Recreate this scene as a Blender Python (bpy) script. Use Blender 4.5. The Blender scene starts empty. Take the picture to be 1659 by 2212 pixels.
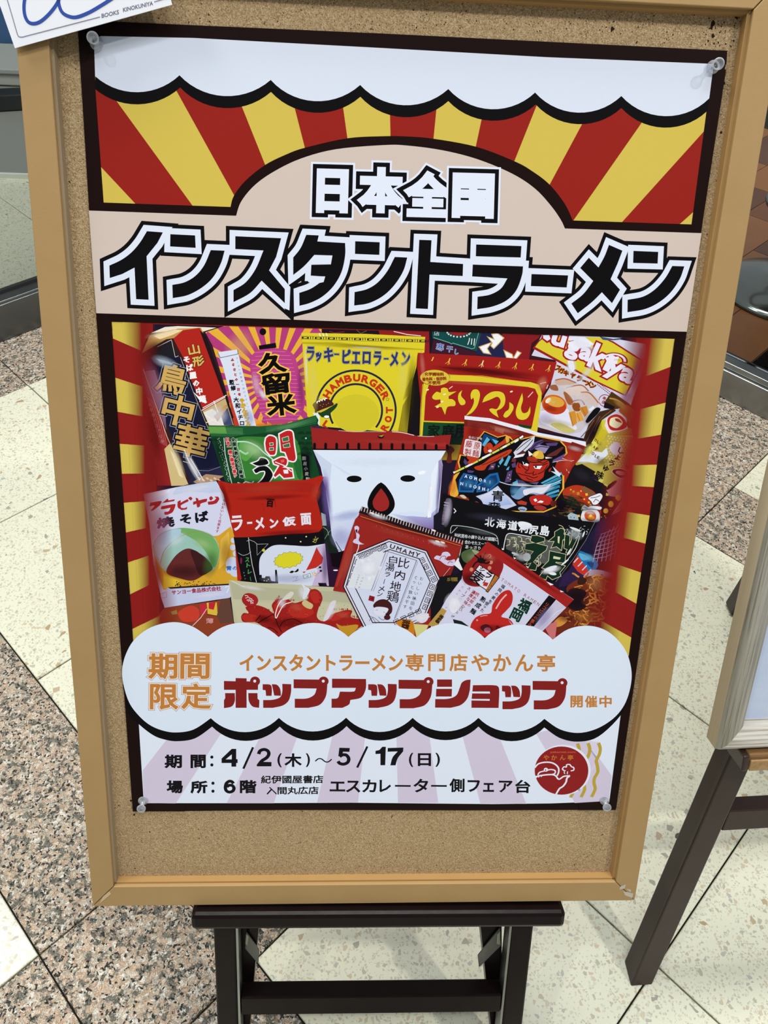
import bpy, math, random
from mathutils import Vector, Matrix

# ------------------------------------------------------------------ scene
scn = bpy.context.scene
COL = scn.collection
W, H, F = 1659.0, 2212.0, 1661.0
CAMH = 1.2
R_CAM = Matrix(((0.9989647, 0.01362203, 0.04340479),      # columns: right, down, forward (world)
                (-0.02058398, -0.71551276, 0.69829635),
                (0.04056889, -0.69846685, -0.71449159)))
cam_d = bpy.data.cameras.new('camera')
cam_d.sensor_fit = 'VERTICAL'; cam_d.sensor_height = 36.0; cam_d.lens = F / H * 36.0
cam_d.clip_start = 0.01
cam = bpy.data.objects.new('camera', cam_d); COL.objects.link(cam)
mr = Matrix(((R_CAM[0][0], -R_CAM[0][1], -R_CAM[0][2]), (R_CAM[1][0], -R_CAM[1][1], -R_CAM[1][2]), (R_CAM[2][0], -R_CAM[2][1], -R_CAM[2][2])))
cam.matrix_world = Matrix.Translation((0, 0, CAMH)) @ mr.to_4x4()
cam_d.dof.use_dof = False
scn.camera = cam
scn.view_settings.view_transform = 'Standard'; scn.view_settings.look = 'None'
scn.view_settings.gamma = 1.0; scn.view_settings.use_curve_mapping = False
scn.view_settings.exposure = 0.0
scn.cycles.use_denoising = True
scn.cycles.max_bounces = 6; scn.cycles.transparent_max_bounces = 24
scn.cycles.caustics_reflective = False; scn.cycles.caustics_refractive = False

world = bpy.data.worlds.new('world'); scn.world = world; world.use_nodes = True
wb = world.node_tree.nodes['Background']; wb.inputs[0].default_value = (0.86, 0.93, 1.0, 1); wb.inputs[1].default_value = 0.33

def area(name, loc, size, power, color, aim, size_y=None):
    d = bpy.data.lights.new(name, 'AREA'); d.energy = power; d.color = color
    d.size = size
    if size_y: d.shape = 'RECTANGLE'; d.size_y = size_y
    o = bpy.data.objects.new(name, d); COL.objects.link(o); o.location = loc
    o.rotation_euler = (Vector(aim) - Vector(loc)).to_track_quat('-Z', 'Y').to_euler()
    return o
area('overhead_area_light', (0.2, -0.4, 4.2), 2.2, 50, (0.93, 0.97, 1.0), (0.1, 0.5, 0.3), 0.8)
area('overhead_area_light', (0.1, 1.9, 4.2), 2.2, 120, (1.0, 0.99, 0.95), (0.1, 1.3, 0.0), 0.8)  # unseen lamp, added to brighten the floor relative to the board
area('overhead_area_light', (-2.2, 1.0, 3.6), 0.8, 48, (1.0, 0.97, 0.88), (-1.0, 0.9, 0.0))
area('ceiling_spot_light', (2.2, -0.55, 3.9), 0.14, 50, (1.0, 0.95, 0.86), (0.3, 0.5, 0.4))
area('ceiling_spot_light', (-1.6, -0.45, 3.9), 0.14, 20, (1.0, 0.97, 0.92), (0, 0.5, 0.5))

# ------------------------------------------------------------------ helpers
def lin(c):
    out = []
    for v in c[:3]:
        v = v / 255.0
        out.append(v / 12.92 if v <= 0.04045 else ((v + 0.055) / 1.055) ** 2.4)
    return tuple(out)
def lin4(c): return lin(c) + (1.0,)

def mat(name, col=(128, 128, 128), rough=0.5, spec=0.5, metal=0.0):
    m = bpy.data.materials.new(name); m.use_nodes = True
    b = m.node_tree.nodes['Principled BSDF']
    b.inputs['Base Color'].default_value = lin4(col); b.inputs['Roughness'].default_value = rough
    b.inputs['Specular IOR Level'].default_value = spec; b.inputs['Metallic'].default_value = metal
    return m
class NT:
    def __init__(s, m): s.t = m.node_tree; s.n = s.t.nodes; s.l = s.t.links; s.b = s.n['Principled BSDF']
    def add(s, typ, **kw):
        n = s.n.new(typ)
        for k, v in kw.items():
            if k in n.inputs: n.inputs[k].default_value = v
            else: setattr(n, k, v)
        return n
    def coord(s, scale=(1, 1, 1), kind='Object'):
        tc = s.add('ShaderNodeTexCoord'); mp = s.add('ShaderNodeMapping'); mp.inputs['Scale'].default_value = scale
        s.l.new(tc.outputs[kind], mp.inputs[0]); return mp.outputs[0]
    def ramp(s, src, stops, interp='LINEAR'):
        r = s.add('ShaderNodeValToRGB'); r.color_ramp.interpolation = interp
        while len(r.color_ramp.elements) < len(stops): r.color_ramp.elements.new(0.5)
        for e, (p, c) in zip(r.color_ramp.elements, stops): e.position = p; e.color = lin4(c)
        s.l.new(src, r.inputs[0]); return r.outputs[0]
    def mix(s, fac, a, b, blend='MIX'):
        m = s.add('ShaderNodeMix', data_type='RGBA', blend_type=blend)
        for sock, v in ((m.inputs[0], fac), (m.inputs[6], a), (m.inputs[7], b)):
            if isinstance(v, bpy.types.NodeSocket): s.l.new(v, sock)
            elif isinstance(v, tuple): sock.default_value = lin4(v)
            else: sock.default_value = v
        return m.outputs[2]
    def noise(s, vec, scale, detail=3, rough=0.5, out='Fac'):
        n = s.add('ShaderNodeTexNoise'); n.inputs['Scale'].default_value = scale; n.inputs['Detail'].default_value = detail; n.inputs['Roughness'].default_value = rough
        s.l.new(vec, n.inputs['Vector']); return n.outputs[out]
    def voro(s, vec, scale, feature='F1', out='Color', rnd=1.0):
        n = s.add('ShaderNodeTexVoronoi', feature=feature); n.inputs['Scale'].default_value = scale; n.inputs['Randomness'].default_value = rnd
        s.l.new(vec, n.inputs['Vector']); return n.outputs[out]
    def bump(s, h, strength=0.3, dist=0.001):
        b = s.add('ShaderNodeBump'); b.inputs['Strength'].default_value = strength; b.inputs['Distance'].default_value = dist
        s.l.new(h, b.inputs['Height']); s.l.new(b.outputs[0], s.b.inputs['Normal'])
    def math(s, op, a, b=0.0):
        n = s.add('ShaderNodeMath', operation=op)
        for i, v in enumerate((a, b)):
            if isinstance(v, bpy.types.NodeSocket): s.l.new(v, n.inputs[i])
            else: n.inputs[i].default_value = v
        return n.outputs[0]
    def base(s, c): s.l.new(c, s.b.inputs['Base Color'])
    def sep(s, c):
        n = s.add('ShaderNodeSeparateColor'); s.l.new(c, n.inputs[0]); return n.outputs

def tag(o, label=None, cat=None, group=None, kind=None):
    if label: o['label'] = label
    if cat: o['category'] = cat
    if group: o['group'] = group
    if kind: o['kind'] = kind
    return o
def empty(name, mw=None, label=None, cat=None, group=None, kind=None):
    o = bpy.data.objects.new(name, None); COL.objects.link(o); o.empty_display_size = 0.05
    if mw is not None: o.matrix_world = mw
    return tag(o, label, cat, group, kind)
def meshobj(name, verts, faces, m, parent=None, label=None, smooth=False, mats=None, fm=None):
    me = bpy.data.meshes.new(name); me.from_pydata([tuple(v) for v in verts], [], faces); me.update()
    if mats:
        for q in mats: me.materials.append(q)
        for p, i in zip(me.polygons, fm): p.material_index = i
    else: me.materials.append(m)
    if smooth:
        for p in me.polygons: p.use_smooth = True
    o = bpy.data.objects.new(name, me); COL.objects.link(o)
    if parent: o.parent = parent
    if label: o['label'] = label
    return o
def bevel(o, w, seg=2):
    b = o.modifiers.new('bevel', 'BEVEL'); b.width = w; b.segments = seg; b.limit_method = 'ANGLE'; b.angle_limit = 0.6
    return o
HEX = [(0, 3, 2, 1), (4, 5, 6, 7), (0, 1, 5, 4), (1, 2, 6, 5), (2, 3, 7, 6), (3, 0, 4, 7)]
def hexa(name, bot, top, m, parent=None, bev=0.0, label=None, seg=2):
    o = meshobj(name, list(bot) + list(top), HEX, m, parent, label)
    if bev: bevel(o, bev, seg)
    return o
def box(name, x0, x1, y0, y1, z0, z1, m, parent=None, bev=0.0, label=None):
    return hexa(name, [(x0, y0, z0), (x1, y0, z0), (x1, y1, z0), (x0, y1, z0)], [(x0, y0, z1), (x1, y0, z1), (x1, y1, z1), (x0, y1, z1)], m, parent, bev, label)
def beam(name, p, q, side, w, d, m, parent=None, bev=0.0, label=None):
    """square bar from p to q; w across (side), d along the third axis"""
    p, q, side = Vector(p), Vector(q), Vector(side); ax = (q - p).normalized()
    s = (side - ax * side.dot(ax)).normalized(); t = ax.cross(s)
    c = [s * (a * w / 2) + t * (b * d / 2) for a, b in ((-1, -1), (1, -1), (1, 1), (-1, 1))]
    return hexa(name, [p + k for k in c], [q + k for k in c], m, parent, bev, label)
def lathe(name, prof, m, parent=None, n=24, mw=None, label=None, smooth=True):
    vs, fs = [], []
    for r, z in prof:
        for k in range(n):
            a = 2 * math.pi * k / n; vs.append(Vector((r * math.cos(a), r * math.sin(a), z)))
    for i in range(len(prof) - 1):
        for k in range(n):
            a, b = i * n + k, i * n + (k + 1) % n; fs.append((a, b, b + n, a + n))
    fs.append(tuple(range(n - 1, -1, -1))); fs.append(tuple((len(prof) - 1) * n + k for k in range(n)))
    if mw is not None: vs = [mw @ v for v in vs]
    o = meshobj(name, vs, fs, m, parent, label)
    if smooth:
        for p in o.data.polygons[:-2]: p.use_smooth = True
    return o
def tube(name, pts, r, m, parent=None, n=10, closed=False, label=None):
    pts = [Vector(p) for p in pts]; vs, fs = [], []; N = len(pts)
    for i, p in enumerate(pts):
        a = pts[(i - 1) % N] if (closed or i) else p; b = pts[(i + 1) % N] if (closed or i < N - 1) else p
        d = (b - a).normalized(); u = d.orthogonal().normalized() if abs(d.z) > 0.95 else d.cross(Vector((0, 0, 1))).normalized(); v = d.cross(u)
        for k in range(n):
            t = 2 * math.pi * k / n; vs.append(p + (u * math.cos(t) + v * math.sin(t)) * r)
    for i in range(N if closed else N - 1):
        for k in range(n):
            j = (i + 1) % N; fs.append((i * n + k, i * n + (k + 1) % n, j * n + (k + 1) % n, j * n + k))
    if not closed: fs.append(tuple(range(n - 1, -1, -1))); fs.append(tuple((N - 1) * n + k for k in range(n)))
    return meshobj(name, vs, fs, m, parent, label, smooth=True)

# board frame of reference: origin = lower left corner of the poster, x right, y up the board, z out of it
MB = Matrix(((0.99995935, 0.00792051, 0.00430925, -0.22269893),
             (0.0, 0.47790898, -0.87840936, 0.34525193),
             (-0.00901688, 0.87837365, 0.47788955, 0.39236963), (0, 0, 0, 1)))
MBI = MB.inverted()
CAM_B = MBI @ Vector((0, 0, CAMH))
def b2(px, py, z=0.0):
    """digitised photo point -> point on the board plane (metres)"""
    d = R_CAM @ Vector((px - W / 2, py - H / 2, F)); d = MBI.to_3x3() @ d
    s = (z - CAM_B.z) / d.z
    return (CAM_B.x + d.x * s, CAM_B.y + d.y * s)

# ------------------------------------------------------------------ materials
def m_mdf(name, c1, c2):
    m = mat(name, c1, 0.6, 0.25); t = NT(m); v = t.coord()
    n1 = t.noise(v, 26, 4, 0.6); n2 = t.noise(v, 900, 2); n3 = t.noise(t.coord((1, 1, 1)), 5, 2)
    c = t.mix(t.math('MULTIPLY', n1, 0.9), c1, c2); c = t.mix(t.math('MULTIPLY', n3, 0.35), c, (150, 122, 84))
    c = t.mix(t.math('GREATER_THAN', n2, 0.73), c, (150, 118, 76)); t.base(c); t.bump(n2, 0.12, 0.0004); return m
MDF = m_mdf('mdf_wood', (160, 129, 83), (174, 143, 96))
def m_cork():
    m = mat('cork', (160, 130, 90), 0.92, 0.12); t = NT(m); v = t.coord()
    v1 = t.voro(v, 1250, 'F1', 'Color'); s = t.sep(v1)
    c = t.ramp(s[0], [(0.0, (118, 94, 64)), (0.10, (150, 124, 90)), (0.45, (168, 143, 106)), (0.8, (184, 160, 124)), (1.0, (202, 181, 146))])
    n = t.noise(v, 9, 3); c = t.mix(t.math('MULTIPLY', n, 0.35), c, (150, 124, 88))
    hole = t.noise(v, 300, 2, 0.6); c = t.mix(t.math('GREATER_THAN', hole, 0.72), c, (70, 50, 34))
    t.base(c); t.bump(t.voro(v, 1250, 'F1', 'Distance'), 0.35, 0.0008); return m
CORK = m_cork()
def m_terrazzo():
    m = mat('terrazzo', (225, 225, 208), 0.22, 0.5); t = NT(m); v = t.coord(kind='Generated')
    tc = t.add('ShaderNodeNewGeometry'); vv = t.add('ShaderNodeMapping'); t.l.new(tc.outputs['Position'], vv.inputs[0]); v = vv.outputs[0]
    wob = t.noise(v, 60, 2, 0.5, 'Color'); w2 = t.add('ShaderNodeVectorMath', operation='SCALE'); w2.inputs['Scale'].default_value = 0.006
    t.l.new(wob, w2.inputs[0]); ad = t.add('ShaderNodeVectorMath', operation='ADD'); t.l.new(v, ad.inputs[0]); t.l.new(w2.outputs[0], ad.inputs[1]); v = ad.outputs[0]
    c = t.mix(t.noise(v, 5, 2), (224, 225, 202), (233, 233, 212))
    for sc, lim, th, cols in ((300, 0.66, .10, [(0, (200, 198, 178)), (0.5, (214, 210, 190)), (1, (240, 239, 230))]),
                          (140, 0.80, .16, [(0, (190, 187, 164)), (0.3, (206, 194, 166)), (0.6, (186, 186, 176)), (0.85, (210, 202, 180)), (1, (232, 229, 214))]),
                          (74, 0.93, .22, [(0, (166, 164, 148)), (0.3, (190, 172, 140)), (0.6, (164, 164, 152)), (0.8, (178, 156, 122)), (0.955, (78, 80, 72))])):
        cell = t.voro(v, sc, 'F1', 'Color'); s = t.sep(cell); edge = t.voro(v, sc, 'DISTANCE_TO_EDGE', 'Distance')
        msk = t.math('MULTIPLY', t.math('GREATER_THAN', s[1], lim), t.math('GREATER_THAN', edge, th))
        c = t.mix(msk, c, t.ramp(s[0], cols, 'CONSTANT'))
    t.base(c); t.l.new(t.math('ADD', t.math('MULTIPLY', t.noise(v, 14, 3), 0.2), 0.16), t.b.inputs['Roughness'])
    t.bump(t.noise(v, 25, 2), 0.03, 0.002); return m
TERR = m_terrazzo()
def m_granite():
    m = mat('granite', (190, 165, 140), 0.25, 0.5); t = NT(m)
    tc = t.add('ShaderNodeNewGeometry'); v = tc.outputs['Position']
    wob = t.noise(v, 90, 3, 0.6, 'Color'); w2 = t.add('ShaderNodeVectorMath', operation='SCALE'); w2.inputs['Scale'].default_value = 0.012
    t.l.new(wob, w2.inputs[0]); ad = t.add('ShaderNodeVectorMath', operation='ADD'); t.l.new(v, ad.inputs[0]); t.l.new(w2.outputs[0], ad.inputs[1]); v = ad.outputs[0]
    s = t.sep(t.voro(v, 210, 'F1', 'Color'))
    c = t.ramp(s[0], [(0, (208, 182, 158)), (0.25, (224, 206, 182)), (0.5, (214, 186, 156)), (0.68, (196, 188, 170)), (0.84, (240, 234, 220))], 'CONSTANT')  # palest grains are white quartz, also painted in place of glints
    n = t.noise(v, 95, 4, 0.7); c = t.mix(t.ramp(n, [(0.525, (0, 0, 0)), (0.565, (255, 255, 255))]), c, t.mix(t.noise(v, 420, 2), (72, 72, 62), (150, 146, 130)))
    s2 = t.sep(t.voro(v, 330, 'F1', 'Color')); c = t.mix(t.math('GREATER_THAN', s2[1], 0.88), c, (46, 46, 42))
    t.base(c); t.l.new(t.math('ADD', t.math('MULTIPLY', n, 0.34), 0.06), t.b.inputs['Roughness']); t.b.inputs['Coat Weight'].default_value = 1.0; t.b.inputs['Coat Roughness'].default_value = 0.12
    t.bump(t.noise(v, 120, 3, 0.6), 1.0, 0.012)
    nb_ = [x for x in t.n if x.type == 'BUMP'][0]; t.l.new(nb_.outputs[0], t.b.inputs['Coat Normal']); return m
GRAN = m_granite()
GROUT = mat('grout', (44, 42, 36), 0.9, 0.1)
def m_dark():
    m = mat('dark_stained_wood', (32, 22, 22), 0.3, 0.14); t = NT(m); v = t.coord((1, 1, 1))
    c = t.mix(t.noise(v, 40, 4, 0.6), (13, 7, 7), (24, 14, 14)); t.base(c)
    t.l.new(t.math('ADD', t.math('MULTIPLY', t.noise(v, 60, 3), 0.25), 0.2), t.b.inputs['Roughness']); return m
DARK = m_dark()
BROWN = mat('worn_brown_wood', (62, 42, 36), 0.4, 0.45); t_ = NT(BROWN); v_ = t_.coord((1, 1, 1)); t_.base(t_.mix(t_.noise(v_, 30, 5, 0.65), (34, 20, 17), (58, 39, 33)))
STEEL = mat('brushed_steel', (150, 152, 150), 0.32, 0.5, 1.0); t_ = NT(STEEL); v_ = t_.coord((1, 1, 1)); t_.base(t_.mix(t_.noise(v_, 20, 4), (128, 132, 132), (170, 172, 168)))
CHROME = mat('chrome', (150, 152, 146), 0.16, 0.5, 1.0)
BRASSY = mat('bolt_metal', (150, 128, 104), 0.35, 0.5, 1.0)
# ------------------------------------------------------------------ floor: terrazzo tiles and granite slabs
AX = Vector((0.72275, 0.69111, 0)); BX = Vector((0.69111, -0.72275, 0))
def fp(a, b, z=0.0): v = (AX * a + BX * b) * CAMH; return (v.x, v.y, z)
floor = meshobj('floor', [fp(-3, -6, -0.03), fp(-3, 2, -0.03), fp(4, 2, -0.03), fp(4, -6, -0.03), fp(-3, -6, -0.006), fp(-3, 2, -0.006), fp(4, 2, -0.006), fp(4, -6, -0.006)],
                [(3, 2, 1, 0), (4, 5, 6, 7), (0, 1, 5, 4), (1, 2, 6, 5), (2, 3, 7, 6), (3, 0, 4, 7)], GROUT)
tag(floor, kind='structure')
g = 0.0010
def tile(name, a0, a1, b0, b1, m):
    def lift(z, e): return [fp(a0 + g + e, b0 + g + e, z), fp(a0 + g + e, b1 - g - e, z), fp(a1 - g - e, b1 - g - e, z), fp(a1 - g - e, b0 + g + e, z)]
    v = lift(-0.01, 0) + lift(-0.0012, 0) + lift(0.0, 0.001)
    return meshobj(name, v, [(0, 1, 5, 4), (1, 2, 6, 5), (2, 3, 7, 6), (3, 0, 4, 7), (4, 5, 9, 8), (5, 6, 10, 9), (6, 7, 11, 10), (7, 4, 8, 11), (8, 9, 10, 11)], m, floor)
a_b = [-0.073, 0.100, 1.093, 1.266]; b_b = [-1.438, -0.430, -0.254, 0.740]
def spans(lo, hi, n): return [(lo + (hi - lo) * i / n, lo + (hi - lo) * (i + 1) / n) for i in range(n)]
for (bl, bh) in ((-1.438, -0.430), (-0.254, 0.740)):
    for (al, ah) in ((-1.066, -0.073), (0.100, 1.093)) + (((1.266, 2.259),) if bl > -1 else ()):
        for a0, a1 in spans(al, ah, 3):
            for b0, b1 in spans(bl, bh, 3): tile('terrazzo_tile', a0, a1, b0, b1, TERR)
for a0, a1 in ((-1.066, -0.073), (-0.073, 0.100), (0.100, 1.093), (1.093, 1.266), (1.266, 2.259)): tile('granite_slab', a0, a1, -0.430, -0.254, GRAN)
for b0, b1 in ((-1.438, -0.430), (-0.254, 0.740)):
    tile('granite_slab', -0.073, 0.100, b0, b1, GRAN)
    tile('granite_slab', 1.093, 1.266, b0, b1, GRAN)
for a0, a1 in ((-1.066, -0.073), (-0.073, 0.100), (0.100, 1.093), (1.093, 1.266)): tile('granite_slab', a0, a1, 0.740, 0.916, GRAN)
for al, ah in ((-1.066, -0.073), (0.100, 1.093)):
    for a0, a1 in spans(al, ah, 3):
        for b0, b1 in spans(0.916, 1.910, 3): tile('terrazzo_tile', a0, a1, b0, b1, TERR)
tile('granite_slab', -0.073, 0.100, 0.916, 1.910, GRAN)
for b0, b1 in spans(-1.438, -0.430, 3): tile('granite_slab', 1.266, 1.60, b0, b1, GRAN)
for a0, a1 in ((-1.066, -0.073), (-0.073, 0.43), (0.43, 1.093), (1.093, 1.60)): tile('granite_slab', a0, a1, -1.68, -1.438, GRAN)

# glazed shop fronts behind the easel: steel sill, pane above, floor going on behind
GLASS = bpy.data.materials.new('glass_pane'); GLASS.use_nodes = True
gt = GLASS.node_tree; gb = gt.nodes['Principled BSDF']; gb.inputs['Base Color'].default_value = (0.9, 0.95, 0.94, 1)
gb.inputs['Roughness'].default_value = 0.02; gb.inputs['Transmission Weight'].default_value = 1.0; gb.inputs['IOR'].default_value = 1.18
SILL_D = mat('sill_grey_steel', (104, 106, 106), 0.3, 0.5, 0.85); GASK = mat('gasket', (30, 32, 32), 0.6)
def grid_box(name, a0, a1, b0, b1, z0, z1, m, parent=None, bev=0.0, label=None):
    return hexa(name, [fp(a0, b0, z0), fp(a0, b1, z0), fp(a1, b1, z0), fp(a1, b0, z0)], [fp(a0, b0, z1), fp(a0, b1, z1), fp(a1, b1, z1), fp(a1, b0, z1)], m, parent, bev, label)
w1 = tag(empty('window_1'), kind='structure')
grid_box('sill', -1.6, 1.60, -1.665, -1.622, 0, 0.099, SILL_D, w1, 0.003)
grid_box('sill_cap', -1.6, 1.60, -1.66, -1.630, 0.099, 0.104, STEEL, w1, 0.001)
grid_box('gasket', -1.6, 1.60, -1.671, -1.6605, 0.0, 0.112, GASK, w1)
grid_box('pane', -1.6, 1.60, -1.679, -1.6715, 0.004, 2.4, GLASS, w1)
w2_ = tag(empty('window_2'), kind='structure')
grid_box('sill', 1.512, 1.552, -1.62, 1.4, 0, 0.076, STEEL, w2_, 0.003)
grid_box('sill_lip', 1.522, 1.550, -1.62, 1.4, 0.0765, 0.092, STEEL, w2_, 0.002)
grid_box('gasket', 1.5525, 1.572, -1.62, 1.4, 0.0, 0.086, GASK, w2_)
grid_box('pane', 1.560, 1.566, -1.62, 1.4, 0.0865, 2.4, GLASS, w2_)
for a0, a1 in spans(-1.2, 1.6, 7):
    for b0, b1 in spans(-2.62, -1.68, 2): tile('terrazzo_tile', a0, a1, b0, b1, TERR)
# parquet beyond the right pane
def m_parq(i, c1, c2):
    m = mat('parquet_%s' % ['honey', 'russet', 'umber'][i], c1, 0.35, 0.5); t = NT(m); v = t.coord((60, 4, 4))
    t.base(t.mix(t.noise(v, 3, 4), c1, c2)); return m
PARQ = [m_parq(0, (150, 88, 36), (168, 104, 46)), m_parq(1, (116, 60, 22), (134, 76, 30)), m_parq(2, (92, 46, 18), (112, 60, 24))]
random.seed(5)
rw = 0.085
for i in range(16):
    for j in range(-9, 12):
        b0 = -1.6 + i * 0.13; a0 = 1.60 + (j + (i % 2) * 0.5) * 0.42
        a1 = min(a0 + 0.42, 3.2); a0 = max(a0, 1.575)
        if a1 - a0 < 0.03 or a0 > 3.1: continue
        hexa('parquet_strip', [fp(a0 + .001, b0 + .001, -.008), fp(a0 + .001, b0 + .129, -.008), fp(a1 - .001, b0 + .129, -.008), fp(a1 - .001, b0 + .001, -.008)],
             [fp(a0 + .001, b0 + .001, 0), fp(a0 + .001, b0 + .129, 0), fp(a1 - .001, b0 + .129, 0), fp(a1 - .001, b0 + .001, 0)], random.choice(PARQ), floor)
# chrome pedestal stool inside
st = empty('bar_stool', Matrix.Translation((1.36, 2.17, 0)), 'chrome pedestal stool with round domed base on the parquet behind the glass', 'stool')
lathe('base', [(0.0, 0), (0.205, 0), (0.208, 0.006), (0.19, 0.018), (0.12, 0.032), (0.05, 0.045), (0.03, 0.06)], CHROME, st, 48)
lathe('pole', [(0.028, 0.05), (0.028, 0.42), (0.022, 0.42), (0.022, 0.66)], CHROME, st, 20)
tube('foot_ring', [(0.15 * math.cos(a * math.pi / 16), 0.15 * math.sin(a * math.pi / 16) , 0.27) for a in range(32)], 0.009, CHROME, st, 8, True)
tube('ring_spoke', [(-0.15, 0, 0.27), (0.15, 0, 0.27)], 0.007, CHROME, st, 8)
lathe('seat', [(0.0, 0.66), (0.16, 0.66), (0.18, 0.675), (0.18, 0.71), (0.15, 0.735), (0, 0.74)], mat('black_vinyl', (24, 22, 22), 0.45), st, 32)
# things beyond the left pane
dk = empty('display_plinth', Matrix.Translation((-1.45, 3.05, 0)), 'low grey glossy display plinth with white front edge behind the left glass', 'plinth')
box('plinth_top', -0.6, 0.75, -0.2, 0.30, 0.0, 0.012, mat('grey_laminate', (150, 152, 146), 0.2), dk, 0.003)
box('edge_strip', -0.6, 0.75, -0.216, -0.202, 0.0, 0.016, mat('white_strip', (235, 235, 228), 0.4), dk)
br = empty('floor_rail', Matrix.Translation((-1.5, 3.42, 0)), 'black flat metal rail lying behind the grey plinth', 'rail')
hexa('bar', [(-.6, -.10, 0), (.6, .26, 0), (.6, .36, 0), (-.6, .0, 0)], [(-.6, -.10, .06), (.6, .26, .06), (.6, .36, .06), (-.6, 0, .06)], mat('black_metal', (34, 38, 40), 0.4), br, 0.004)
hexa('foot_plate', [(-.5, -.02, .0), (-.44, -.0, .0), (-.46, .09, .0), (-.52, .07, .0)], [(-.5, -.02, .064), (-.44, 0, .064), (-.46, .09, .064), (-.52, .07, .064)], STEEL, br)
cb = empty('storage_box', Matrix.Translation((-1.75, 4.0, 0)), 'pale grey low box behind the black rail', 'box')
box('box_body', -.6, .5, -.18, .18, 0, .05, mat('pale_board', (186, 188, 182), 0.6), cb, 0.006); box('box_lid', -.61, .51, -.19, .19, .05, .07, mat('pale_lid', (176, 178, 174), 0.6), cb, 0.004)
bg = empty('folded_bag', Matrix.Translation((-1.74, 4.35, 0)), 'crumpled blue plastic bag standing behind the pale box', 'bag')
random.seed(2)
bv, bf_ = [], []
for i in range(9):
    for j in range(14):
        a = 2 * math.pi * j / 14; r = 0.10 * (1 - 0.045 * i) * (1 + random.uniform(-.14, .14))
        bv.append((r * 1.3 * math.cos(a), r * .8 * math.sin(a), 0.03 * i))
for i in range(8):
    for j in range(14): bf_.append((i * 14 + j, i * 14 + (j + 1) % 14, (i + 1) * 14 + (j + 1) % 14, (i + 1) * 14 + j))
bf_.append(tuple(range(8 * 14, 9 * 14))); bf_.append(tuple(range(13, -1, -1)))
meshobj('bag_body', bv, bf_, mat('blue_plastic', (58, 96, 140), 0.4), bg, smooth=True)
tube('bag_handle', [(-.05, 0, .22), (-.04, 0, .3), (0, 0, .33), (.04, 0, .3), (.05, 0, .22)], .006, mat('blue_strap', (44, 76, 120), .5), bg)
wb_ = box('wall_back', -4.2, -0.2, 5.0, 5.08, 0, 2.6, mat('dark_teal_wall', (34, 44, 48), 0.6)); tag(wb_, kind='structure')
fl2 = tag(hexa('floor_hall', [(-5.2, 1.8, -.04), (-0.6, 2.8, -.04), (-0.2, 5.1, -.04), (-5, 5.1, -.04)], [(-5.2, 1.8, -.004), (-0.6, 2.8, -.004), (-0.2, 5.1, -.004), (-5, 5.1, -.004)], mat('grey_hall_floor', (150, 150, 142), 0.25)), kind='structure')
fl2.name = 'floor_hall'

# ------------------------------------------------------------------ main easel (board space, metres)
LZ = -0.004
ez = empty('display_easel', MB.copy(), 'black-brown wooden folding easel holding the cork board in the middle', 'easel')
def bb(name, x0, x1, y0, y1, z0, z1, m, bev=0.0015, label=None): return box(name, x0, x1, y0, y1, z0, z1, m, ez, bev, label)
ledge = bb('ledge', 0.0575, 0.4665, -0.1365, -0.1155, -0.035, 0.0225, DARK, 0.005)
FLOORL = -0.4455
for x0, x1 in ((0.0765, 0.1005), (0.4160, 0.4400)):
    bb('leg', x0, x1, FLOORL, -0.1368, -0.030, LZ, DARK, 0.002)
for x0, x1 in ((0.0765, 0.1005), (0.4160, 0.4400)):
    bb('upright', x0, x1, -0.1153, 0.86, -0.046, -0.024, DARK, 0.002)
for x0, x1 in ((0.1010, 0.1036), (0.4129, 0.4155)):
    bb('slide_track', x0, x1, -0.40, -0.1370, -0.028, LZ - 0.002, STEEL, 0.0)
def px_slab(name, pts, z0, z1, m, bev=0.001, label=None):
    q = [b2(p[0], p[1], z1) for p in pts]
    return hexa(name, [Vector((x, y, z0)) for x, y in q], [Vector((x, y, z1)) for x, y in q], m, ez, bev, label)
px_slab('brace', [(516, 2330), (529, 2330), (560, 1990), (518, 1990)], -0.060, -0.034, DARK)
px_slab('brace', [(1072, 2330), (1086, 2330), (1084, 1990), (1037, 1990)], -0.060, -0.034, DARK)
bb('crossbar', 0.1040, 0.4125, -0.2925, -0.2655, -0.030, LZ - .003, DARK, 0.002)
bb('crossbar', 0.1040, 0.4125, -0.40, -0.375, -0.030, LZ - .003, DARK, 0.002)
bb('crossbar', 0.1010, 0.4155, 0.80, 0.83, -0.045, -0.026, DARK, 0.002)
PLATE = mat('dull_steel_plate', (112, 112, 104), 0.5, 0.5, 0.55)
px_slab('stay_plate', [(532, 2015), (529, 2050), (558, 2084), (560, 2054)], -0.033, -0.030, PLATE)
px_slab('stay_plate', [(1080, 2006), (1082, 2044), (1035, 2091), (1032, 2066)], -0.033, -0.030, PLATE)
PALE = mat('pale_pivot', (150, 152, 126), .5)
px_slab('stay_pivot', [(531, 2019), (529.5, 2040), (534, 2044), (537, 2024)], -0.0298, -0.028, PALE)
px_slab('stay_pivot', [(1074, 2020), (1073, 2040), (1081, 2042), (1081, 2012)], -0.0298, -0.028, PALE)
for xa, xb in ((0.0660, 0.0768), (0.4398, 0.4510)):
    lathe('bolt', [(0, 0), (0.0042, 0), (0.0042, 0.0115), (0, 0.0115)], BRASSY, ez, 10, Matrix.Translation((xa, -0.162, -0.018)) @ Matrix.Rotation(math.pi / 2, 4, 'Y'))
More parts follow.
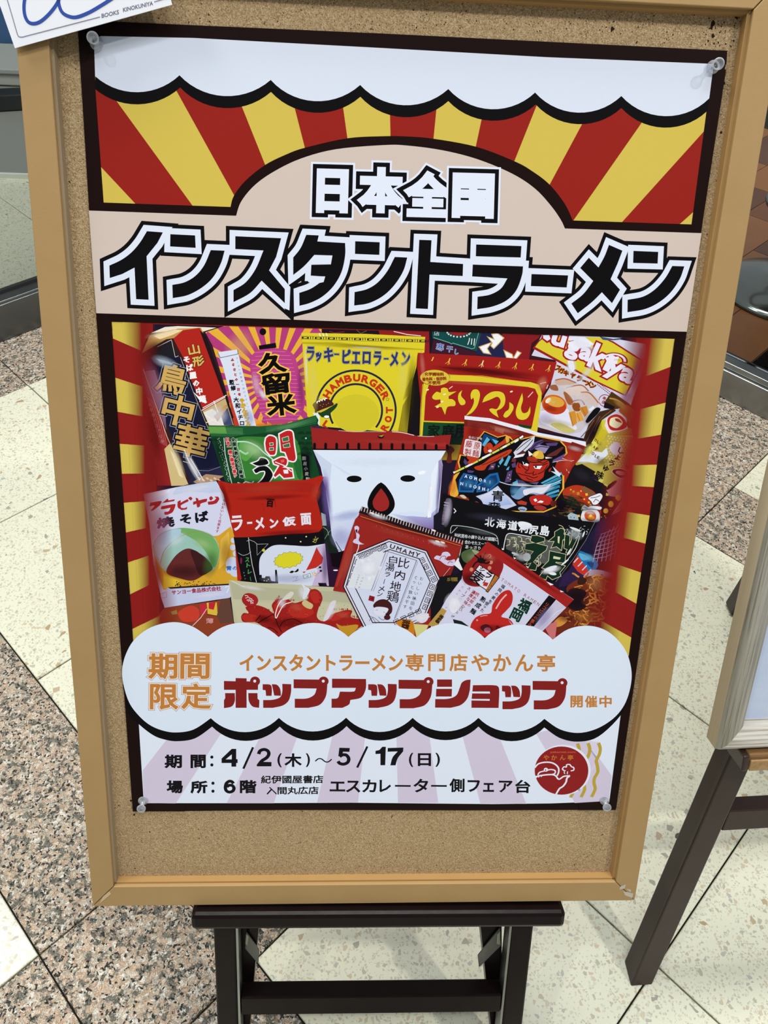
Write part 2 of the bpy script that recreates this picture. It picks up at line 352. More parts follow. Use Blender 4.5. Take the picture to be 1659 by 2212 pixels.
for sx in (0.0885, 0.428):
    p0 = Vector((sx, 0.80, -0.05)); w0 = MB @ p0; wf = Vector((w0.x, w0.y + 0.36, 0.002)); pf = MBI @ wf
    beam('rear_leg', p0 + Vector((0, 0, -.012)), pf, (1, 0, 0), 0.024, 0.024, DARK, ez, 0.001)

# ------------------------------------------------------------------ cork board
cbo = empty('cork_board', MB.copy(), 'large cork notice board in a pale MDF frame leaning on the dark easel', 'notice board')
def P3(p, z): q = b2(p[0], p[1], z); return Vector((q[0], q[1], z))
FZ = 0.0115; CK = -0.0012; BK = -0.018
oBL, oBR = Vector((-0.0482, -0.1136, 0)), Vector((0.5458, -0.1096, 0))
oTL, oTR = Vector((-0.0430, 0.7830, 0)), Vector((0.5513, 0.7830, 0))
RWD = 0.0245
iBL, iBR = Vector((-0.0245, -0.0876, 0)), Vector((0.5214, -0.0842, 0)); iTL, iTR = Vector((-0.0185, 0.7555, 0)), Vector((0.5268, 0.7555, 0))
def z_(v, z): return Vector((v.x, v.y, z))
def rail(o0, o1, i1, i0, lab=None):
    c = (o0 + o1 + i0 + i1) / 4; g_ = 0.0004
    d = (o1 - o0).normalized() * g_
    q = [o0 + d, o1 - d, i1 - d, i0 + d]
    return hexa('frame_rail', [z_(v, BK) for v in q], [z_(v, FZ) for v in q], MDF, cbo, 0.0008, lab)
rail(oBL, oBR, iBR, iBL, 'bottom MDF rail with scuffed corner tape'); rail(oBR, oTR, iTR, iBR); rail(oTR, oTL, iTL, iTR); rail(oTL, oBL, iBL, iTL)
meshobj('cork_panel', [z_(v, CK) for v in (iBL, iBR, iTR, iTL)] + [z_(v, BK + .004) for v in (iBL, iBR, iTR, iTL)], [(0, 1, 2, 3), (7, 6, 5, 4)], CORK, cbo)
MDF2 = m_mdf('mdf_bead', (160, 124, 74), (172, 136, 84)); GREYB = m_mdf('grey_bead', (150, 134, 110), (162, 146, 120))
def bead(a, b, inward, m, w=0.0022, zt=0.0075):
    d = Vector(inward) * w
    return hexa('inner_bead', [z_(a, CK), z_(b, CK), z_(b + d, CK), z_(a + d, CK)], [z_(a, zt), z_(b, zt), z_(b + d, zt), z_(a + d, zt)], m, cbo)
bead(iBR, iTR, (-1, 0, 0), MDF2, 0.003); bead(iBL, iTL, (1, 0, 0), GREYB); bead(iBL, iBR, (0, 1, 0), MDF2); bead(iTL, iTR, (0, -1, 0), MDF2)
# chips and pin holes torn in the cork (joined, past counting)
random.seed(11); cv, cf = [], []
def chip(px, py, r, n=7):
    x, y = b2(px, py, CK); k = len(cv)
    for i in range(n):
        a = 2 * math.pi * i / n; rr = r * random.uniform(.45, 1.25); cv.append((x + rr * math.cos(a), y + rr * math.sin(a) * 1.2, CK + 0.0001))
    cf.append(tuple(range(k, k + n)))
for px, py, r in ((1540, 52, .0022), (1536, 60, .0016), (1541, 78, .0015), (1500, 32, .001), (1590, 35, .0014), (1592, 40, .0009), (1552, 92, .0007), (1530, 88, .0009), (1524, 96, .0007), (1322, 62, .0022), (1555, 70, .0008), (1585, 88, .0008),
                  (1565, 180, .001), (1572, 184, .0006), (1558, 286, .0011), (1478, 880, .0008), (1450, 1103, .0012), (1405, 1310, .0007), (430, 1811, .0009), (292, 1876, .0009), (1334, 1787, .0008), (1313, 1897, .0014), (1306, 1901, .0011), (1241, 1868, .0007), (1156, 1862, .0005), (893, 1839, .0006), (283, 1729, .0011), (290, 1760, .0012), (1284, 1747, .001), (600, 46, .0006), (432, 40, .0005), (893, 22, .0006), (900, 60, .0006), (1000, 30, .0005)):
    chip(px, py, r)
for _ in range(150):
    x = random.uniform(600, 1600); chip(x, random.uniform(8, 60) + (x - 600) * .03, random.uniform(.0002, .0006), 5)
for _ in range(60): chip(random.uniform(1520, 1610), random.uniform(30, 110), random.uniform(.0002, .0007), 5)
tag(meshobj('torn_hole', cv, cf, mat('dark_cork_pit', (44, 32, 24), 0.95, 0.05), cbo, 'dark pin holes and torn pits in the cork'), kind='stuff')
# scuffs of clear tape on the lower mitres
TAPE = mat('dry_tape', (190, 168, 130), 0.35, 0.5)
for pts in ([(222, 1937), (236, 1925), (240, 1931), (215, 1952)],):
    meshobj('tape_scrap', [P3(p, FZ + 0.0002) for p in pts], [tuple(range(len(pts)))], TAPE, cbo, 'dried grey tape residue on the corner')
for pts in ([(1340, 1915), (1352, 1910), (1350, 1919), (1338, 1922)], [(1346, 1925), (1368, 1930), (1366, 1940), (1350, 1934)], [(1352, 1919), (1363, 1922), (1362, 1928)]):
    meshobj('tape_scrap', [P3(p, FZ + 0.0002) for p in pts], [tuple(range(len(pts)))], mat('dry_tape_pale', (182, 172, 156), 0.4), cbo, 'dried grey tape residue on the corner')

# ------------------------------------------------------------------ card over the top left corner
CARDZ = 0.0165
card = empty('handwritten_card', MB.copy(), 'white card with blue handwriting pinned over the upper left frame corner', 'card')
CW = mat('card_white', (222, 224, 230), 0.45, 0.4); INKB = mat('blue_felt_ink', (22, 62, 150), 0.4); INKG = mat('grey_violet_ink', (120, 118, 140), 0.5)
c0, c1, c2_ = P3((32, 104), CARDZ), P3((372, 10), CARDZ), P3((0, 15), CARDZ)
ex = (c1 - c0); upv = (P3((-1, 12), CARDZ) - c0).normalized(); ey = Vector((-ex.y, ex.x, 0)).normalized()
Hc = 0.10
cq = [c0, c1, c1 + ey * Hc, c0 + ey * Hc]
hexa('card_sheet', [v - Vector((0, 0, .0008)) for v in cq], cq, CW, card)
def ribbon3(name, pts, w, z, m, parent):
    P = [P3(p, z) for p in pts]; vs, fs = [], []
    for i, p in enumerate(P):
        d = (P[min(i + 1, len(P) - 1)] - P[max(i - 1, 0)]).normalized(); nn = Vector((-d.y, d.x, 0)) * w / 2; vs += [p + nn, p - nn]
    for i in range(len(P) - 1): fs.append((2 * i, 2 * i + 1, 2 * i + 3, 2 * i + 2))
    return meshobj(name, vs, fs, m, parent)
def cat(pts, n=8):
    out = []
    for i in range(len(pts) - 1):
        p0, p1, p2, p3 = pts[max(i - 1, 0)], pts[i], pts[i + 1], pts[min(i + 2, len(pts) - 1)]
        for k in range(n):
            t = k / n; out.append(tuple(0.5 * ((2 * b) + (c - a) * t + (2 * a - 5 * b + 4 * c - d) * t * t + (-a + 3 * b - 3 * c + d) * t ** 3) for a, b, c, d in zip(p0, p1, p2, p3)))
    out.append(pts[-1]); return out
ribbon3('handwriting', cat([(56, -14), (52, 8), (53, 30), (60, 46), (72, 51), (88, 46), (108, 28), (124, 6), (130, -12)]), .0024, CARDZ + .0002, INKB, card)
ribbon3('handwriting', cat([(126, -14), (127, 8), (134, 26), (148, 35), (165, 37), (190, 28), (215, 14), (240, -2), (256, -14)]), .0024, CARDZ + .0002, INKB, card)
ribbon3('printed_line', cat([(14, -6), (26, 34), (37, 72), (41, 79), (48, 80), (56, 78)], 4) + [(216, 36.5)], .0006, CARDZ + .0002, INKG, card)
ribbon3('printed_line', [(333, 4), (347, 0), (372, -7)], .0006, CARDZ + .0002, INKG, card)
# ------------------------------------------------------------------ flat print engine (ink layers on the paper)
def m_print(name, alpha=False, rough=0.36):
    m = bpy.data.materials.new(name); m.use_nodes = True; t = NT(m)
    a = t.add('ShaderNodeVertexColor'); a.layer_name = 'ink'
    t.l.new(a.outputs['Color'], t.b.inputs['Base Color']); t.b.inputs['Roughness'].default_value = rough; t.b.inputs['Specular IOR Level'].default_value = 0.08
    if alpha: t.l.new(a.outputs['Alpha'], t.b.inputs['Alpha'])
    return m
INK = m_print('printed_ink'); INKA = m_print('printed_ink_fade', True)
DZ = 0.0000045
from mathutils.geometry import delaunay_2d_cdt, tessellate_polygon
def area2(q): return sum(q[i][0] * q[(i + 1) % len(q)][1] - q[(i + 1) % len(q)][0] * q[i][1] for i in range(len(q)))
FAILS = [0]
def union(polys):
    """overlapping outlines -> one flat layer of triangles without overlaps"""
    T3 = []
    for q in polys:
        q = [(p[0] * 1000, p[1] * 1000) for p in q]
        tr = [[q[0], q[1], q[2]]] if len(q) == 3 else ([[q[0], q[1], q[2]], [q[0], q[2], q[3]]] if len(q) == 4 and len(polys) > 3 else [[q[i] for i in t] for t in tessellate_polygon([[Vector((p[0], p[1], 0)) for p in q]])])
        for t in tr:
            ar = area2(t)
            if abs(ar) > 2e-5: T3.append(t if ar > 0 else t[::-1])
    if not T3: return []
    tot = sum(area2(t) for t in T3)
    for eps in (1e-4, 1e-3, 1e-5, 3e-3):
        V, Fc = [], []
        for t in T3: k = len(V); V += [Vector(p) for p in t]; Fc.append([k, k + 1, k + 2])
        r = delaunay_2d_cdt(V, [], Fc, 1, eps, True)
        out = [[(r[0][i].x, r[0][i].y) for i in f] for f, o in zip(r[2], r[5]) if o]
        ok = sum(abs(area2(t)) for t in out) <= tot * 1.001 + 1e-3
        # each piece must lie in one of its source triangles
        if ok:
            for t, o in zip(out, [o for o in r[5] if o]):
                cx = sum(p[0] for p in t) / len(t); cy = sum(p[1] for p in t) / len(t); s_ = T3[o[0]]
                if abs(area2(t)) > 0.02 and any((s_[(i + 1) % 3][0] - s_[i][0]) * (cy - s_[i][1]) - (s_[(i + 1) % 3][1] - s_[i][1]) * (cx - s_[i][0]) < -0.01 for i in range(3)): ok = False; break
        if ok: return [[(p[0] / 1000, p[1] / 1000) for p in t] for t in out]
    FAILS[0] += 1
    return [[(p[0] / 1000, p[1] / 1000) for p in t] for t in T3]
WW = (240, 240, 250); DD = (20, 10, 26)
SOFT = {}
def soft(I, crop, cx, cy, rx, ry, ang, col, a):
    """airbrushed patch of printed ink: opaque in the middle, nothing at the rim"""
    c, s_ = math.cos(math.radians(ang)), math.sin(math.radians(ang)); n = 16
    def P(r, t): x, y = rx * r * math.cos(t), ry * r * math.sin(t); return kb(crop, (cx + x * c - y * s_, cy + x * s_ + y * c))
    allp = [P(1, 2 * math.pi * k / n) for k in range(n)]; z = I.z(allp); I.al = True
    k0 = len(I.v); rings = ((0.0, a), (0.35, a * .85), (0.7, a * .35), (1.0, 0.0))
    I.v.append(P(0, 0) + (z,)); I.c.append(lin(col) + (a,))
    for r, al in rings[1:]:
        for k in range(n): I.v.append(P(r, -2 * math.pi * k / n) + (z,)); I.c.append(lin(col) + (al,))
    for k in range(n): I.f.append((k0, k0 + 1 + k, k0 + 1 + (k + 1) % n))
    for q in range(2):
        for k in range(n): a0, a1 = k0 + 1 + q * n + k, k0 + 1 + q * n + (k + 1) % n; I.f.append((a0, a0 + n, a1 + n, a1))
class Ink:
    levels = []
    def __init__(s, name, label=None, base=0.0, parent=None, frac=None):
        s.name, s.label, s.v, s.f, s.c, s.al, s.parent = name, label, [], [], [], False, parent
    def z(s, pts):
        x0 = min(p[0] for p in pts); x1 = max(p[0] for p in pts); y0 = min(p[1] for p in pts); y1 = max(p[1] for p in pts)
        lv = 0
        for a0, a1, b0, b1, l in Ink.levels:
            if l > lv and a0 < x1 and x0 < a1 and b0 < y1 and y0 < b1: lv = l
        lv += 1; Ink.levels.append((x0, x1, y0, y1, lv)); return lv * DZ
    def raw(s, polys, col):
        """polys: lists of board points; col: one colour or a list per vertex of the first poly"""
        allp = [p for q in polys for p in q]; z = s.z(allp)
        if not isinstance(col, list) and len(polys) > 1: polys = union(polys)
        for q in polys:
            cols = col if isinstance(col, list) else [col] * len(q)
            ar = sum(q[i][0] * q[(i + 1) % len(q)][1] - q[(i + 1) % len(q)][0] * q[i][1] for i in range(len(q)))
            if ar < 0: q = q[::-1]; cols = cols[::-1]
            k = len(s.v); s.v += [(p[0], p[1], z) for p in q]; s.f.append(tuple(range(k, k + len(q))))
            for c in cols:
                if len(c) == 4: s.al = True
                s.c.append(lin(c) + ((c[3] if len(c) == 4 else 1.0),))
    def done(s):
        for key, (crop, bl) in SOFT.items():
            if s.label and key in s.label:
                for b in bl: soft(s, crop, *b)
        if not s.v: return
        me = bpy.data.meshes.new(s.name); me.from_pydata(s.v, [], s.f); me.update()
        me.materials.append(INKA if s.al else INK)
        at = me.color_attributes.new('ink', 'FLOAT_COLOR', 'POINT')
        at.data.foreach_set('color', [x for c in s.c for x in c])
        o = bpy.data.objects.new(s.name, me); COL.objects.link(o); o.parent = s.parent
        if s.label: o['label'] = s.label
        return o
def K(crop, p): return (crop[0] + p[0] / crop[2], crop[1] + p[1] / crop[2])
def kb(crop, p): return b2(*K(crop, p))
PX = (0, 0, 1.0)
K1 = (240, 680, 3.606); K2 = (640, 680, 4.608); K3 = (880, 690, 4.608); K4 = (1140, 690, 4.879); K5 = (440, 880, 5.184)
K6 = (260, 1000, 4.608); K7 = (470, 1020, 4.608); K8 = (660, 900, 4.608); K9 = (700, 1080, 4.608); K10 = (940, 880, 4.74)
K11 = (930, 1060, 4.484); K12 = (1140, 880, 4.097)
KA = (0, 0, 1.9988); KB = (830, 0, 2.0012); KT1 = (180, 440, 2.304); KT2 = (820, 440, 2.304)
KL = (240, 1330, 2.86); KR = (800, 1330, 2.765); KP = (270, 1560, 2.911); KQ = (820, 1560, 2.86); KG = (1100, 1580, 6.9125)
SOFT.update({
 'yellow packet with ring': (K2, [(1135, 800, 60, 420, 4, (50, 42, 10), .55), (100, 520, 14, 230, -3, WW, .55), (170, 700, 60, 340, -2, (240, 230, 120), .35), (650, 318, 600, 26, 3, (120, 100, 10), .4), (700, 330, 200, 14, 3, WW, .35), (1060, 620, 60, 260, 4, (240, 232, 120), .35)]),
 'white packet with two': (K8, [(212, 830, 60, 330, -5, (120, 96, 176), .5), (700, 450, 500, 60, 0, (236, 240, 250), .5), (1318, 780, 26, 380, 3, (104, 76, 150), .5), (1232, 820, 18, 200, 2, WW, .8), (420, 980, 200, 60, -10, (180, 188, 226), .5), (350, 1200, 120, 120, 30, (176, 176, 220), .45), (900, 250, 500, 24, 2, (190, 70, 60), .4)]),
 'printed green packet with red': (K5, [(560, 470, 180, 110, 30, (190, 228, 170), .5), (700, 850, 500, 60, 0, DD, .5), (1150, 620, 80, 260, 0, DD, .5), (950, 210, 300, 40, -14, (110, 180, 120), .4), (180, 500, 60, 200, -14, DD, .35)]),
 'red packet with big': (K3, [(800, 520, 600, 46, 5, (60, 4, 4), .5), (350, 1260, 260, 140, 0, DD, .6), (1340, 640, 60, 90, 20, (230, 150, 120), .4), (150, 450, 30, 160, -5, (220, 120, 110), .5), (700, 640, 500, 20, 3, (230, 120, 90), .3), (520, 1120, 200, 120, 0, DD, .5)]),
 'pink and yellow sunburst': (K1, [(1130, 540, 40, 110, -12, (244, 206, 232), .45), (1180, 620, 26, 60, -30, WW, .7), (1480, 560, 40, 240, 0, (120, 40, 110), .4), (1240, 860, 200, 30, -4, (210, 110, 40), .5), (1000, 250, 120, 160, 30, (240, 190, 120), .35), (1530, 400, 60, 300, 0, (240, 170, 90), .3)]),
 'tall black and red bag': (K1, [(640, 1190, 34, 170, -28, WW, .6), (330, 560, 90, 220, -18, (180, 130, 160), .45), (420, 370, 120, 50, 20, (190, 204, 220), .5), (830, 780, 90, 80, 20, WW, .55), (520, 1160, 40, 170, -20, (246, 232, 190), .6), (320, 900, 60, 260, -14, (90, 14, 20), .6), (700, 1000, 120, 280, -20, (10, 12, 30), .25), (390, 150, 140, 34, -12, (250, 236, 200), .5), (330, 260, 120, 60, -30, (60, 20, 20), .6)]),
 'slim white': (K1, [(1080, 800, 40, 80, -14, (170, 180, 220), .5)]),
 'white and yellow packet with red slanted': (K6, [(760, 250, 260, 46, -10, (236, 238, 250), .6), (1190, 1000, 46, 240, -6, (60, 40, 96), .55), (560, 770, 130, 80, -30, (214, 232, 236), .6), (820, 800, 120, 60, 20, (180, 214, 150), .5), (900, 1310, 240, 40, -6, WW, .5), (400, 640, 120, 200, 0, (170, 120, 170), .35), (640, 1080, 260, 90, 0, (40, 14, 20), .4), (900, 1000, 90, 160, 10, (60, 110, 50), .5), (1050, 900, 80, 200, 0, (150, 100, 30), .4), (360, 1100, 70, 200, -8, (150, 70, 40), .6)]),
 'red and black packet with white title': (K7, [(500, 160, 380, 70, -3, (204, 66, 46), .45), (540, 250, 400, 30, -3, (110, 14, 14), .4), (1070, 920, 46, 260, 0, (90, 56, 120), .5), (80, 260, 40, 200, -16, (90, 10, 10), .5), (980, 200, 60, 120, 10, (210, 70, 50), .5), (700, 1060, 300, 60, 0, (170, 174, 206), .4), (700, 600, 400, 30, -3, (110, 14, 14), .4)]),
 'cream packet': (K7, [(340, 1150, 160, 26, 8, WW, .55), (700, 1500, 300, 70, 0, (60, 4, 6), .4), (450, 1460, 110, 50, 0, (60, 4, 6), .5), (850, 1200, 60, 90, -20, WW, .6), (1130, 1370, 50, 120, 24, WW, .6), (1400, 1260, 90, 40, 0, (214, 210, 190), .6), (780, 1340, 90, 50, 20, (206, 90, 70), .5), (1250, 1420, 90, 36, 10, (206, 90, 70), .45), (640, 1300, 50, 60, 0, WW, .5)]),
 'octagon': (K9, [(440, 670, 150, 130, -24, WW, .9), (560, 720, 60, 160, 20, WW, .5), (1130, 430, 110, 26, 18, WW, .55), (1170, 880, 60, 260, 24, (70, 10, 10), .5), (230, 640, 50, 220, 20, (190, 80, 66), .5), (700, 330, 300, 40, 16, (180, 70, 56), .4), (960, 1170, 90, 60, -20, WW, .7), (540, 160, 120, 30, 16, WW, .5)]),
 'tomato': (K11, [(230, 1080, 110, 110, 30, WW, .85), (1100, 1230, 70, 150, 34, (150, 140, 196), .4), (380, 850, 100, 70, 10, (60, 6, 12), .55), (560, 640, 90, 40, 20, (214, 110, 96), .45), (600, 1330, 180, 50, 0, (110, 10, 14), .5), (1000, 830, 400, 24, 34, (110, 14, 16), .45)]),
 'glossy black packet': (K11, [(165, 210, 44, 150, 10, (190, 180, 206), .7), (1165, 765, 110, 40, -14, WW, .85), (880, 640, 70, 44, 20, WW, .7), (600, 260, 300, 50, 6, (64, 64, 86), .4), (940, 350, 90, 26, 8, WW, .7), (1400, 420, 90, 60, 20, (180, 190, 200), .5), (420, 640, 90, 60, 0, (150, 160, 120), .5), (900, 620, 200, 120, 30, (40, 50, 44), .35), (500, 400, 160, 30, 10, (90, 96, 100), .5)]),
 'festival warrior': (K10, [(1060, 840, 170, 46, -10, WW, .7), (880, 790, 120, 20, 4, WW, .5), (700, 230, 160, 30, 14, (206, 130, 110), .45), (1360, 560, 60, 120, 16, (214, 80, 60), .5), (400, 250, 90, 120, 0, (120, 20, 20), .4), (1430, 420, 90, 30, 14, (230, 200, 200), .45), (830, 860, 70, 50, 0, (120, 180, 220), .5), (340, 780, 90, 60, 0, (60, 140, 200), .5), (550, 770, 80, 60, 0, (60, 140, 200), .45), (1290, 980, 120, 90, 0, DD, .5), (180, 820, 50, 90, 10, (230, 140, 50), .6)]),
 'fried egg': (K4, [(580, 270, 150, 60, 24, WW, .75), (460, 500, 60, 90, 10, WW, .75), (1160, 560, 80, 300, 12, (150, 100, 160), .6), (620, 560, 40, 200, 40, WW, .4), (260, 870, 60, 40, 20, (240, 200, 110), .6), (240, 940, 90, 40, 10, (140, 30, 10), .4), (300, 1090, 220, 50, 10, (200, 190, 130), .5), (560, 820, 160, 80, 20, (236, 226, 226), .45), (430, 720, 120, 40, 10, (240, 236, 240), .5), (660, 1060, 90, 90, 0, (150, 110, 110), .4), (1040, 820, 70, 90, 20, (180, 150, 190), .6), (180, 1050, 120, 90, 0, (190, 180, 210), .5)]),
 'gold packet': (K4, [(690, 1180, 70, 170, 30, DD, .6), (1060, 1500, 90, 280, 6, (190, 110, 70), .6), (620, 1480, 120, 40, -10, WW, .6), (640, 1390, 60, 90, 20, (236, 230, 120), .6), (980, 900, 110, 40, 36, (200, 160, 80), .5), (800, 1290, 90, 90, 0, (226, 206, 60), .5), (1080, 1060, 60, 120, 10, (190, 100, 50), .6), (780, 1500, 100, 60, 0, (110, 90, 30), .5)]),
 'pink packet': (K12, [(800, 780, 100, 160, 20, (206, 140, 160), .5), (880, 700, 60, 200, 0, (170, 50, 50), .6)]),
 'spicy noodle bowl': (K12, [(450, 860, 200, 60, 20, (30, 40, 26), .5), (420, 760, 90, 40, 10, (206, 90, 40), .5), (600, 1010, 160, 30, 10, DD, .5), (300, 900, 90, 60, 0, DD, .5), (550, 930, 60, 24, 10, WW, .4), (480, 600, 120, 60, 30, (50, 50, 60), .4)]),
 'fried noodle dish': (K12, [(430, 1700, 130, 120, 20, (26, 14, 22), .7), (620, 1560, 110, 90, 10, (230, 180, 110), .35), (760, 1650, 120, 300, 0, (150, 34, 28), .6), (520, 1850, 160, 60, 0, (214, 140, 60), .35), (540, 1330, 70, 40, 20, (120, 190, 220), .5), (650, 1100, 120, 160, 20, (60, 40, 90), .4), (330, 1480, 100, 100, 0, (60, 40, 90), .5), (350, 1860, 120, 50, 0, (90, 20, 24), .5)]),
})
def smooth(pts, n=5):
    """closed loop; points with a third entry are smooth"""
    N = len(pts); out = []
    sm = [len(p) > 2 for p in pts]; P = [p[:2] for p in pts]
    def tan(i, other):
        if sm[i]: a, b = P[i - 1], P[(i + 1) % N]; return ((b[0] - a[0]) / 2, (b[1] - a[1]) / 2)
        return None
    for i in range(N):
        j = (i + 1) % N; out.append(P[i])
        if not (sm[i] or sm[j]): continue
        ch = (P[j][0] - P[i][0], P[j][1] - P[i][1]); t0 = tan(i, j) or ch; t1 = tan(j, i) or ch
        L = math.hypot(*ch)
        def clampt(t):
            l = math.hypot(*t); return (t[0] * min(1, L * 1.2 / l), t[1] * min(1, L * 1.2 / l)) if l > 0 else t
        t0, t1 = clampt(t0), clampt(t1)
        for k in range(1, n):
            t = k / n; h1 = 2 * t**3 - 3 * t**2 + 1; h2 = t**3 - 2 * t**2 + t; h3 = -2 * t**3 + 3 * t**2; h4 = t**3 - t**2
            out.append((h1 * P[i][0] + h2 * t0[0] + h3 * P[j][0] + h4 * t1[0], h1 * P[i][1] + h2 * t0[1] + h3 * P[j][1] + h4 * t1[1]))
    return out
def S(*pts): return [tuple(p[:2]) + (1,) for p in pts]
def poly(I, crop, pts, col, n=5):
    if any(len(p) > 2 for p in pts): pts = smooth(pts, n)
    I.raw([[kb(crop, p) for p in pts]], col)
def ell(I, crop, cx, cy, rx, ry, col, ang=0, n=28, a0=0, a1=360):
    c, s_ = math.cos(math.radians(ang)), math.sin(math.radians(ang)); pts = []
    m = n if a1 - a0 >= 360 else n + 1
    for i in range(m):
        t = math.radians(a0 + (a1 - a0) * i / n); x, y = rx * math.cos(t), ry * math.sin(t); pts.append((cx + x * c - y * s_, cy + x * s_ + y * c))
    I.raw([[kb(crop, p) for p in pts]], col)
def offs(P, d, closed=True, lim=2.6):
    N = len(P); out = []
    for i in range(N):
        a = P[i - 1] if (closed or i) else None; b = P[i]; c = P[(i + 1) % N] if (closed or i < N - 1) else None
        def nrm(p, q):
            x, y = q[0] - p[0], q[1] - p[1]; l = math.hypot(x, y) or 1e-9; return (y / l, -x / l)
        n1 = nrm(a, b) if a is not None else None; n2 = nrm(b, c) if c is not None else None
        n1 = n1 or n2; n2 = n2 or n1
        mx, my = n1[0] + n2[0], n1[1] + n2[1]; l2 = mx * mx + my * my
        if l2 < 1e-6: mx, my, f = n1[0], n1[1], 1.0
        else: f = min(2.0 / l2, lim / math.sqrt(l2))
        out.append((b[0] + mx * f * d, b[1] + my * f * d))
    return out
def clean(P, eps=0.02):
    out = []
    for p in P:
        if not out or math.hypot(p[0] - out[-1][0], p[1] - out[-1][1]) > eps: out.append(p)
    while len(out) > 3 and math.hypot(out[0][0] - out[-1][0], out[0][1] - out[-1][1]) < eps: out.pop()
    return out
def ring_polys(loop, d, lim=2.6):
    """band of width d on the outer side of an oriented loop (interior on the left, y up)"""
    O = offs(loop, d, True, lim); N = len(loop)
    return [[loop[i], O[i], O[(i + 1) % N], loop[(i + 1) % N]] for i in range(N)]
def line(I, crop, pts, w, col, closed=False, curve=0):
    if curve: pts = cat([tuple(p[:2]) for p in pts], curve)
    P = clean([kb(crop, p) for p in pts], 1e-6)
    w = w / crop[2] * 0.000392
    A = offs(P, w / 2, closed, 1.6); B = offs(P, -w / 2, closed, 1.6); N = len(P)
    I.raw([[A[i], A[(i + 1) % N], B[(i + 1) % N], B[i]] for i in range(N if closed else N - 1)], col)
def orient(P):
    ar = sum(P[i][0] * P[(i + 1) % len(P)][1] - P[(i + 1) % len(P)][0] * P[i][1] for i in range(len(P)))
    return P if ar > 0 else P[::-1]
def outline(I, crop, loops, w, col, lim=2.6):
    """loops drawn as filled shape grown by w (crop px)"""
    ww = w / crop[2] * 0.000392; out = []
    for L in loops:
        B = orient(clean([kb(crop, p) for p in (smooth(L) if any(len(p) > 2 for p in L) else L)], 1e-6)); out += [B] + ring_polys(B, ww, lim)
    I.raw(out, col)

# glyph outlines come from Blender's own interface font
_cache = {}
_tc = bpy.data.curves.new('glyph', 'FONT'); _tc.fill_mode = 'FRONT'; _tc.align_x = 'CENTER'; _tc.resolution_u = 2
_to = bpy.data.objects.new('glyph', _tc)
def glyph(txt, res=2, ls=1.0):
    key = (txt, res, ls)
    if key in _cache: return _cache[key]
    _tc.body = txt; _tc.resolution_u = res; _tc.space_line = ls
    me = _to.to_mesh()
    V = [(v.co.x, v.co.y) for v in me.vertices]; Fc = [tuple(p.vertices) for p in me.polygons]
    if Fc:
        q = Fc[0]; ar = sum(V[q[i]][0] * V[q[(i + 1) % len(q)]][1] - V[q[(i + 1) % len(q)]][0] * V[q[i]][1] for i in range(len(q)))
    _to.to_mesh_clear()
    # weld by position
    idx, VV, mp = {}, [], []
    for v in V:
        k = (round(v[0], 5), round(v[1], 5))
        if k not in idx: idx[k] = len(VV); VV.append(v)
        mp.append(idx[k])
    FF = []
    for q in Fc:
        r = [mp[i] for i in q]
        ar = sum(VV[r[i]][0] * VV[r[(i + 1) % len(r)]][1] - VV[r[(i + 1) % len(r)]][0] * VV[r[i]][1] for i in range(len(r)))
        if abs(ar) < 1e-10: continue
        FF.append(r if ar > 0 else r[::-1])
    ed = {}
    for q in FF:
        for i in range(len(q)): ed[(q[i], q[(i + 1) % len(q)])] = 1
    nxt = {}
    for (a, b) in ed:
        if (b, a) not in ed: nxt.setdefault(a, []).append(b)
    loops = []
    while nxt:
        a = next(iter(nxt)); L = [a]; cur = a
        while True:
            o = nxt.get(cur)
            if not o: break
            b = o.pop()
            if not o: del nxt[cur]
            if b == a: break
            L.append(b); cur = b
        if len(L) > 2: loops.append(L)
    xs = [v[0] for v in VV] or [0, 1]; ys = [v[1] for v in VV] or [0, 1]
    r = (VV, FF, loops, (min(xs), max(xs), min(ys), max(ys))); _cache[key] = r; return r
def T(I, crop, txt, cx, cy, w, h, col, ang=0, bold=0, outs=(), vert=False, skew=0, res=None, ls=1.0, quad=None):
    """text whose inked box is w x h centred at cx,cy (crop px), turned clockwise by ang; outs = [(extra width, colour)] drawn under it"""
    if vert: txt = '\n'.join(txt); ls = ls if ls != 1.0 else 0.95
    hp = h / crop[2] / (len(txt.split('\n')))
    res = res if res is not None else (1 if hp < 22 else (2 if hp < 60 else 4))
    if txt[0] < '\x7f': res = max(res, 3)
    VV, FF, loops, (x0, x1, y0, y1) = glyph(txt, res, ls)
    c, s_ = math.cos(math.radians(ang)), math.sin(math.radians(ang)); sk = math.tan(math.radians(skew))
    W_, H_ = max(x1 - x0, 1e-6), max(y1 - y0, 1e-6)
    def mapf(v):
        x = ((v[0] - x0) / W_ - 0.5) * w; y = (0.5 - (v[1] - y0) / H_) * h; x -= y * sk
        return kb(crop, (cx + x * c - y * s_, cy + x * s_ + y * c))
    V = [mapf(v) for v in VV]
    fl = [[V[i] for i in q] for q in FF]; u = 0.000392 / crop[2]
    for ew, ec in outs:
        I.raw(fl + [r for L in loops for r in ring_polys([V[i] for i in L], (bold + ew) * u)], ec)
    I.raw(fl + ([r for L in loops for r in ring_polys([V[i] for i in L], bold * u)] if bold else []), col)
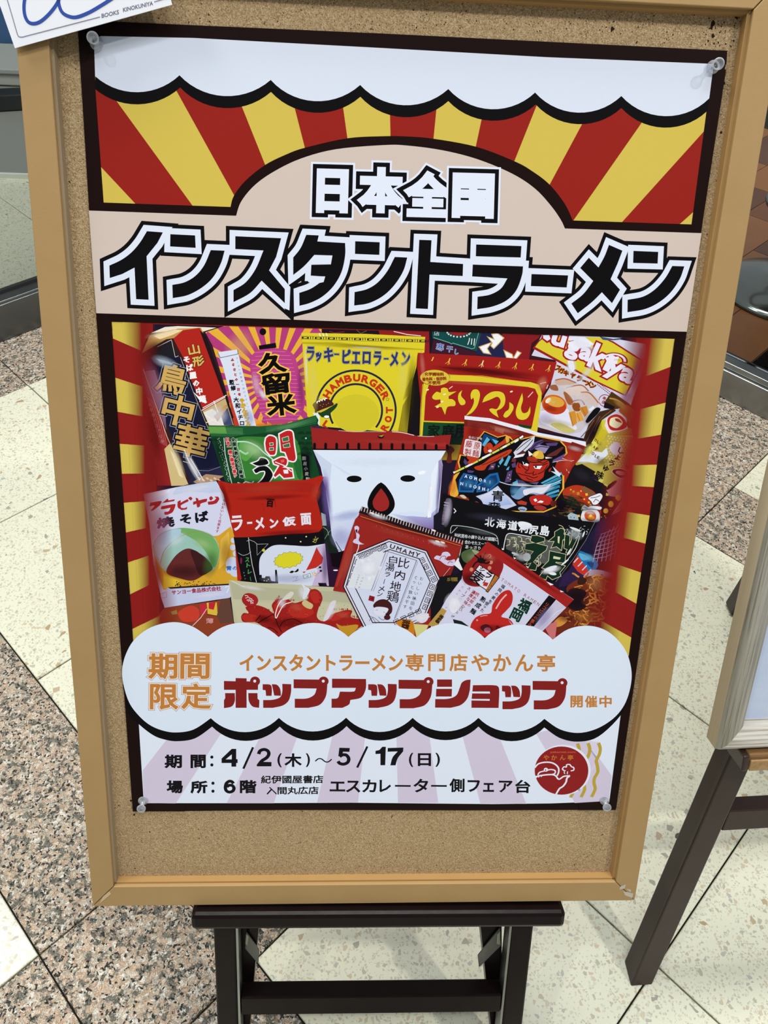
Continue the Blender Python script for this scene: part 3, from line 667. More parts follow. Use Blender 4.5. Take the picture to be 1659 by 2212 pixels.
def Tv(I, crop, txt, p0, p1, size, col, ang=0, bold=0, outs=()):
    """characters set one by one from p0 to p1 (centres)"""
    n = len(txt)
    for i, ch in enumerate(txt):
        if ch == ' ': continue
        t = i / max(n - 1, 1); s_ = size if not isinstance(size, tuple) else size[0] + (size[1] - size[0]) * t
        g0 = glyph(ch, 1)[3]; em = s_ * 1.1; gw, gh = max((g0[1] - g0[0]) * em, s_ * .1), max((g0[3] - g0[2]) * em, s_ * .1)
        if ch == 'ー': T(I, crop, '|', p0[0] + (p1[0] - p0[0]) * t, p0[1] + (p1[1] - p0[1]) * t, s_ * .12, s_ * .8, col, ang, bold, outs)
        elif ch == '・': ell(I, crop, p0[0] + (p1[0] - p0[0]) * t, p0[1] + (p1[1] - p0[1]) * t, s_ * .13, s_ * .13, col, 0, 8)
        else: T(I, crop, ch, p0[0] + (p1[0] - p0[0]) * t, p0[1] + (p1[1] - p0[1]) * t, gw, gh, col, ang, bold, outs)

# ------------------------------------------------------------------ poster
BLK = (13, 11, 13); BRD = (27, 13, 11); RED = (146, 34, 27); YEL = (205, 182, 80); WHT = (216, 226, 243); BEI = (204, 188, 178)
poster = empty('event_poster', MB.copy(), 'large noodle event poster with red and yellow rays pinned on the cork board', 'poster')
tl, tr, brr, bl = (167, 44), (1571.5, 109.5), (1330, 1749), (287, 1753)
P2 = [b2(*p) for p in ((287, 1753), (620, 1749.5), (1000, 1750.5), (1330, 1749), (1480.5, 716), (1514.4, 504), (1571.5, 109.5), (830, 72.5), (240, 46.5), (167, 44), (192.5, 455), (209, 677))]
n_ = len(P2)
meshobj('paper_sheet', [(x, y, 0.0) for x, y in P2] + [(x, y, -0.0004) for x, y in P2], [tuple(range(n_)), tuple(range(2 * n_ - 1, n_ - 1, -1))] + [(i, i + n_, (i + 1) % n_ + n_, (i + 1) % n_) for i in range(n_)],
        mat('dark_printed_paper', BRD, 0.4, 0.08), poster, 'black bordered printed paper')
def ink(name, label=None): return Ink(name, label, parent=poster)

# rays of the upper panel
I = ink('printed_ray_panel', 'red and yellow rays printed at the top')
poly(I, PX, [(200, 160), (1542, 205), (1500, 488), (215, 442)], YEL)
rays = [((437, 722), (585, 880), (500, 432), (832, 888)), ((765, 398), (1012, 845), (1045, 462), (1145, 712)), ((1272, 465), (1316, 637), (1482, 468), (1500, 597))]
def ext(p, q, a, b):
    d = (q[0] - p[0], q[1] - p[1]); return (p[0] - d[0] * a, p[1] - d[1] * a), (q[0] + d[0] * b, q[1] + d[1] * b)
def ray(crop, p, q, r, s_, col, a=0.25, b=0.12):
    P, Q = ext(p, q, a, b); R_, S_ = ext(r, s_, a, b); I.raw([[kb(crop, v) for v in (P, R_, S_, Q)]], col)
I.raw([[kb(KA, v) for v in ((405, 690), (437, 722), (597, 893), (846, 908), (500, 432), (470, 390), (405, 370))]], RED)
ray(KA, *rays[1], RED, .12, .3); ray(KA, *rays[2], RED, .5, .4)
for q in (((25, 497), (27, 588), (225, 478), (213, 600)), ((420, 520), (395, 637), (658, 458), (562, 698)), ((855, 537), (715, 798), (1110, 535), (820, 950))): ray(KB, *q, RED, .4, .3)
I.raw([[kb(KB, v) for v in ((1410, 535), (1380, 570), (1028, 960), (1015, 975), (1265, 980), (1330, 922), (1360, 895))]], RED)
I.done()

# photo panel base
I = ink('printed_photo_ground', 'dark red photo background')
poly(I, PX, [(238, 690), (1462, 726), (1360, 1400), (284, 1400)], (148, 34, 28))
poly(I, PX, [(330, 700), (1375, 730), (1330, 1360), (345, 1360)], (30, 22, 42))
poly(I, K6, [(205, 280), (455, 60), (300, -400), (150, -400)], (128, 30, 34))
poly(I, K9, [(30, 520), (220, 500), (130, 860), (30, 860)], (44, 18, 48)); poly(I, K9, [(60, 530), (200, 520), (150, 680), (80, 660)], (16, 8, 16))
ell(I, K9, 115, 700, 24, 7, (236, 236, 244))
poly(I, K8, [(150, 950), (330, 1350), (220, 1360), (100, 800)], (20, 34, 26))
poly(I, K8, [(155, 955), (200, 975), (210, 1085), (165, 1085)], (150, 160, 172)); line(I, K8, [(175, 1100), (215, 1130), (230, 1180)], 8, (120, 150, 130), curve=4)
line(I, K8, [(185, 1225), (220, 1170), (250, 1130)], 5, (120, 150, 130), curve=4)
I.done()
# ------------------------------------------------------------------ printed packets, back to front
NAV = (24, 24, 48); PUR = (174, 58, 120)
# row behind
I = ink('noodle_packet_picture', 'printed dark packets in the back row')
poly(I, K2, [(250, 150), (830, 160), (830, 210), (250, 200)], (34, 14, 26)); line(I, K2, [(330, 165), (380, 180), (480, 170)], 7, (120, 40, 70)); line(I, K2, [(600, 150), (640, 185), (700, 160)], 7, (96, 84, 50))
poly(I, K2, [(820, 150), (1320, 160), (1330, 420), (1200, 400), (1240, 215), (830, 205)], (140, 30, 34)); line(I, K2, [(970, 165), (1100, 195), (1240, 210)], 8, (230, 220, 224))
I.done()
I = ink('noodle_packet_picture', 'printed green and maroon packet with small characters')
poly(I, K3, [(220, 110), (730, 115), (690, 380), (220, 360)], (24, 18, 28))
poly(I, K3, [(245, 120), (745, 128), (690, 320), (250, 190)], (18, 70, 68)); line(I, K3, [(260, 180), (420, 232), (436, 245), (455, 236), (640, 292), (668, 285), (710, 130)], 5, (150, 180, 180))
poly(I, K3, [(258, 200), (700, 330), (690, 370), (230, 340)], (60, 22, 40))
T(I, K3, '店', 292, 135, 54, 52, (200, 214, 214)); T(I, K3, '川', 635, 222, 68, 70, (228, 232, 232), 6, 1)
for k in range(13):
    a = math.radians(200 - k * 17); ell(I, K3, 512 + 118 * math.cos(a), 118 + 56 * math.sin(a), 9, 9, (220, 220, 220), 0, 8)
ell(I, K3, 512, 112, 100, 48, (150, 30, 34)); T(I, K3, '寒', 325, 275, 72, 70, (60, 84, 160), 8, 1, [(3, (190, 200, 220))]); T(I, K3, '干', 420, 297, 58, 55, (60, 84, 160), 8, 1, [(3, (190, 200, 220))]); T(I, K3, 'し', 490, 325, 34, 50, (60, 84, 160), 8, 1, [(3, (190, 200, 220))])
I.done()
I = ink('noodle_packet_picture', 'printed navy and red packet with white brush characters')
poly(I, K3, [(740, 120), (940, 130), (1000, 420), (690, 350), (700, 270)], (32, 34, 72)); poly(I, K3, [(940, 125), (1330, 130), (1230, 400), (990, 400), (960, 300)], (132, 26, 32))
GLD = (196, 160, 96); 
outline(I, K3, [[(805, 178), (870, 205), (845, 150), (895, 140), (955, 185), (905, 240), (860, 285), (835, 262), (850, 232)], [(720, 275), (830, 235), (790, 290), (820, 340), (760, 330)], [(968, 315), (1040, 350), (1050, 385), (990, 378)], [(1095, 320), (1125, 335), (1080, 390), (1060, 384)]], 9, GLD)
for L in ([(805, 178), (870, 205), (845, 150), (895, 140), (955, 185), (905, 240), (860, 285), (835, 262), (850, 232)], [(720, 275), (830, 235), (790, 290), (820, 340), (760, 330)], [(968, 315), (1040, 350), (1050, 385), (990, 378)], [(1095, 320), (1125, 335), (1080, 390), (1060, 384)]): poly(I, K3, L, (238, 236, 238))
I.done()

# pink lantern packet + white stick packet
I = ink('noodle_packet_picture', 'printed pink and yellow sunburst packet with lantern')
poly(I, K1, [(720, 140), (880, 88), (1640, 110), (1640, 300), (1520, 860), (1100, 880), (900, 700)], (226, 172, 56))
cx_, cy_ = 1265, 520
for k in range(26):
    a0 = math.radians(k * 360 / 26 + 2); a1 = a0 + math.radians(7.6)
    def rim(a):
        dx, dy = math.cos(a), math.sin(a); t = 1e9
        for (ax, ay, bx, by) in ((720, 140, 880, 88), (880, 88, 1640, 110), (1640, 110, 1560, 700), (1560, 700, 1520, 860), (1520, 860, 1100, 880), (1100, 880, 900, 700), (900, 700, 720, 140)):
            ex_, ey_ = bx - ax, by - ay; dn = dx * ey_ - dy * ex_
            if abs(dn) < 1e-6: continue
            tt = ((ax - cx_) * ey_ - (ay - cy_) * ex_) / dn; uu = ((ax - cx_) * dy - (ay - cy_) * dx) / dn
            if tt > 0 and -0.001 <= uu <= 1.001: t = min(t, tt)
        return (cx_ + dx * t, cy_ + dy * t)
    poly(I, K1, [(cx_, cy_), rim(a0), rim((a0 + a1) / 2), rim(a1)], PUR)
poly(I, K1, S((1080, 360), (1130, 285), (1230, 262), (1340, 268), (1420, 310), (1460, 420), (1495, 560), (1510, 690), (1470, 790), (1380, 838), (1260, 852), (1190, 800), (1150, 700), (1110, 560)), (182, 62, 128))
for k in range(18):
    y = 290 + k * 31; xl = 1092 + max(0, (y - 380)) * .17; xr = 1400 + min(y - 290, 330) * .28
    line(I, K1, [(xl + (30 if k < 2 else 0), y + 4), ((xl + xr) / 2, y - 8), (xr - (40 if k < 1 else 12), y - 2)], 4, (212, 116, 168))
poly(I, K1, [(1150, 240), (1282, 218), (1288, 256), (1155, 272)], (14, 12, 20))
ell(I, K1, 1182, 132, 26, 27, (14, 10, 18))
for ch, x, y, w, h in (('久', 1255, 375, 200, 150), ('留', 1285, 535, 210, 150), ('米', 1325, 700, 210, 155)): T(I, K1, ch, x, y, w, h, (12, 8, 10), -6, 8, [(11, (236, 190, 74))])
poly(I, K1, [(1110, 800), (1200, 850), (1240, 870), (1130, 872)], (232, 150, 60))
I.done()
I = ink('noodle_packet_picture', 'printed slim white stick packet')
poly(I, K1, [(828, 292), (985, 270), (995, 320), (1130, 865), (990, 865), (870, 400)], (214, 220, 236)); line(I, K1, [(830, 292), (850, 335), (990, 305), (985, 270)], 5, (90, 90, 120))
poly(I, K1, [(900, 560), (1000, 865), (960, 865)], (186, 60, 40))
Tv(I, K1, '監修・大和イチロ', (940, 525), (1020, 845), 38, (20, 18, 24), 0, 2); Tv(I, K1, 'ラーメン日食食べ続けるマニア', (980, 340), (1065, 720), 17, (80, 80, 130), 0)
Tv(I, K1, 'ふるさとの一日を', (945, 350), (1000, 620), 22, (170, 40, 40), 0, 2); Tv(I, K1, 'やかん亭プル', (1020, 670), (1070, 850), 36, (200, 160, 40), 0, 4)
I.done()

# tall black and gold bag
I = ink('noodle_packet_picture', 'printed tall black and red bag with gold characters')
poly(I, K1, [(205, 330), (300, 140), (470, 98), (720, 108), (790, 240), (900, 600), (960, 865), (760, 870), (890, 1250), (600, 1332), (470, 1332), (400, 1050), (250, 480)], (52, 26, 30))
poly(I, K1, [(215, 360), (250, 400), (270, 470), (440, 960), (480, 1200), (520, 1332), (360, 1330), (330, 1000)], (140, 32, 34))
for k in range(5): line(I, K1, [(285 + k * 14, 640 + k * 10), (330 + k * 18, 800 + k * 10), (385 + k * 12, 1000 + k * 6)], 3, (200, 120, 120))
Tv(I, K1, '小粒煎りたて山椒', (300, 700), (400, 985), 26, (196, 130, 130), 20)
poly(I, K1, [(310, 142), (420, 95), (520, 88), (820, 100), (720, 130), (560, 110), (470, 125)], (232, 220, 200))
poly(I, K1, [(300, 160), (520, 108), (700, 100), (745, 200), (500, 180), (430, 190), (240, 300)], (190, 148, 84))
poly(I, K1, [(330, 165), (500, 115), (560, 120), (470, 160), (380, 190)], (236, 214, 168))
poly(I, K1, [(485, 185), (560, 120), (690, 102), (735, 185), (900, 640), (715, 748), (640, 560), (560, 330)], (172, 36, 28))
poly(I, K1, [(690, 120), (740, 160), (955, 800), (940, 810), (880, 640)], (30, 18, 24))
poly(I, K1, [(250, 320), (350, 240), (465, 200), (520, 330), (480, 345), (340, 330)], (30, 28, 36)); line(I, K1, [(360, 250), (470, 195), (500, 330), (525, 320)], 4, (200, 200, 190))
poly(I, K1, [(250, 420), (290, 400), (240, 380), (340, 320), (500, 330), (560, 340), (700, 700), (870, 1210), (640, 1300), (480, 960)], (22, 24, 50))
poly(I, K1, [(350, 340), (450, 365), (560, 420), (585, 500), (520, 440), (430, 400)], (150, 168, 190))
line(I, K1, [(250, 420), (440, 960), (600, 1320)], 5, (214, 200, 160)); line(I, K1, [(540, 330), (640, 600), (750, 870), (880, 1230)], 4, (190, 170, 130))
poly(I, K1, [(260, 440), (340, 430), (420, 700), (430, 900)], (126, 92, 116))
for ch, x, y, w, h, a in (('鳥', 475, 500, 215, 215, 14), ('中', 520, 745, 230, 225, 14), ('華', 625, 985, 245, 235, 14)): T(I, K1, ch, x, y, w, h, (204, 164, 92), a, 6, [(17, (170, 172, 190)), (13, (16, 16, 30))])
for ch, x, y, w, h in (('山', 645, 270, 85, 75), ('形', 680, 360, 85, 75)): T(I, K1, ch, x, y, w, h, (214, 178, 92), -12, 3, [(4, (70, 30, 12))])
Tv(I, K1, 'そば屋の中華', (588, 350), (712, 655), 50, (240, 236, 236), -8, 3)
poly(I, K1, [(640, 600), (700, 650), (750, 680), (735, 690), (690, 668)], (240, 240, 244))
poly(I, K1, [(712, 750), (890, 650), (955, 860), (765, 866)], (196, 168, 116)); poly(I, K1, [(720, 760), (790, 730), (860, 800), (930, 858), (770, 866)], (226, 220, 214))
for q in (((705, 745), (890, 640)), ((715, 725), (900, 625)), ((800, 670), (870, 860)), ((740, 840), (870, 790)), ((730, 780), (850, 850))): line(I, K1, q, 6, (246, 236, 232))
poly(I, K1, [(860, 790), (900, 700), (950, 860), (880, 860)], (60, 70, 110)); poly(I, K1, [(800, 790), (890, 700), (910, 720), (830, 830)], (190, 150, 90))
poly(I, K1, [(415, 1045), (460, 1000), (500, 1080), (600, 1320), (560, 1330), (470, 1332)], (206, 182, 128)); poly(I, K1, [(460, 1050), (490, 1090), (560, 1270), (530, 1250)], (238, 226, 190))
poly(I, K1, [(540, 1130), (590, 1150), (660, 1240), (620, 1290)], (34, 34, 56)); line(I, K1, [(560, 1140), (620, 1160), (670, 1230)], 5, (200, 196, 180))
poly(I, K1, [(600, 1300), (700, 1200), (880, 1180), (900, 1260), (650, 1330)], (34, 36, 66)); poly(I, K1, [(640, 1300), (740, 1240), (880, 1255), (820, 1290), (680, 1325)], (170, 136, 106))
for k in range(6): ell(I, K1, 690 + k * 30, 1275 + (k % 2) * 14, 14, 8, (214, 188, 160), 30, 10)
for q in (((570, 1050), (600, 1130), (690, 1290)), ((620, 1120), (680, 1220), (720, 1290))): line(I, K1, q, 7, (236, 232, 232))
line(I, K1, [(640, 1210), (760, 1215), (860, 1180)], 3, (150, 150, 170))
I.done()

# yellow packet with ring emblem (figure left out)
I = ink('noodle_packet_picture', 'printed yellow packet with ring emblem and hamburger')
YP = (216, 200, 42)
poly(I, K2, [(1180, 380), (1260, 380), (1240, 1200), (1080, 1190)], (22, 16, 20))
poly(I, K2, [(50, 180), (690, 190), (1283, 220), (1275, 375), (1205, 400), (1195, 520), (1160, 650), (1100, 1180), (230, 1110), (110, 1010), (60, 280)], YP)
poly(I, K2, [(1180, 560), (1160, 650), (1105, 1175), (1010, 1175), (1060, 900), (1120, 800)], (150, 134, 30)); poly(I, K2, [(1060, 850), (1120, 800), (1160, 640), (1180, 560), (1200, 420), (1150, 620), (1090, 740)], (180, 164, 34))
poly(I, K2, [(60, 270), (400, 270), (640, 300), (1270, 340), (1270, 352), (640, 315), (380, 292), (62, 290)], (184, 168, 30)); line(I, K2, [(50, 212), (660, 230), (1282, 245)], 3, (40, 40, 50)); line(I, K2, [(50, 243), (660, 262), (1282, 275)], 3, (40, 40, 50))
for k in range(10):
    x = 90 + k * 130; y = 228 + k * 3.6
    poly(I, K2, [(x - 34, y - 11), (x + 34, y - 9), (x + 36, y + 12), (x - 36, y + 10)], (24, 22, 34)); ell(I, K2, x, y, 22, 6, YP, 0, 8)
    for dx in (52, 76): poly(I, K2, [(x + dx - 4, y - 11), (x + dx + 4, y - 11), (x + dx + 4, y + 13), (x + dx - 4, y + 13)], (24, 22, 34))
for x in (228, 262, 296): line(I, K2, [(x, 182), (x + 14, 215)], 10, (244, 240, 200))
IND = (44, 50, 112)
for txt, x, y, w, h in (('ラ', 142, 388, 84, 150), ('ッ', 222, 420, 66, 100), ('キ', 322, 398, 100, 150), ('ー', 402, 393, 56, 22), ('ピ', 500, 415, 90, 150), ('エ', 595, 428, 90, 130), ('ロ', 700, 428, 88, 130), ('ラ', 808, 435, 84, 150), ('ー', 895, 438, 54, 22), ('メ', 975, 440, 90, 150), ('ン', 1090, 440, 92, 140)):
    T(I, K2, txt, x, y, w - 18, h - 18, IND, 2, 6.5, [(5.5, (50, 54, 100)), (3, (222, 214, 110))])
ccx, ccy = 592, 952
def ringp(I, crop, cx, cy, ro, ri, col, a0, a1, n=40, sy=1.0):
    q = []
    for i in range(n):
        t0 = math.radians(a0 + (a1 - a0) * i / n); t1 = math.radians(a0 + (a1 - a0) * (i + 1) / n)
        q.append([kb(crop, (cx + r * math.cos(t), cy + r * sy * math.sin(t))) for r, t in ((ro, t0), (ro, t1), (ri, t1), (ri, t0))])
    I.raw(q, col)
ringp(I, K2, ccx, ccy, 408, 388, (34, 34, 66), 150, 400); ringp(I, K2, ccx, ccy, 272, 252, (34, 34, 66), 150, 400)
RDL = (190, 52, 26)
for i, ch in enumerate('HAMBURGER'):
    a = math.radians(-150 + i * 15.4); T(I, K2, ch, ccx + 325 * math.cos(a), ccy + 325 * math.sin(a), 62, 66, RDL, math.degrees(a) + 90, 6)
for i, ch in enumerate('RROT'):
    a = math.radians(46 - i * 15.5); T(I, K2, ch, ccx + 335 * math.cos(a), ccy + 335 * math.sin(a), 54, 60, RDL, math.degrees(a) - 90 + 0, 6)
T(I, K2, 'L', 300, 1090, 50, 60, RDL, 35, 6)
st_ = []
for k in range(10):
    r = 20 if k % 2 == 0 else 9; a = math.radians(-90 + 36 * k); st_.append((908 + r * math.cos(a), 842 + r * math.sin(a)))
line(I, K2, st_, 3, (70, 60, 40), True)
ell(I, K2, ccx, ccy + 30, 232, 190, (204, 190, 44)); 
# hamburger
poly(I, K2, S((200, 975), (260, 965), (340, 920), (400, 880), (412, 890), (395, 925), (345, 975), (310, 1010), (260, 1020), (235, 1000)), (28, 60, 30))
poly(I, K2, [(215, 940), (330, 900), (390, 870), (395, 885), (330, 925), (240, 975)], (206, 176, 60))
poly(I, K2, S((170, 915), (165, 890), (200, 860), (260, 835), (320, 838), (360, 868), (372, 895), (330, 915), (250, 945), (200, 962)), (70, 32, 24))
for x, y in ((215, 868), (240, 855), (265, 846), (292, 840)): ell(I, K2, x, y, 18, 11, (240, 236, 230), -40, 10); ell(I, K2, x + 5, y + 4, 11, 7, (70, 32, 24), -40, 8)
for x, y in ((240, 900), (270, 890), (300, 895), (260, 915), (320, 880)): ell(I, K2, x, y, 4, 3, (220, 190, 150), 0, 6)
ell(I, K2, 302, 1015, 30, 18, (16, 12, 12)); ell(I, K2, 302, 1015, 26, 14, (240, 238, 236)); poly(I, K2, [(165, 975), (215, 975), (235, 1010), (232, 1110), (200, 1060)], (222, 230, 226))
I.done()

# white and yellow packet with egg, latin brush name
I = ink('noodle_packet_picture', 'printed white and yellow packet with fried egg and red latin name')
poly(I, K4, [(0, 500), (40, 250), (160, 160), (250, 155), (300, 400), (300, 1100), (90, 1170)], (54, 20, 26))
poly(I, K4, [(150, 160), (760, 175), (1240, 260), (1260, 420), (1100, 860), (1000, 1250), (620, 1260), (90, 1160), (130, 900), (240, 700), (300, 430), (40, 380)], (206, 204, 224))
poly(I, K4, [(170, 170), (400, 180), (830, 210), (900, 230), (1222, 435), (1035, 812), (700, 655), (50, 305), (110, 230)], (150, 26, 34))
poly(I, K4, [(185, 180), (780, 190), (900, 250), (1205, 445), (1025, 792), (720, 645), (78, 290), (120, 235)], (212, 196, 50))
poly(I, K4, [(380, 178), (600, 185), (700, 260), (640, 300), (480, 250)], (226, 226, 240))
poly(I, K4, [(755, 178), (1000, 190), (960, 215), (860, 222), (790, 215)], (70, 76, 116)); poly(I, K4, [(770, 182), (980, 195), (900, 205)], (206, 210, 226))
WR = (228, 224, 240); CR = (158, 24, 38)
letters = (('u', 325, 220, 130, 105, 18), ('g', 470, 330, 125, 165, 20), ('a', 610, 365, 110, 115, 22), ('k', 745, 395, 140, 245, 24), ('i', 860, 460, 60, 160, 26), ('y', 905, 545, 150, 180, 26), ('a', 1045, 590, 125, 130, 28))
outl = []
for ch, x, y, w, h, a in letters: T(I, K4, ch, x, y, w, h, CR, a, 30)
poly(I, K4, [(150, 165), (240, 160), (260, 225), (200, 250), (140, 200)], CR)
ringp(I, K4, 905, 440, 150, 88, CR, 190, 375, 16, .62)
for ch, x, y, w, h, a in letters: T(I, K4, ch, x, y, w, h, WR, a, 12)
ringp(I, K4, 905, 440, 132, 106, WR, 195, 365, 16, .62); poly(I, K4, [(160, 168), (225, 163), (240, 205), (205, 228), (165, 200)], WR)
poly(I, K4, [(420, 240), (560, 205), (690, 250), (650, 290), (560, 300), (470, 330)], (230, 230, 242))
poly(I, K4, [(420, 430), (480, 440), (500, 520), (470, 560), (430, 500)], (232, 232, 242)); poly(I, K4, [(810, 400), (960, 390), (940, 470), (850, 470)], (230, 226, 240)); T(I, K4, 'スガキヤ', 940, 428, 66, 24, (190, 60, 70), 6)
for i, (x, y) in enumerate(((320, 515), (355, 540), (405, 565), (475, 590), (545, 625), (600, 650), (640, 675), (690, 700))): 
    ch = 'スガキヤラーメン'[i]; T(I, K4, ch, x, y, 50 if ch != 'ー' else 46, 52 if ch != 'ー' else 10, (120, 30, 14), 20, 5, [(3, (220, 180, 60))])
for k in range(9):
    for j in range(2): x, y = 735 + k * 15 + j * 18, 680 + k * 12 - j * 12; poly(I, K4, [(x, y), (x + 10, y + 5), (x + 5, y + 14), (x - 5, y + 9)], (130, 30, 40))
ringp(I, K4, 812, 855, 66, 58, (150, 40, 44), 0, 360, 26); T(I, K4, '本', 808, 830, 36, 34, (150, 40, 40), 10, 2); T(I, K4, '店', 800, 872, 36, 34, (150, 40, 40), 10, 2)
# bowl: pork slices, egg, bamboo
poly(I, K4, [(120, 1090), (180, 800), (280, 640), (420, 620), (620, 720), (760, 860), (700, 1000), (560, 1180), (440, 1210), (110, 1140)], (198, 190, 196))
poly(I, K4, [(90, 1130), (300, 1190), (520, 1240), (540, 1250), (90, 1170)], (58, 22, 26))
for pts, c in (([(290, 640), (400, 625), (500, 670), (420, 690), (310, 690)], (196, 166, 150)), ([(400, 720), (560, 690), (640, 760), (560, 800), (420, 790)], (216, 196, 186)), ([(560, 800), (620, 760), (720, 820), (750, 890), (640, 880)], (206, 184, 176)), ([(230, 700), (300, 690), (320, 750), (250, 740)], (150, 90, 60))): poly(I, K4, S(*pts), c)
for pts in (((290, 640), (390, 625), (510, 668)), ((400, 722), (560, 692), (640, 755)), ((560, 768), (650, 775), (745, 880)), ((380, 770), (430, 890), (500, 880)), ((480, 860), (560, 850), (600, 900))): line(I, K4, pts, 13, (166, 96, 60), curve=5)
poly(I, K4, S((380, 760), (440, 800), (480, 870), (430, 890), (400, 850)), (156, 88, 50)); poly(I, K4, S((470, 900), (540, 880), (550, 960), (490, 960)), (140, 74, 30))
poly(I, K4, S((130, 980), (200, 960), (320, 1000), (420, 940), (450, 1060), (520, 1150), (380, 1190), (240, 1130), (130, 1080)), (222, 220, 240))
poly(I, K4, S((240, 1110), (330, 1090), (450, 1140), (500, 1180), (380, 1190)), (196, 184, 110))
ell(I, K4, 280, 898, 132, 102, (206, 92, 30), 14); ell(I, K4, 282, 915, 122, 82, (186, 58, 26), 14); ell(I, K4, 290, 868, 96, 54, (214, 160, 60), 14); ell(I, K4, 215, 855, 34, 22, (232, 226, 214), -40)
for pts, c in (([(430, 980), (500, 960), (520, 1090), (470, 1130)], (206, 140, 48)), ([(500, 990), (560, 970), (590, 1060), (530, 1080)], (222, 158, 60)), ([(540, 930), (620, 910), (640, 980), (600, 1030)], (196, 126, 44))): poly(I, K4, pts, c)
for q in (((445, 990), (480, 1120)), ((520, 990), (550, 1070)), ((570, 930), (610, 1010))): line(I, K4, q, 5, (150, 86, 30))
poly(I, K4, [(640, 950), (690, 910), (705, 935), (660, 970)], (226, 226, 234)); 
I.done()

# gold leaf packet right
I = ink('noodle_packet_picture', 'printed gold packet with brown folded top')
poly(I, K4, [(820, 1090), (1100, 1150), (1130, 1420), (1100, 1760), (900, 1860), (720, 1640), (500, 1530), (600, 1300), (740, 1080)], (176, 160, 70))
random.seed(8)
for i in range(8):
    for j in range(12):
        x, y = 850 + i * 32 + (j % 2) * 16 - j * 4, 1230 + j * 26 + i * 6
        if x < 1090 and y < 1600: poly(I, K4, [(x, y - 13), (x + 13, y), (x, y + 13), (x - 13, y)], (206, 190, 130))
for i in range(6):
    for j in range(5):
        x, y = 700 + i * 58, 1640 + j * 44 + i * 24
        if (i + j) % 2 and x < 1010: poly(I, K4, [(x, y), (x + 40, y + 22), (x + 24, y + 60), (x - 16, y + 38)], (206, 192, 100))
poly(I, K4, S((860, 1340), (940, 1290), (990, 1370), (940, 1430), (880, 1400)), (206, 196, 214))
poly(I, K4, [(700, 1250), (760, 1060), (850, 1180), (800, 1260), (690, 1330)], (196, 178, 40)); poly(I, K4, [(760, 1060), (830, 1060), (840, 1180), (790, 1150)], (206, 196, 60))
poly(I, K4, [(520, 1500), (600, 1420), (660, 1380), (780, 1400), (830, 1350), (850, 1420), (730, 1520), (620, 1500)], (214, 220, 232)); poly(I, K4, [(580, 1330), (700, 1250), (740, 1330), (640, 1430)], (214, 210, 90))
for ch, x, y in (('O', 715, 1272), ('L', 742, 1292), ('D', 772, 1312), ('E', 668, 1322), ('A', 700, 1345), ('F', 728, 1365), ('O', 635, 1380), ('O', 668, 1398), ('D', 690, 1415), ('L', 718, 1440), ('E', 742, 1455)): T(I, K4, ch, x, y, 22, 28, (96, 30, 30), 25, 1.5)
for ch, x, y, s_ in (('し', 985, 1385, 60), ('ょ', 945, 1455, 52), ('う', 885, 1515, 60), ('ゆ', 825, 1572, 60), ('味', 760, 1640, 76)): T(I, K4, ch, x, y, s_, s_, (24, 18, 22), 20, 3)
poly(I, K4, [(830, 1040), (990, 990), (1060, 1150), (960, 1180), (850, 1200), (810, 1120)], (230, 214, 220)); poly(I, K4, S((840, 1050), (920, 1000), (1000, 1030), (1045, 1120), (980, 1165), (870, 1160)), (178, 36, 36))
poly(I, K4, S((880, 1040), (950, 1030), (1000, 1090), (940, 1145), (870, 1120), (860, 1080)), (226, 218, 180)); poly(I, K4, S((920, 1045), (960, 1050), (990, 1090), (930, 1070)), (150, 60, 30))
poly(I, K4, [(590, 1250), (640, 1110), (760, 970), (900, 935), (930, 960), (780, 1060), (700, 1250), (600, 1420), (570, 1420)], (62, 36, 24))
poly(I, K4, [(815, 860), (885, 760), (1060, 880), (1150, 970), (1110, 1010), (1000, 930), (900, 950)], (74, 50, 20)); line(I, K4, [(860, 830), (960, 860), (1110, 990)], 18, (176, 130, 60), curve=5)
poly(I, K4, [(810, 865), (920, 920), (900, 950), (800, 930)], (24, 16, 18)); poly(I, K4, S((960, 960), (1040, 900), (1140, 980), (1100, 1040), (1080, 1120), (1040, 1040)), (150, 92, 40))
for q in (((560, 1240), (640, 1150), (700, 1060)), ((600, 1330), (660, 1200), (760, 1020)), ((700, 1180), (760, 1060), (880, 960))): line(I, K4, q, 10, (120, 84, 50), curve=5)
poly(I, K4, S((610, 1070), (660, 990), (720, 930), (765, 940), (740, 990), (680, 1050), (630, 1090)), (14, 12, 16))
I.done()

# pink packet fading at right
I = ink('noodle_packet_picture', 'printed pink packet with black brush marks')
poly(I, K12, [(690, 720), (800, 640), (900, 500), (960, 560), (900, 800), (780, 960), (700, 1000), (760, 860)], (196, 120, 124))
for pts in ([(760, 550), (830, 545), (885, 575), (880, 610), (820, 625), (750, 575)],): outline(I, K12, [S(*pts)], 6, (220, 190, 196)); poly(I, K12, S(*pts), (46, 16, 24)); poly(I, K12, S((790, 560), (850, 570), (860, 595), (820, 600), (780, 580)), (196, 130, 130))
poly(I, K12, S((770, 648), (790, 655), (750, 700), (700, 730), (710, 690)), (30, 14, 18)); poly(I, K12, S((860, 515), (890, 510), (910, 540), (880, 545)), (60, 12, 20))
poly(I, K12, S((760, 780), (830, 800), (820, 850), (760, 840)), (206, 130, 90)); line(I, K12, [(740, 950), (850, 860), (880, 800)], 8, (170, 60, 60))
I.done()

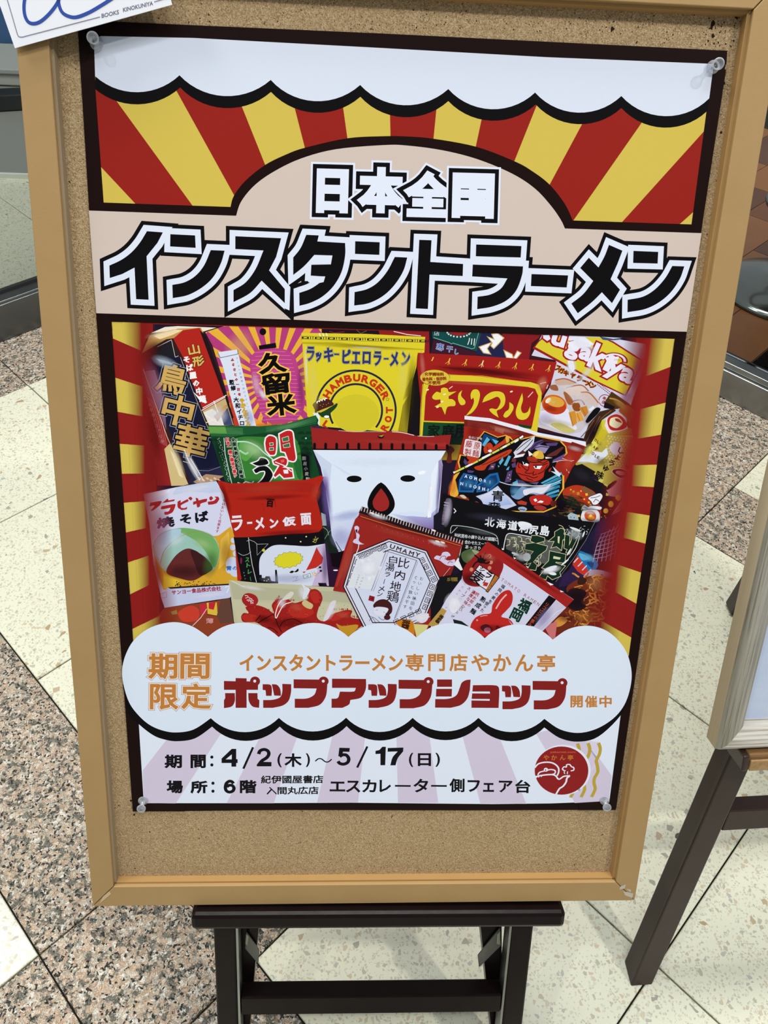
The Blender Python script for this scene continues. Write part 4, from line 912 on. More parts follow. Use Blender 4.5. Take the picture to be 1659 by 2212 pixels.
# dark packet with noodles, greens, egg
I = ink('noodle_packet_picture', 'printed black packet with spicy noodle bowl')
poly(I, K12, [(300, 700), (400, 520), (480, 500), (600, 570), (560, 620), (700, 700), (690, 780), (840, 800), (700, 1010), (200, 990), (180, 900)], (22, 18, 22))
poly(I, K12, S((310, 740), (400, 690), (500, 700), (600, 760), (620, 860), (500, 880), (350, 830)), (176, 52, 26))
poly(I, K12, S((560, 830), (640, 870), (640, 960), (560, 980)), (150, 40, 30)); poly(I, K12, [(470, 720), (500, 695), (600, 765), (560, 790)], (120, 84, 50))
for x, y, r in ((445, 762, 15), (520, 770, 13), (405, 745, 11), (380, 728, 8), (470, 740, 8), (500, 812, 8), (540, 840, 10), (480, 900, 10), (450, 960, 12)): poly(I, K12, [(x - r, y - r * .6), (x + r * .6, y - r), (x + r, y + r * .6), (x - r * .6, y + r)], (230, 182, 66))
random.seed(4)
for k in range(26):
    x = random.uniform(285, 400); y = random.uniform(770, 850); line(I, K12, [(x, y), (x + 50, y + random.uniform(5, 25)), (x + random.uniform(70, 120), y + random.uniform(20, 55))], 7, random.choice([(22, 50, 34), (30, 66, 44), (16, 36, 28)]), curve=4)
for k in range(22):
    x = random.uniform(215, 380); y = random.uniform(870, 960); line(I, K12, [(x, y), (x + random.uniform(20, 60), y + random.uniform(-12, 12))], 8, random.choice([(110, 60, 36), (84, 44, 30), (140, 96, 56), (96, 84, 44)]))
for k in range(14): ell(I, K12, random.uniform(470, 560), random.uniform(850, 930), 9, 5, random.choice([(140, 130, 60), (90, 100, 50), (180, 160, 90)]), random.uniform(0, 90), 8)
poly(I, K12, [(350, 955), (380, 930), (440, 950), (450, 1000), (360, 990)], (160, 180, 190)); ell(I, K12, 380, 970, 5, 5, (40, 40, 60), 0, 6); ell(I, K12, 410, 975, 5, 5, (40, 40, 60), 0, 6)
poly(I, K12, S((470, 960), (500, 900), (570, 890), (630, 930), (630, 1010), (560, 1030), (480, 1000)), (224, 222, 230)); ell(I, K12, 553, 960, 54, 46, (196, 84, 34), 20); ell(I, K12, 560, 975, 30, 22, (214, 130, 50), 20); poly(I, K12, [(540, 955), (560, 945), (572, 962), (550, 972)], (236, 196, 90))
for L in ([(475, 890), (500, 860), (530, 880), (560, 870), (650, 880), (640, 905), (560, 895), (500, 905)], [(535, 800), (600, 770), (640, 760), (660, 790), (620, 850), (580, 860), (560, 830)]): outline(I, K12, [S(*L)], 5, (24, 20, 30)); poly(I, K12, S(*L), (232, 230, 240))
for q in (((555, 800), (600, 795), (640, 780)), ((580, 840), (600, 810), (630, 830)), ((500, 885), (530, 893))): line(I, K12, q, 6, (30, 24, 40))
for x, y, r in ((735, 858, 26), (690, 915, 22), (800, 800, 26)): ell(I, K12, x, y, r, r * 1.05, (220, 160, 60), 0, 14)
for x, y in ((680, 960), (650, 970), (690, 975), (730, 900), (655, 1000)): ell(I, K12, x, y, 6, 5, (220, 150, 50), 0, 6)
poly(I, K12, S((700, 830), (730, 800), (790, 820), (760, 880), (720, 900)), (40, 20, 22)); ell(I, K12, 735, 855, 24, 27, (224, 164, 62))
I.done()
# lower right: net bag and fried noodles
I = ink('noodle_packet_picture', 'printed blue packet and fried noodle dish at lower right')
poly(I, K12, [(430, 1260), (600, 1020), (850, 900), (850, 1200), (760, 1480), (420, 1560), (260, 1580), (380, 1380)], (26, 24, 52)); poly(I, K12, [(380, 1330), (520, 1420), (480, 1560), (270, 1590)], (44, 28, 66))
poly(I, K12, S((620, 1400), (700, 1330), (780, 1380), (790, 1460), (700, 1470)), (60, 24, 30))
poly(I, K12, S((440, 1270), (520, 1290), (600, 1350), (620, 1400), (560, 1460), (490, 1400), (430, 1340)), (30, 108, 168)); poly(I, K12, S((450, 1290), (520, 1310), (540, 1340), (480, 1350)), (90, 170, 210)); poly(I, K12, S((520, 1370), (580, 1360), (570, 1420)), (16, 66, 120))
poly(I, K12, [(400, 1340), (440, 1310), (555, 1470), (500, 1490), (440, 1450), (395, 1390)], (190, 50, 40))
for k in range(4): x = 405 + k * 38; y = 1372 + k * 34; line(I, K12, [(x, y), (x + 40, y - 42)], 12, (210, 200, 216))
for k in range(6): line(I, K12, [(575 + k * 38, 1370 - k * 4), (610 + k * 38, 1220 - k * 26), (650 + k * 38, 1130 - k * 26)], 7, (176, 160, 196))
for k in range(7): line(I, K12, [(570 + k * 12, 1340 - k * 36), (690 + k * 12, 1320 - k * 40), (800, 1270 - k * 36)], 7, (176, 160, 196))
poly(I, K12, S((500, 1510), (560, 1440), (640, 1435), (740, 1460), (790, 1520), (800, 1900), (560, 1960), (200, 1990), (180, 1880), (360, 1700), (340, 1600), (420, 1530)), (108, 42, 24))
poly(I, K12, S((490, 1500), (550, 1440), (650, 1440), (760, 1480), (700, 1500), (560, 1490)), (170, 150, 170))
random.seed(21)
for k in range(95):
    t = random.random(); x = random.uniform(430, 760) - max(0, t - .5) * 300; y = 1500 + t * 420
    if x < 440 and y < 1650: continue
    L = [(x, y)]
    a = random.uniform(0, 6.28)
    for s_ in range(3): a += random.uniform(-1, 1); L.append((L[-1][0] + 26 * math.cos(a), L[-1][1] + 20 * math.sin(a)))
    line(I, K12, L, random.uniform(8, 18), random.choice([(206, 140, 60), (184, 110, 42), (220, 160, 84), (150, 84, 34), (120, 50, 26)]), curve=4)
poly(I, K12, S((360, 1620), (450, 1600), (520, 1640), (470, 1720), (520, 1760), (430, 1800), (340, 1740)), (40, 22, 28)); poly(I, K12, S((460, 1500), (520, 1520), (500, 1560), (440, 1560)), (52, 26, 20))
for k in range(20): x = random.uniform(300, 450); y = random.uniform(1790, 1900); line(I, K12, [(x, y), (x + 20, y + 10)], 9, random.choice([(120, 40, 28), (90, 34, 28), (160, 80, 40)]))
poly(I, K12, S((230, 1900), (290, 1850), (350, 1880), (300, 1930), (240, 1940)), (206, 140, 60)); poly(I, K12, [(140, 1930), (260, 1890), (240, 2060), (200, 2040)], (196, 110, 110))
I.done()
# red kirin style packet
I = ink('noodle_packet_picture', 'printed red packet with big yellow script in yellow frame')
PR = (156, 30, 26); PY = (216, 194, 44)
poly(I, K3, [(103, 332), (700, 362), (1235, 400), (1487, 425), (1440, 600), (1330, 780), (1290, 1120), (700, 1350), (430, 1400), (120, 1160), (130, 800), (95, 450)], PR)
poly(I, K3, [(290, 470), (560, 480), (740, 490), (1060, 560), (1380, 610), (1060, 580), (740, 520), (470, 500)], (124, 24, 24)); poly(I, K3, [(560, 510), (720, 495), (1000, 560), (850, 560)], (134, 26, 26))
for k in range(8):
    x, y = 245 + k * 166, 400 + k * 11.5; c = (226, 190, 70) if k != 3 else (240, 226, 160)
    line(I, K3, [(x + 14, y - 26), (x + 4, y), (x - 4, y + 12)], 11, c); 
    if k: line(I, K3, [(x - 4, y + 8), (x - 34, y + 30)], 4, c); line(I, K3, [(x, y + 8), (x - 8, y + 42)], 5, c); line(I, K3, [(x + 4, y + 8), (x + 12, y + 36)], 5, c)
poly(I, K3, [(150, 650), (210, 560), (400, 545), (740, 560), (1230, 625), (1310, 650), (1340, 740), (1290, 1130), (1230, 1110), (170, 1160), (120, 1160), (130, 900)], PY)
line(I, K3, [(420, 542), (640, 545), (900, 575), (1240, 618), (1300, 640), (1345, 700), (1335, 770)], 4, (96, 30, 20)); line(I, K3, [(160, 630), (145, 760), (125, 1150)], 4, (96, 30, 20))
line(I, K3, [(420, 550), (640, 556), (900, 585), (1200, 622)], 5, (200, 60, 30))
poly(I, K3, [(165, 1008), (180, 760), (212, 655), (400, 610), (740, 625), (1200, 672), (1270, 690), (1302, 760), (1240, 1065), (560, 1020)], PR)
poly(I, K3, [(160, 1020), (560, 1035), (700, 1080), (560, 1250), (150, 1210), (150, 1160)], (24, 66, 38)); poly(I, K3, [(430, 1170), (560, 1160), (560, 1250), (400, 1245)], (18, 46, 26))
poly(I, K3, [(400, 1243), (560, 1250), (500, 1400), (330, 1400)], (150, 120, 40)); poly(I, K3, S((380, 1280), (430, 1260), (470, 1300), (440, 1340), (440, 1420), (390, 1420), (400, 1340)), (96, 36, 26))
poly(I, K3, [(1100, 1040), (1240, 1062), (1230, 1090), (1110, 1070)], (24, 56, 34))
for ch, x in (('家', 265), ('庭', 405), ('用', 530)): T(I, K3, ch, x, 1110, 115, 120, (10, 26, 18), 2, 4)
glyphs = [S((250, 760), (290, 720), (330, 728), (335, 690), (365, 678), (400, 690), (415, 722)) + [(490, 715), (410, 765), (412, 792)] + S((450, 795), (478, 825), (470, 860), (400, 872)) + [(375, 950), (340, 872), (268, 868), (330, 832), (328, 795)] + S((280, 800), (250, 785)),
          [(545, 703)] + S((535, 760), (575, 810), (570, 845), (530, 850), (505, 800), (510, 740)),
          S((632, 790), (630, 740), (655, 700), (700, 700), (722, 740), (715, 800), (690, 870), (640, 930)) + [(580, 960)] + S((640, 880), (662, 820), (655, 780), (640, 795)),
          [(745, 828)] + S((770, 770), (830, 725), (900, 715), (955, 735), (975, 790), (965, 850), (930, 890), (890, 912)) + [(908, 978)] + S((850, 940), (815, 900), (840, 885), (890, 890), (925, 830), (920, 790), (890, 770), (820, 800)),
          [(1015, 822)] + S((1050, 850), (1055, 890), (1020, 950), (980, 978), (955, 960), (975, 920), (1010, 890)),
          [(1142, 730)] + S((1150, 800), (1130, 880), (1150, 930), (1195, 920)) + [(1222, 862)] + S((1222, 930), (1190, 985), (1140, 1000), (1095, 980), (1078, 920), (1100, 840))]
outline(I, K3, glyphs, 3, (110, 24, 16))
for g_ in glyphs: poly(I, K3, g_, (218, 196, 46))
outline(I, K3, [S(*[(275 + 148 * math.cos(k * .45), 580 + 78 * math.sin(k * .45)) for k in range(14)])], 2, (90, 50, 20)); ell(I, K3, 275, 580, 148, 78, (214, 186, 60), 2)
T(I, K3, '化学調味料', 268, 545, 190, 34, (130, 50, 20), 1, 2); T(I, K3, '着色料・保存料', 268, 592, 240, 34, (130, 50, 20), -2, 2); T(I, K3, '不使用', 266, 630, 120, 36, (130, 50, 20), -3, 2)
for q in (((1200, 775), (1250, 720)), ((415, 690), (450, 665)), ((1320, 640), (1380, 625)), ((1385, 690), (1400, 650))): line(I, K3, q, 9, (230, 190, 190))
for x, y in ((370, 745), (345, 818), (200, 700), (300, 872), (1035, 718)): ell(I, K3, x, y, 16, 8, (240, 226, 190), -15, 8)
I.done()

# green packet
I = ink('noodle_packet_picture', 'printed green packet with red and black brush characters')
GD = (18, 64, 34); GM = (54, 122, 50)
poly(I, K5, [(40, 200), (620, 212), (900, 190), (1255, 88), (1285, 140), (1270, 200), (1210, 220), (1220, 480), (1300, 760), (1250, 880), (250, 860), (180, 640), (80, 330)], GD)
poly(I, K5, [(48, 205), (620, 215), (560, 290), (300, 330), (80, 320)], (34, 96, 52)); poly(I, K5, [(300, 230), (900, 195), (1260, 92), (1270, 160), (900, 250), (500, 310)], (26, 84, 46)); poly(I, K5, [(50, 215), (240, 215), (260, 290), (70, 285)], (92, 150, 60))
for k in range(5): line(I, K5, [(60, 225 + k * 16), (440, 240 + k * 14)], 3, (110, 170, 110)); line(I, K5, [(700, 218 + k * 12), (1000, 190 + k * 10), (1262, 104 + k * 18)], 3, (74, 140, 90))
poly(I, K5, S((300, 400), (420, 330), (700, 330), (1000, 330), (1090, 520), (1110, 800), (900, 860), (500, 860), (440, 780), (380, 600)), GM)
poly(I, K5, S((400, 400), (520, 390), (640, 460), (560, 520), (480, 600), (420, 560)), (84, 158, 70)); poly(I, K5, S((760, 700), (1000, 700), (1080, 800), (900, 850), (760, 830)), (62, 138, 60)); poly(I, K5, S((1000, 560), (1080, 600), (1090, 800), (1050, 780)), (34, 98, 46))
for (bx, by, nx, ny, sp) in ((1090, 300, 2, 5, 88), (820, 270, 2, 1, 84), (120, 380, 1, 1, 60)):
    for i in range(nx):
        for j in range(ny):
            x = bx + i * sp + (j % 2) * sp / 2; y = by + j * 58
            if x > 1230: continue
            for r in (40, 28, 16): ringp(I, K5, x, y, r, r - 6, (10, 30, 20), 180, 360, 8, .8)
line(I, K5, [(370, 385), (480, 385), (590, 430), (680, 510), (760, 570), (800, 620)], 16, (196, 222, 210), curve=4); line(I, K5, [(400, 480), (470, 520), (500, 500)], 22, (170, 206, 170), curve=3)
line(I, K5, [(228, 340), (240, 520), (300, 790), (318, 860)], 9, (206, 224, 216)); line(I, K5, [(372, 348), (378, 420), (465, 790)], 5, (206, 224, 216))
for k in range(60):
    t = k / 60; x = 160 + t * 120 + random.uniform(-22, 30) * (1.1 - t * .5); y = 350 + t * 480; line(I, K5, [(x, y), (x + random.uniform(-10, 10), y + random.uniform(-12, 12))], 6, (190, 212, 200))
Tv(I, K5, '日本一', (265, 360), (285, 440), 40, (196, 40, 44), 0, 3, [(3, (230, 210, 210))]); Tv(I, K5, '潮と醤油の香り', (298, 500), (355, 760), 40, (200, 44, 50), 0, 3, [(4, (236, 214, 214))])
Tv(I, K5, '全国有数ののり産地', (330, 360), (425, 770), 40, (20, 34, 22), 0, 3, [(3, (206, 222, 210))])
poly(I, K5, [(1088, 515), (1180, 540), (1190, 820), (1120, 820)], (10, 16, 14)); Tv(I, K5, '国産小麦粉', (1125, 570), (1165, 800), 40, (200, 208, 200), 0, 1)
R1 = (186, 34, 34)
mei = [[(700, 345)] + S((740, 318), (800, 340), (812, 400), (800, 520)) + [(745, 532), (700, 480), (690, 400)],
       [(850, 300)] + S((930, 262), (985, 270), (1000, 320), (1010, 420), (1030, 560), (1010, 600)) + [(950, 590), (915, 500), (870, 490), (860, 400)],
       [(780, 600)] + S((870, 560), (930, 580), (925, 640)) + [(880, 670), (985, 690), (1000, 780), (900, 790), (850, 740), (800, 780), (785, 760), (850, 650), (790, 630)]]
outline(I, K5, mei, 17, (236, 230, 236))
for L in mei: poly(I, K5, L, R1)
for L in ([(740, 400), (775, 395), (778, 420), (745, 425)], [(738, 455), (780, 450), (782, 475), (742, 480)], [(880, 345), (945, 325), (955, 370), (890, 385)], [(890, 420), (960, 400), (965, 440), (900, 450)]): outline(I, K5, [L], 5, (236, 230, 236)); poly(I, K5, L, (60, 110, 60))
line(I, K5, [(800, 610), (900, 650), (985, 720)], 12, (240, 236, 240)); poly(I, K5, [(890, 700), (945, 695), (950, 740), (900, 740)], (236, 230, 236)); poly(I, K5, [(860, 590), (900, 580), (905, 610), (870, 620)], (214, 90, 90))
raL = [[(545, 625)] + S((610, 600), (640, 565), (700, 580), (725, 625), (680, 645), (600, 650)), [(560, 700)] + S((620, 665), (700, 660), (755, 710), (770, 770), (700, 860)) + [(600, 860)] + S((660, 800), (690, 740), (680, 710), (630, 715), (585, 735))]
outline(I, K5, raL, 14, (236, 230, 236))
for L in raL: poly(I, K5, L, (10, 12, 14))
line(I, K5, [(380, 840), (430, 860), (470, 830), (540, 850), (560, 825)], 14, (228, 226, 230)); line(I, K5, [(860, 830), (900, 825), (1010, 828)], 14, (228, 200, 204))
ell(I, K5, 1145, 345, 12, 10, (150, 200, 180), 0, 8)
I.done()

# white packet with the eyes and drop
I = ink('noodle_packet_picture', 'printed white packet with two black ovals and a red drop')
poly(I, K8, [(75, 330), (150, 500), (200, 720), (240, 1000), (260, 1180), (330, 1345), (420, 1320), (1280, 1180), (1330, 900), (1365, 480), (1350, 420), (1400, 333)], WHT)
poly(I, K8, [(78, 335), (260, 470), (240, 700), (150, 500)], (198, 208, 232)); poly(I, K8, [(260, 470), (300, 480), (560, 640), (380, 560)], (204, 218, 238))
def grad(I, crop, q, cols): I.raw([[kb(crop, p) for p in q]], cols)
grad(I, K8, [(160, 590), (230, 600), (250, 960), (200, 720)], [(150, 130, 190), (196, 200, 236), (206, 214, 240), (110, 50, 110)])
poly(I, K8, [(1322, 440), (1352, 418), (1366, 480), (1350, 640), (1310, 900), (1325, 700)], (160, 150, 190)); line(I, K8, [(1345, 470), (1355, 500), (1330, 760)], 4, (90, 80, 110))
grad(I, K8, [(840, 960), (1000, 990), (1230, 985), (1320, 900), (1290, 1150), (1280, 1190)], [(206, 214, 240), (170, 168, 216), (160, 160, 214), (190, 196, 232), (110, 80, 140), (60, 30, 70)])
poly(I, K8, [(860, 965), (1090, 940), (1240, 960), (1200, 1000), (1000, 985)], (210, 222, 242))
grad(I, K8, [(240, 1000), (450, 960), (520, 950), (400, 1310), (330, 1345), (262, 1180)], [(206, 214, 236), (206, 218, 240), (200, 210, 236), (180, 190, 224), (190, 196, 224), (198, 206, 232)])
poly(I, K8, [(1255, 560), (1320, 440), (1300, 600), (1250, 1000), (1212, 1006), (1240, 700)], (228, 234, 248)); poly(I, K8, [(1235, 700), (1256, 690), (1238, 1000), (1213, 1000)], (242, 244, 252))
ell(I, K8, 1158, 556, 38, 18, (240, 242, 252), -14)
line(I, K8, [(300, 1240), (330, 1290), (360, 1340)], 9, (30, 26, 50)); line(I, K8, [(310, 1320), (345, 1330)], 6, (60, 60, 100))
poly(I, K8, [(52, 85), (150, 95), (240, 125), (460, 148), (620, 155), (850, 140), (980, 152), (1110, 192), (1300, 190), (1450, 178), (1432, 280), (1402, 336), (750, 334), (75, 325), (62, 200)], (148, 36, 34))
poly(I, K8, [(52, 85), (150, 92), (240, 120), (150, 118), (60, 110)], (60, 40, 60)); line(I, K8, [(330, 138), (480, 150), (700, 148), (800, 150)], 4, (230, 210, 214)); line(I, K8, [(860, 150), (960, 158), (1080, 185)], 7, (236, 220, 224), curve=4); line(I, K8, [(1115, 192), (1200, 198), (1280, 196)], 4, (230, 220, 224))
poly(I, K8, [(1180, 250), (1300, 265), (1400, 255), (1390, 300), (1250, 290)], (160, 44, 40))
poly(I, K8, [(72, 318), (760, 324), (1405, 325), (1400, 338), (750, 336), (76, 331)], (12, 10, 12))
for k in range(13):
    x = 90 + k * 110; y = 258 + (k > 8) * (k - 8) * 4; y = min(y, 285) 
    poly(I, K8, [(x - 13, 328), (x - 13, y + 12, 1), (x, y, 1), (x + 13, y + 12, 1), (x + 13, 328)], (12, 10, 12), 4)
ell(I, K8, 750, 198, 33, 20, (50, 20, 18)); poly(I, K8, [(722, 190), (780, 182), (760, 200)], (190, 160, 60))
for x, y in ((484, 619), (1017, 615)): ell(I, K8, x, y, 78, 37, (226, 232, 246)); ell(I, K8, x, y, 74, 33, (10, 10, 12))
poly(I, K8, [(752, 652)] + S((800, 690), (862, 780), (888, 862), (870, 930), (810, 985), (750, 990), (680, 965), (628, 920), (618, 850), (650, 760), (710, 680)), (10, 9, 12))
poly(I, K8, [(752, 712)] + S((800, 775), (832, 850), (815, 915), (752, 942), (690, 915), (668, 850), (700, 780)), (152, 38, 36))
I.done()

# oni packet (abstract colour shapes)
I = ink('noodle_packet_picture', 'printed red packet with festival warrior and blue panel')
poly(I, K10, [(300, 85), (760, 160), (1060, 260), (1545, 380), (1480, 520), (1400, 620), (1300, 830), (1230, 960), (1130, 1060), (640, 1050), (150, 1000), (130, 880), (180, 700), (290, 300)], (156, 38, 26))
poly(I, K10, [(300, 85), (560, 110), (700, 150), (850, 190), (1060, 258), (1540, 350), (1545, 400), (1380, 360), (1060, 295), (800, 215), (560, 150), (300, 122)], (226, 226, 238))
poly(I, K10, [(300, 124), (560, 152), (800, 217), (1000, 275), (960, 300), (700, 260), (460, 215), (295, 190)], (112, 30, 24))
for k in range(6): line(I, K10, [(330, 140 + k * 12), (560, 175 + k * 12), (720, 215 + k * 12)], 3, (160, 70, 56))
for k in range(10): line(I, K10, [(620 + k * 9, 200 + k * 3), (612 + k * 9, 240 + k * 3)], 5, (196, 120, 96))
poly(I, K10, [(1400, 350), (1530, 395), (1500, 450), (1360, 420)], (120, 30, 28))
# body mass
OB = (14, 12, 18)
poly(I, K10, [(150, 880), (190, 700), (250, 640), (230, 560), (250, 480), (300, 490), (500, 240), (640, 300), (720, 280), (770, 300), (800, 340), (1020, 285), (1280, 330), (1340, 400), (1355, 470), (1250, 560), (1200, 620), (1320, 700), (1320, 830), (1230, 960), (1240, 1020), (1110, 1075), (850, 1070), (640, 1050), (180, 1000)], (226, 170, 60))
poly(I, K10, [(240, 880), (205, 740), (265, 640), (245, 560), (265, 490), (310, 500), (505, 250), (640, 310), (720, 290), (770, 320), (800, 350), (1020, 295), (1270, 345), (1330, 405), (1335, 465), (1245, 560), (1215, 630), (1300, 700), (1300, 830), (1220, 960), (1230, 1010), (1110, 1060), (850, 1060), (640, 1045), (190, 1000)], OB)
BL1 = (86, 170, 206); BL2 = (20, 60, 110); VI = (84, 62, 116); OR = (186, 58, 30)
poly(I, K10, [(500, 265), (640, 320), (600, 370), (540, 300), (480, 390), (460, 380)], BL2); poly(I, K10, [(530, 300), (560, 330), (500, 400), (480, 385)], BL1); poly(I, K10, [(580, 320), (650, 345), (620, 380)], BL1)
poly(I, K10, S((520, 380), (560, 360), (590, 400), (560, 450), (510, 470), (495, 420)), OR); line(I, K10, [(530, 400), (545, 440), (580, 430)], 6, OB, curve=4)
poly(I, K10, S((600, 400), (690, 340), (730, 295), (755, 310), (760, 350), (700, 400), (620, 450), (560, 460)), OR); poly(I, K10, S((720, 300), (750, 300), (755, 345), (730, 360)), (214, 170, 70)); line(I, K10, [(560, 470), (640, 420), (720, 370)], 6, OB)
line(I, K10, [(185, 672), (420, 560), (620, 452), (800, 350), (905, 290)], 40, OB); line(I, K10, [(190, 668), (420, 556), (620, 450), (800, 350), (880, 305)], 22, (206, 206, 90))
for a, b in (((186, 668), (200, 660)), ((320, 605), (380, 575)), ((480, 520), (560, 480)), ((690, 410), (730, 390)), ((810, 355), (850, 330)), ((865, 315), (900, 292))): line(I, K10, [a, b], 22, (236, 234, 240))
for a in ((300, 615), (440, 545), (580, 472), (660, 428), (770, 368), (860, 318)): line(I, K10, [(a[0] - 8, a[1] - 14), (a[0] + 8, a[1] + 14)], 8, OB)
poly(I, K10, S((540, 440), (570, 430), (580, 450), (555, 460)), (236, 232, 236)); poly(I, K10, S((330, 560), (400, 500), (450, 500), (430, 540), (350, 580)), OR)
poly(I, K10, S((400, 610), (480, 580), (560, 520), (640, 480), (760, 430), (785, 440), (740, 490), (640, 540), (540, 590), (500, 640), (430, 640)), OR); line(I, K10, [(480, 590), (600, 540), (740, 460)], 6, OB, curve=4); poly(I, K10, S((320, 500), (380, 480), (420, 500), (360, 540)), OR)
poly(I, K10, [(300, 520), (340, 570), (310, 590), (290, 560)], VI); poly(I, K10, [(330, 640), (400, 650), (380, 670), (330, 665)], VI); poly(I, K10, [(570, 580), (620, 570), (600, 630), (540, 640)], VI)
ell(I, K10, 585, 605, 14, 9, (200, 150, 70), 0, 8); poly(I, K10, [(740, 660), (790, 640), (770, 760), (710, 770)], VI); 
for x, y in ((760, 690), (745, 720), (770, 735)): ell(I, K10, x, y, 8, 6, (200, 160, 80), 0, 6)
for q in ([(650, 560), (690, 510), (700, 540), (665, 590)], [(700, 590), (750, 490), (775, 500), (730, 600)], [(735, 620), (760, 600), (750, 640), (725, 640)], [(640, 590), (660, 600), (645, 615)]): poly(I, K10, q, BL1)
poly(I, K10, [(235, 865), (245, 740), (290, 670), (420, 700), (440, 760), (390, 870)], (30, 96, 160)); poly(I, K10, [(255, 850), (262, 750), (300, 690), (400, 715), (415, 760), (375, 850)], (16, 54, 104))
poly(I, K10, [(430, 790), (560, 680), (640, 665), (665, 760), (560, 850), (420, 870)], (30, 96, 160)); poly(I, K10, [(450, 800), (570, 700), (625, 690), (640, 760), (550, 835), (445, 850)], (16, 54, 104))
Tv(I, K10, 'AOMORI', (315, 705), (560, 765), 36, (226, 230, 240), 8, 2); Tv(I, K10, 'NIBOSHI', (272, 780), (540, 845), 38, (226, 230, 240), 8, 2)
# hair / headdress
for q, c in (([(800, 460), (900, 350), (1020, 290), (1005, 380), (900, 470), (820, 500)], (206, 206, 222)), ([(830, 480), (900, 440), (930, 460), (860, 500)], (90, 40, 36)), ([(960, 430), (1010, 360), (1080, 330), (1130, 340), (1040, 400), (980, 440)], VI), ([(1010, 420), (1060, 380), (1170, 400), (1120, 470)], (146, 134, 176)), ([(1090, 320), (1290, 345), (1240, 360), (1110, 350)], (70, 26, 28)), ([(1130, 365), (1260, 360), (1240, 390), (1150, 395)], VI), ([(1140, 490), (1300, 400), (1320, 410), (1240, 490), (1150, 510)], (96, 40, 40)), ([(1200, 540), (1340, 465), (1290, 540), (1215, 560)], (104, 74, 130)), ([(780, 580), (820, 560), (830, 610), (790, 615)], VI), ([(790, 520), (830, 530), (820, 560), (780, 555)], (110, 50, 50))): poly(I, K10, q, c)
for q in (((830, 440), (900, 380), (980, 320)), ((860, 470), (940, 400), (1000, 330)), ((1010, 420), (1080, 400), (1160, 410)), ((980, 430), (1040, 370), (1110, 345))): line(I, K10, q, 8, OB, curve=4)
poly(I, K10, [(820, 490), (920, 470), (900, 500), (800, 520)], (226, 226, 236)); poly(I, K10, [(950, 440), (1000, 480), (960, 500)], (236, 232, 226)); poly(I, K10, [(1125, 505), (1200, 515), (1130, 525)], (236, 232, 226))
poly(I, K10, S((995, 500), (1010, 460), (1060, 440), (1100, 460), (1110, 520), (1050, 525)), (214, 170, 60)); poly(I, K10, S((1010, 485), (1030, 455), (1060, 450), (1050, 480), (1020, 505)), (230, 200, 100))
poly(I, K10, S((830, 600), (850, 560), (900, 590), (960, 580), (1000, 500), (1060, 540), (1150, 540), (1165, 590), (1120, 650), (1100, 720), (1010, 760), (900, 740), (850, 690), (825, 650)), (178, 44, 30))
poly(I, K10, S((940, 510), (980, 500), (1010, 530), (1060, 540), (1040, 570), (960, 560)), (150, 46, 30))
for q in (((930, 530), (985, 560), (1060, 560), (1100, 530)), ((1040, 540), (1100, 570), (1150, 545)), ((880, 590), (920, 630), (950, 640), (960, 600)), ((950, 640), (920, 665), (950, 675), (1000, 670)), ((1010, 650), (1000, 690), (1040, 680)), ((840, 670), (900, 690), (950, 700), (1010, 720), (1050, 705)), ((930, 715), (960, 735), (1000, 745)), ((1150, 590), (1110, 650), (1050, 680)), ((860, 560), (850, 600), (870, 620))): line(I, K10, q, 8, OB, curve=4)
poly(I, K10, [(890, 545), (955, 580), (950, 600), (905, 590)], (236, 234, 240)); ell(I, K10, 915, 572, 10, 11, OB, 0, 10); poly(I, K10, [(1005, 600), (1095, 595), (1070, 630), (1020, 625)], (236, 234, 240)); ell(I, K10, 1030, 608, 11, 11, OB, 0, 10); line(I, K10, [(880, 520), (900, 555), (960, 575)], 9, OB); line(I, K10, [(1000, 590), (1100, 590), (1150, 570)], 9, OB)
poly(I, K10, S((1160, 640), (1190, 615), (1170, 660)), (178, 44, 30)); poly(I, K10, [(820, 730), (900, 750), (960, 800), (850, 780)], (70, 60, 100)); poly(I, K10, [(960, 770), (1060, 760), (1040, 790)], (90, 80, 120))
for k in range(6): poly(I, K10, [(1080 + k * 12, 770 + k * 30), (1290 - k * 6, 660 + k * 44), (1300 - k * 8, 690 + k * 44), (1120 + k * 10, 800 + k * 28)], BL1 if k % 2 == 0 else (40, 130, 170)); line(I, K10, [(1085 + k * 12, 790 + k * 30), (1295 - k * 8, 690 + k * 44)], 10, OB)
poly(I, K10, [(1200, 600), (1285, 680), (1270, 710), (1180, 650), (1230, 660)], (210, 224, 236)); poly(I, K10, [(790, 770), (840, 745), (850, 790), (800, 810)], BL1)
poly(I, K10, S((780, 880), (860, 810), (960, 820), (1100, 800), (1200, 780), (1120, 880), (1060, 900), (960, 880), (860, 940), (790, 920)), (120, 150, 190)); poly(I, K10, S((900, 850), (960, 830), (1100, 820), (1180, 790), (1100, 880), (1000, 870), (920, 900)), (222, 220, 234)); poly(I, K10, S((780, 800), (900, 790), (860, 830), (800, 900), (770, 880)), (24, 60, 100))
line(I, K10, [(660, 760), (760, 790), (900, 800), (1060, 800), (1180, 785), (1290, 740)], 8, (214, 222, 236), curve=4)
poly(I, K10, [(640, 800)] + [(700, 870, 1), (760, 920, 1)] + [(832, 1000)] + [(720, 1042), (640, 1045), (500, 1010)] + [(470, 950, 1)] + [(415, 908)] + [(530, 870, 1)], (188, 196, 226)); grad(I, K10, [(640, 830), (790, 990), (560, 1020), (450, 915)], [(214, 220, 240), (150, 170, 220), (160, 176, 222), (206, 212, 236)])
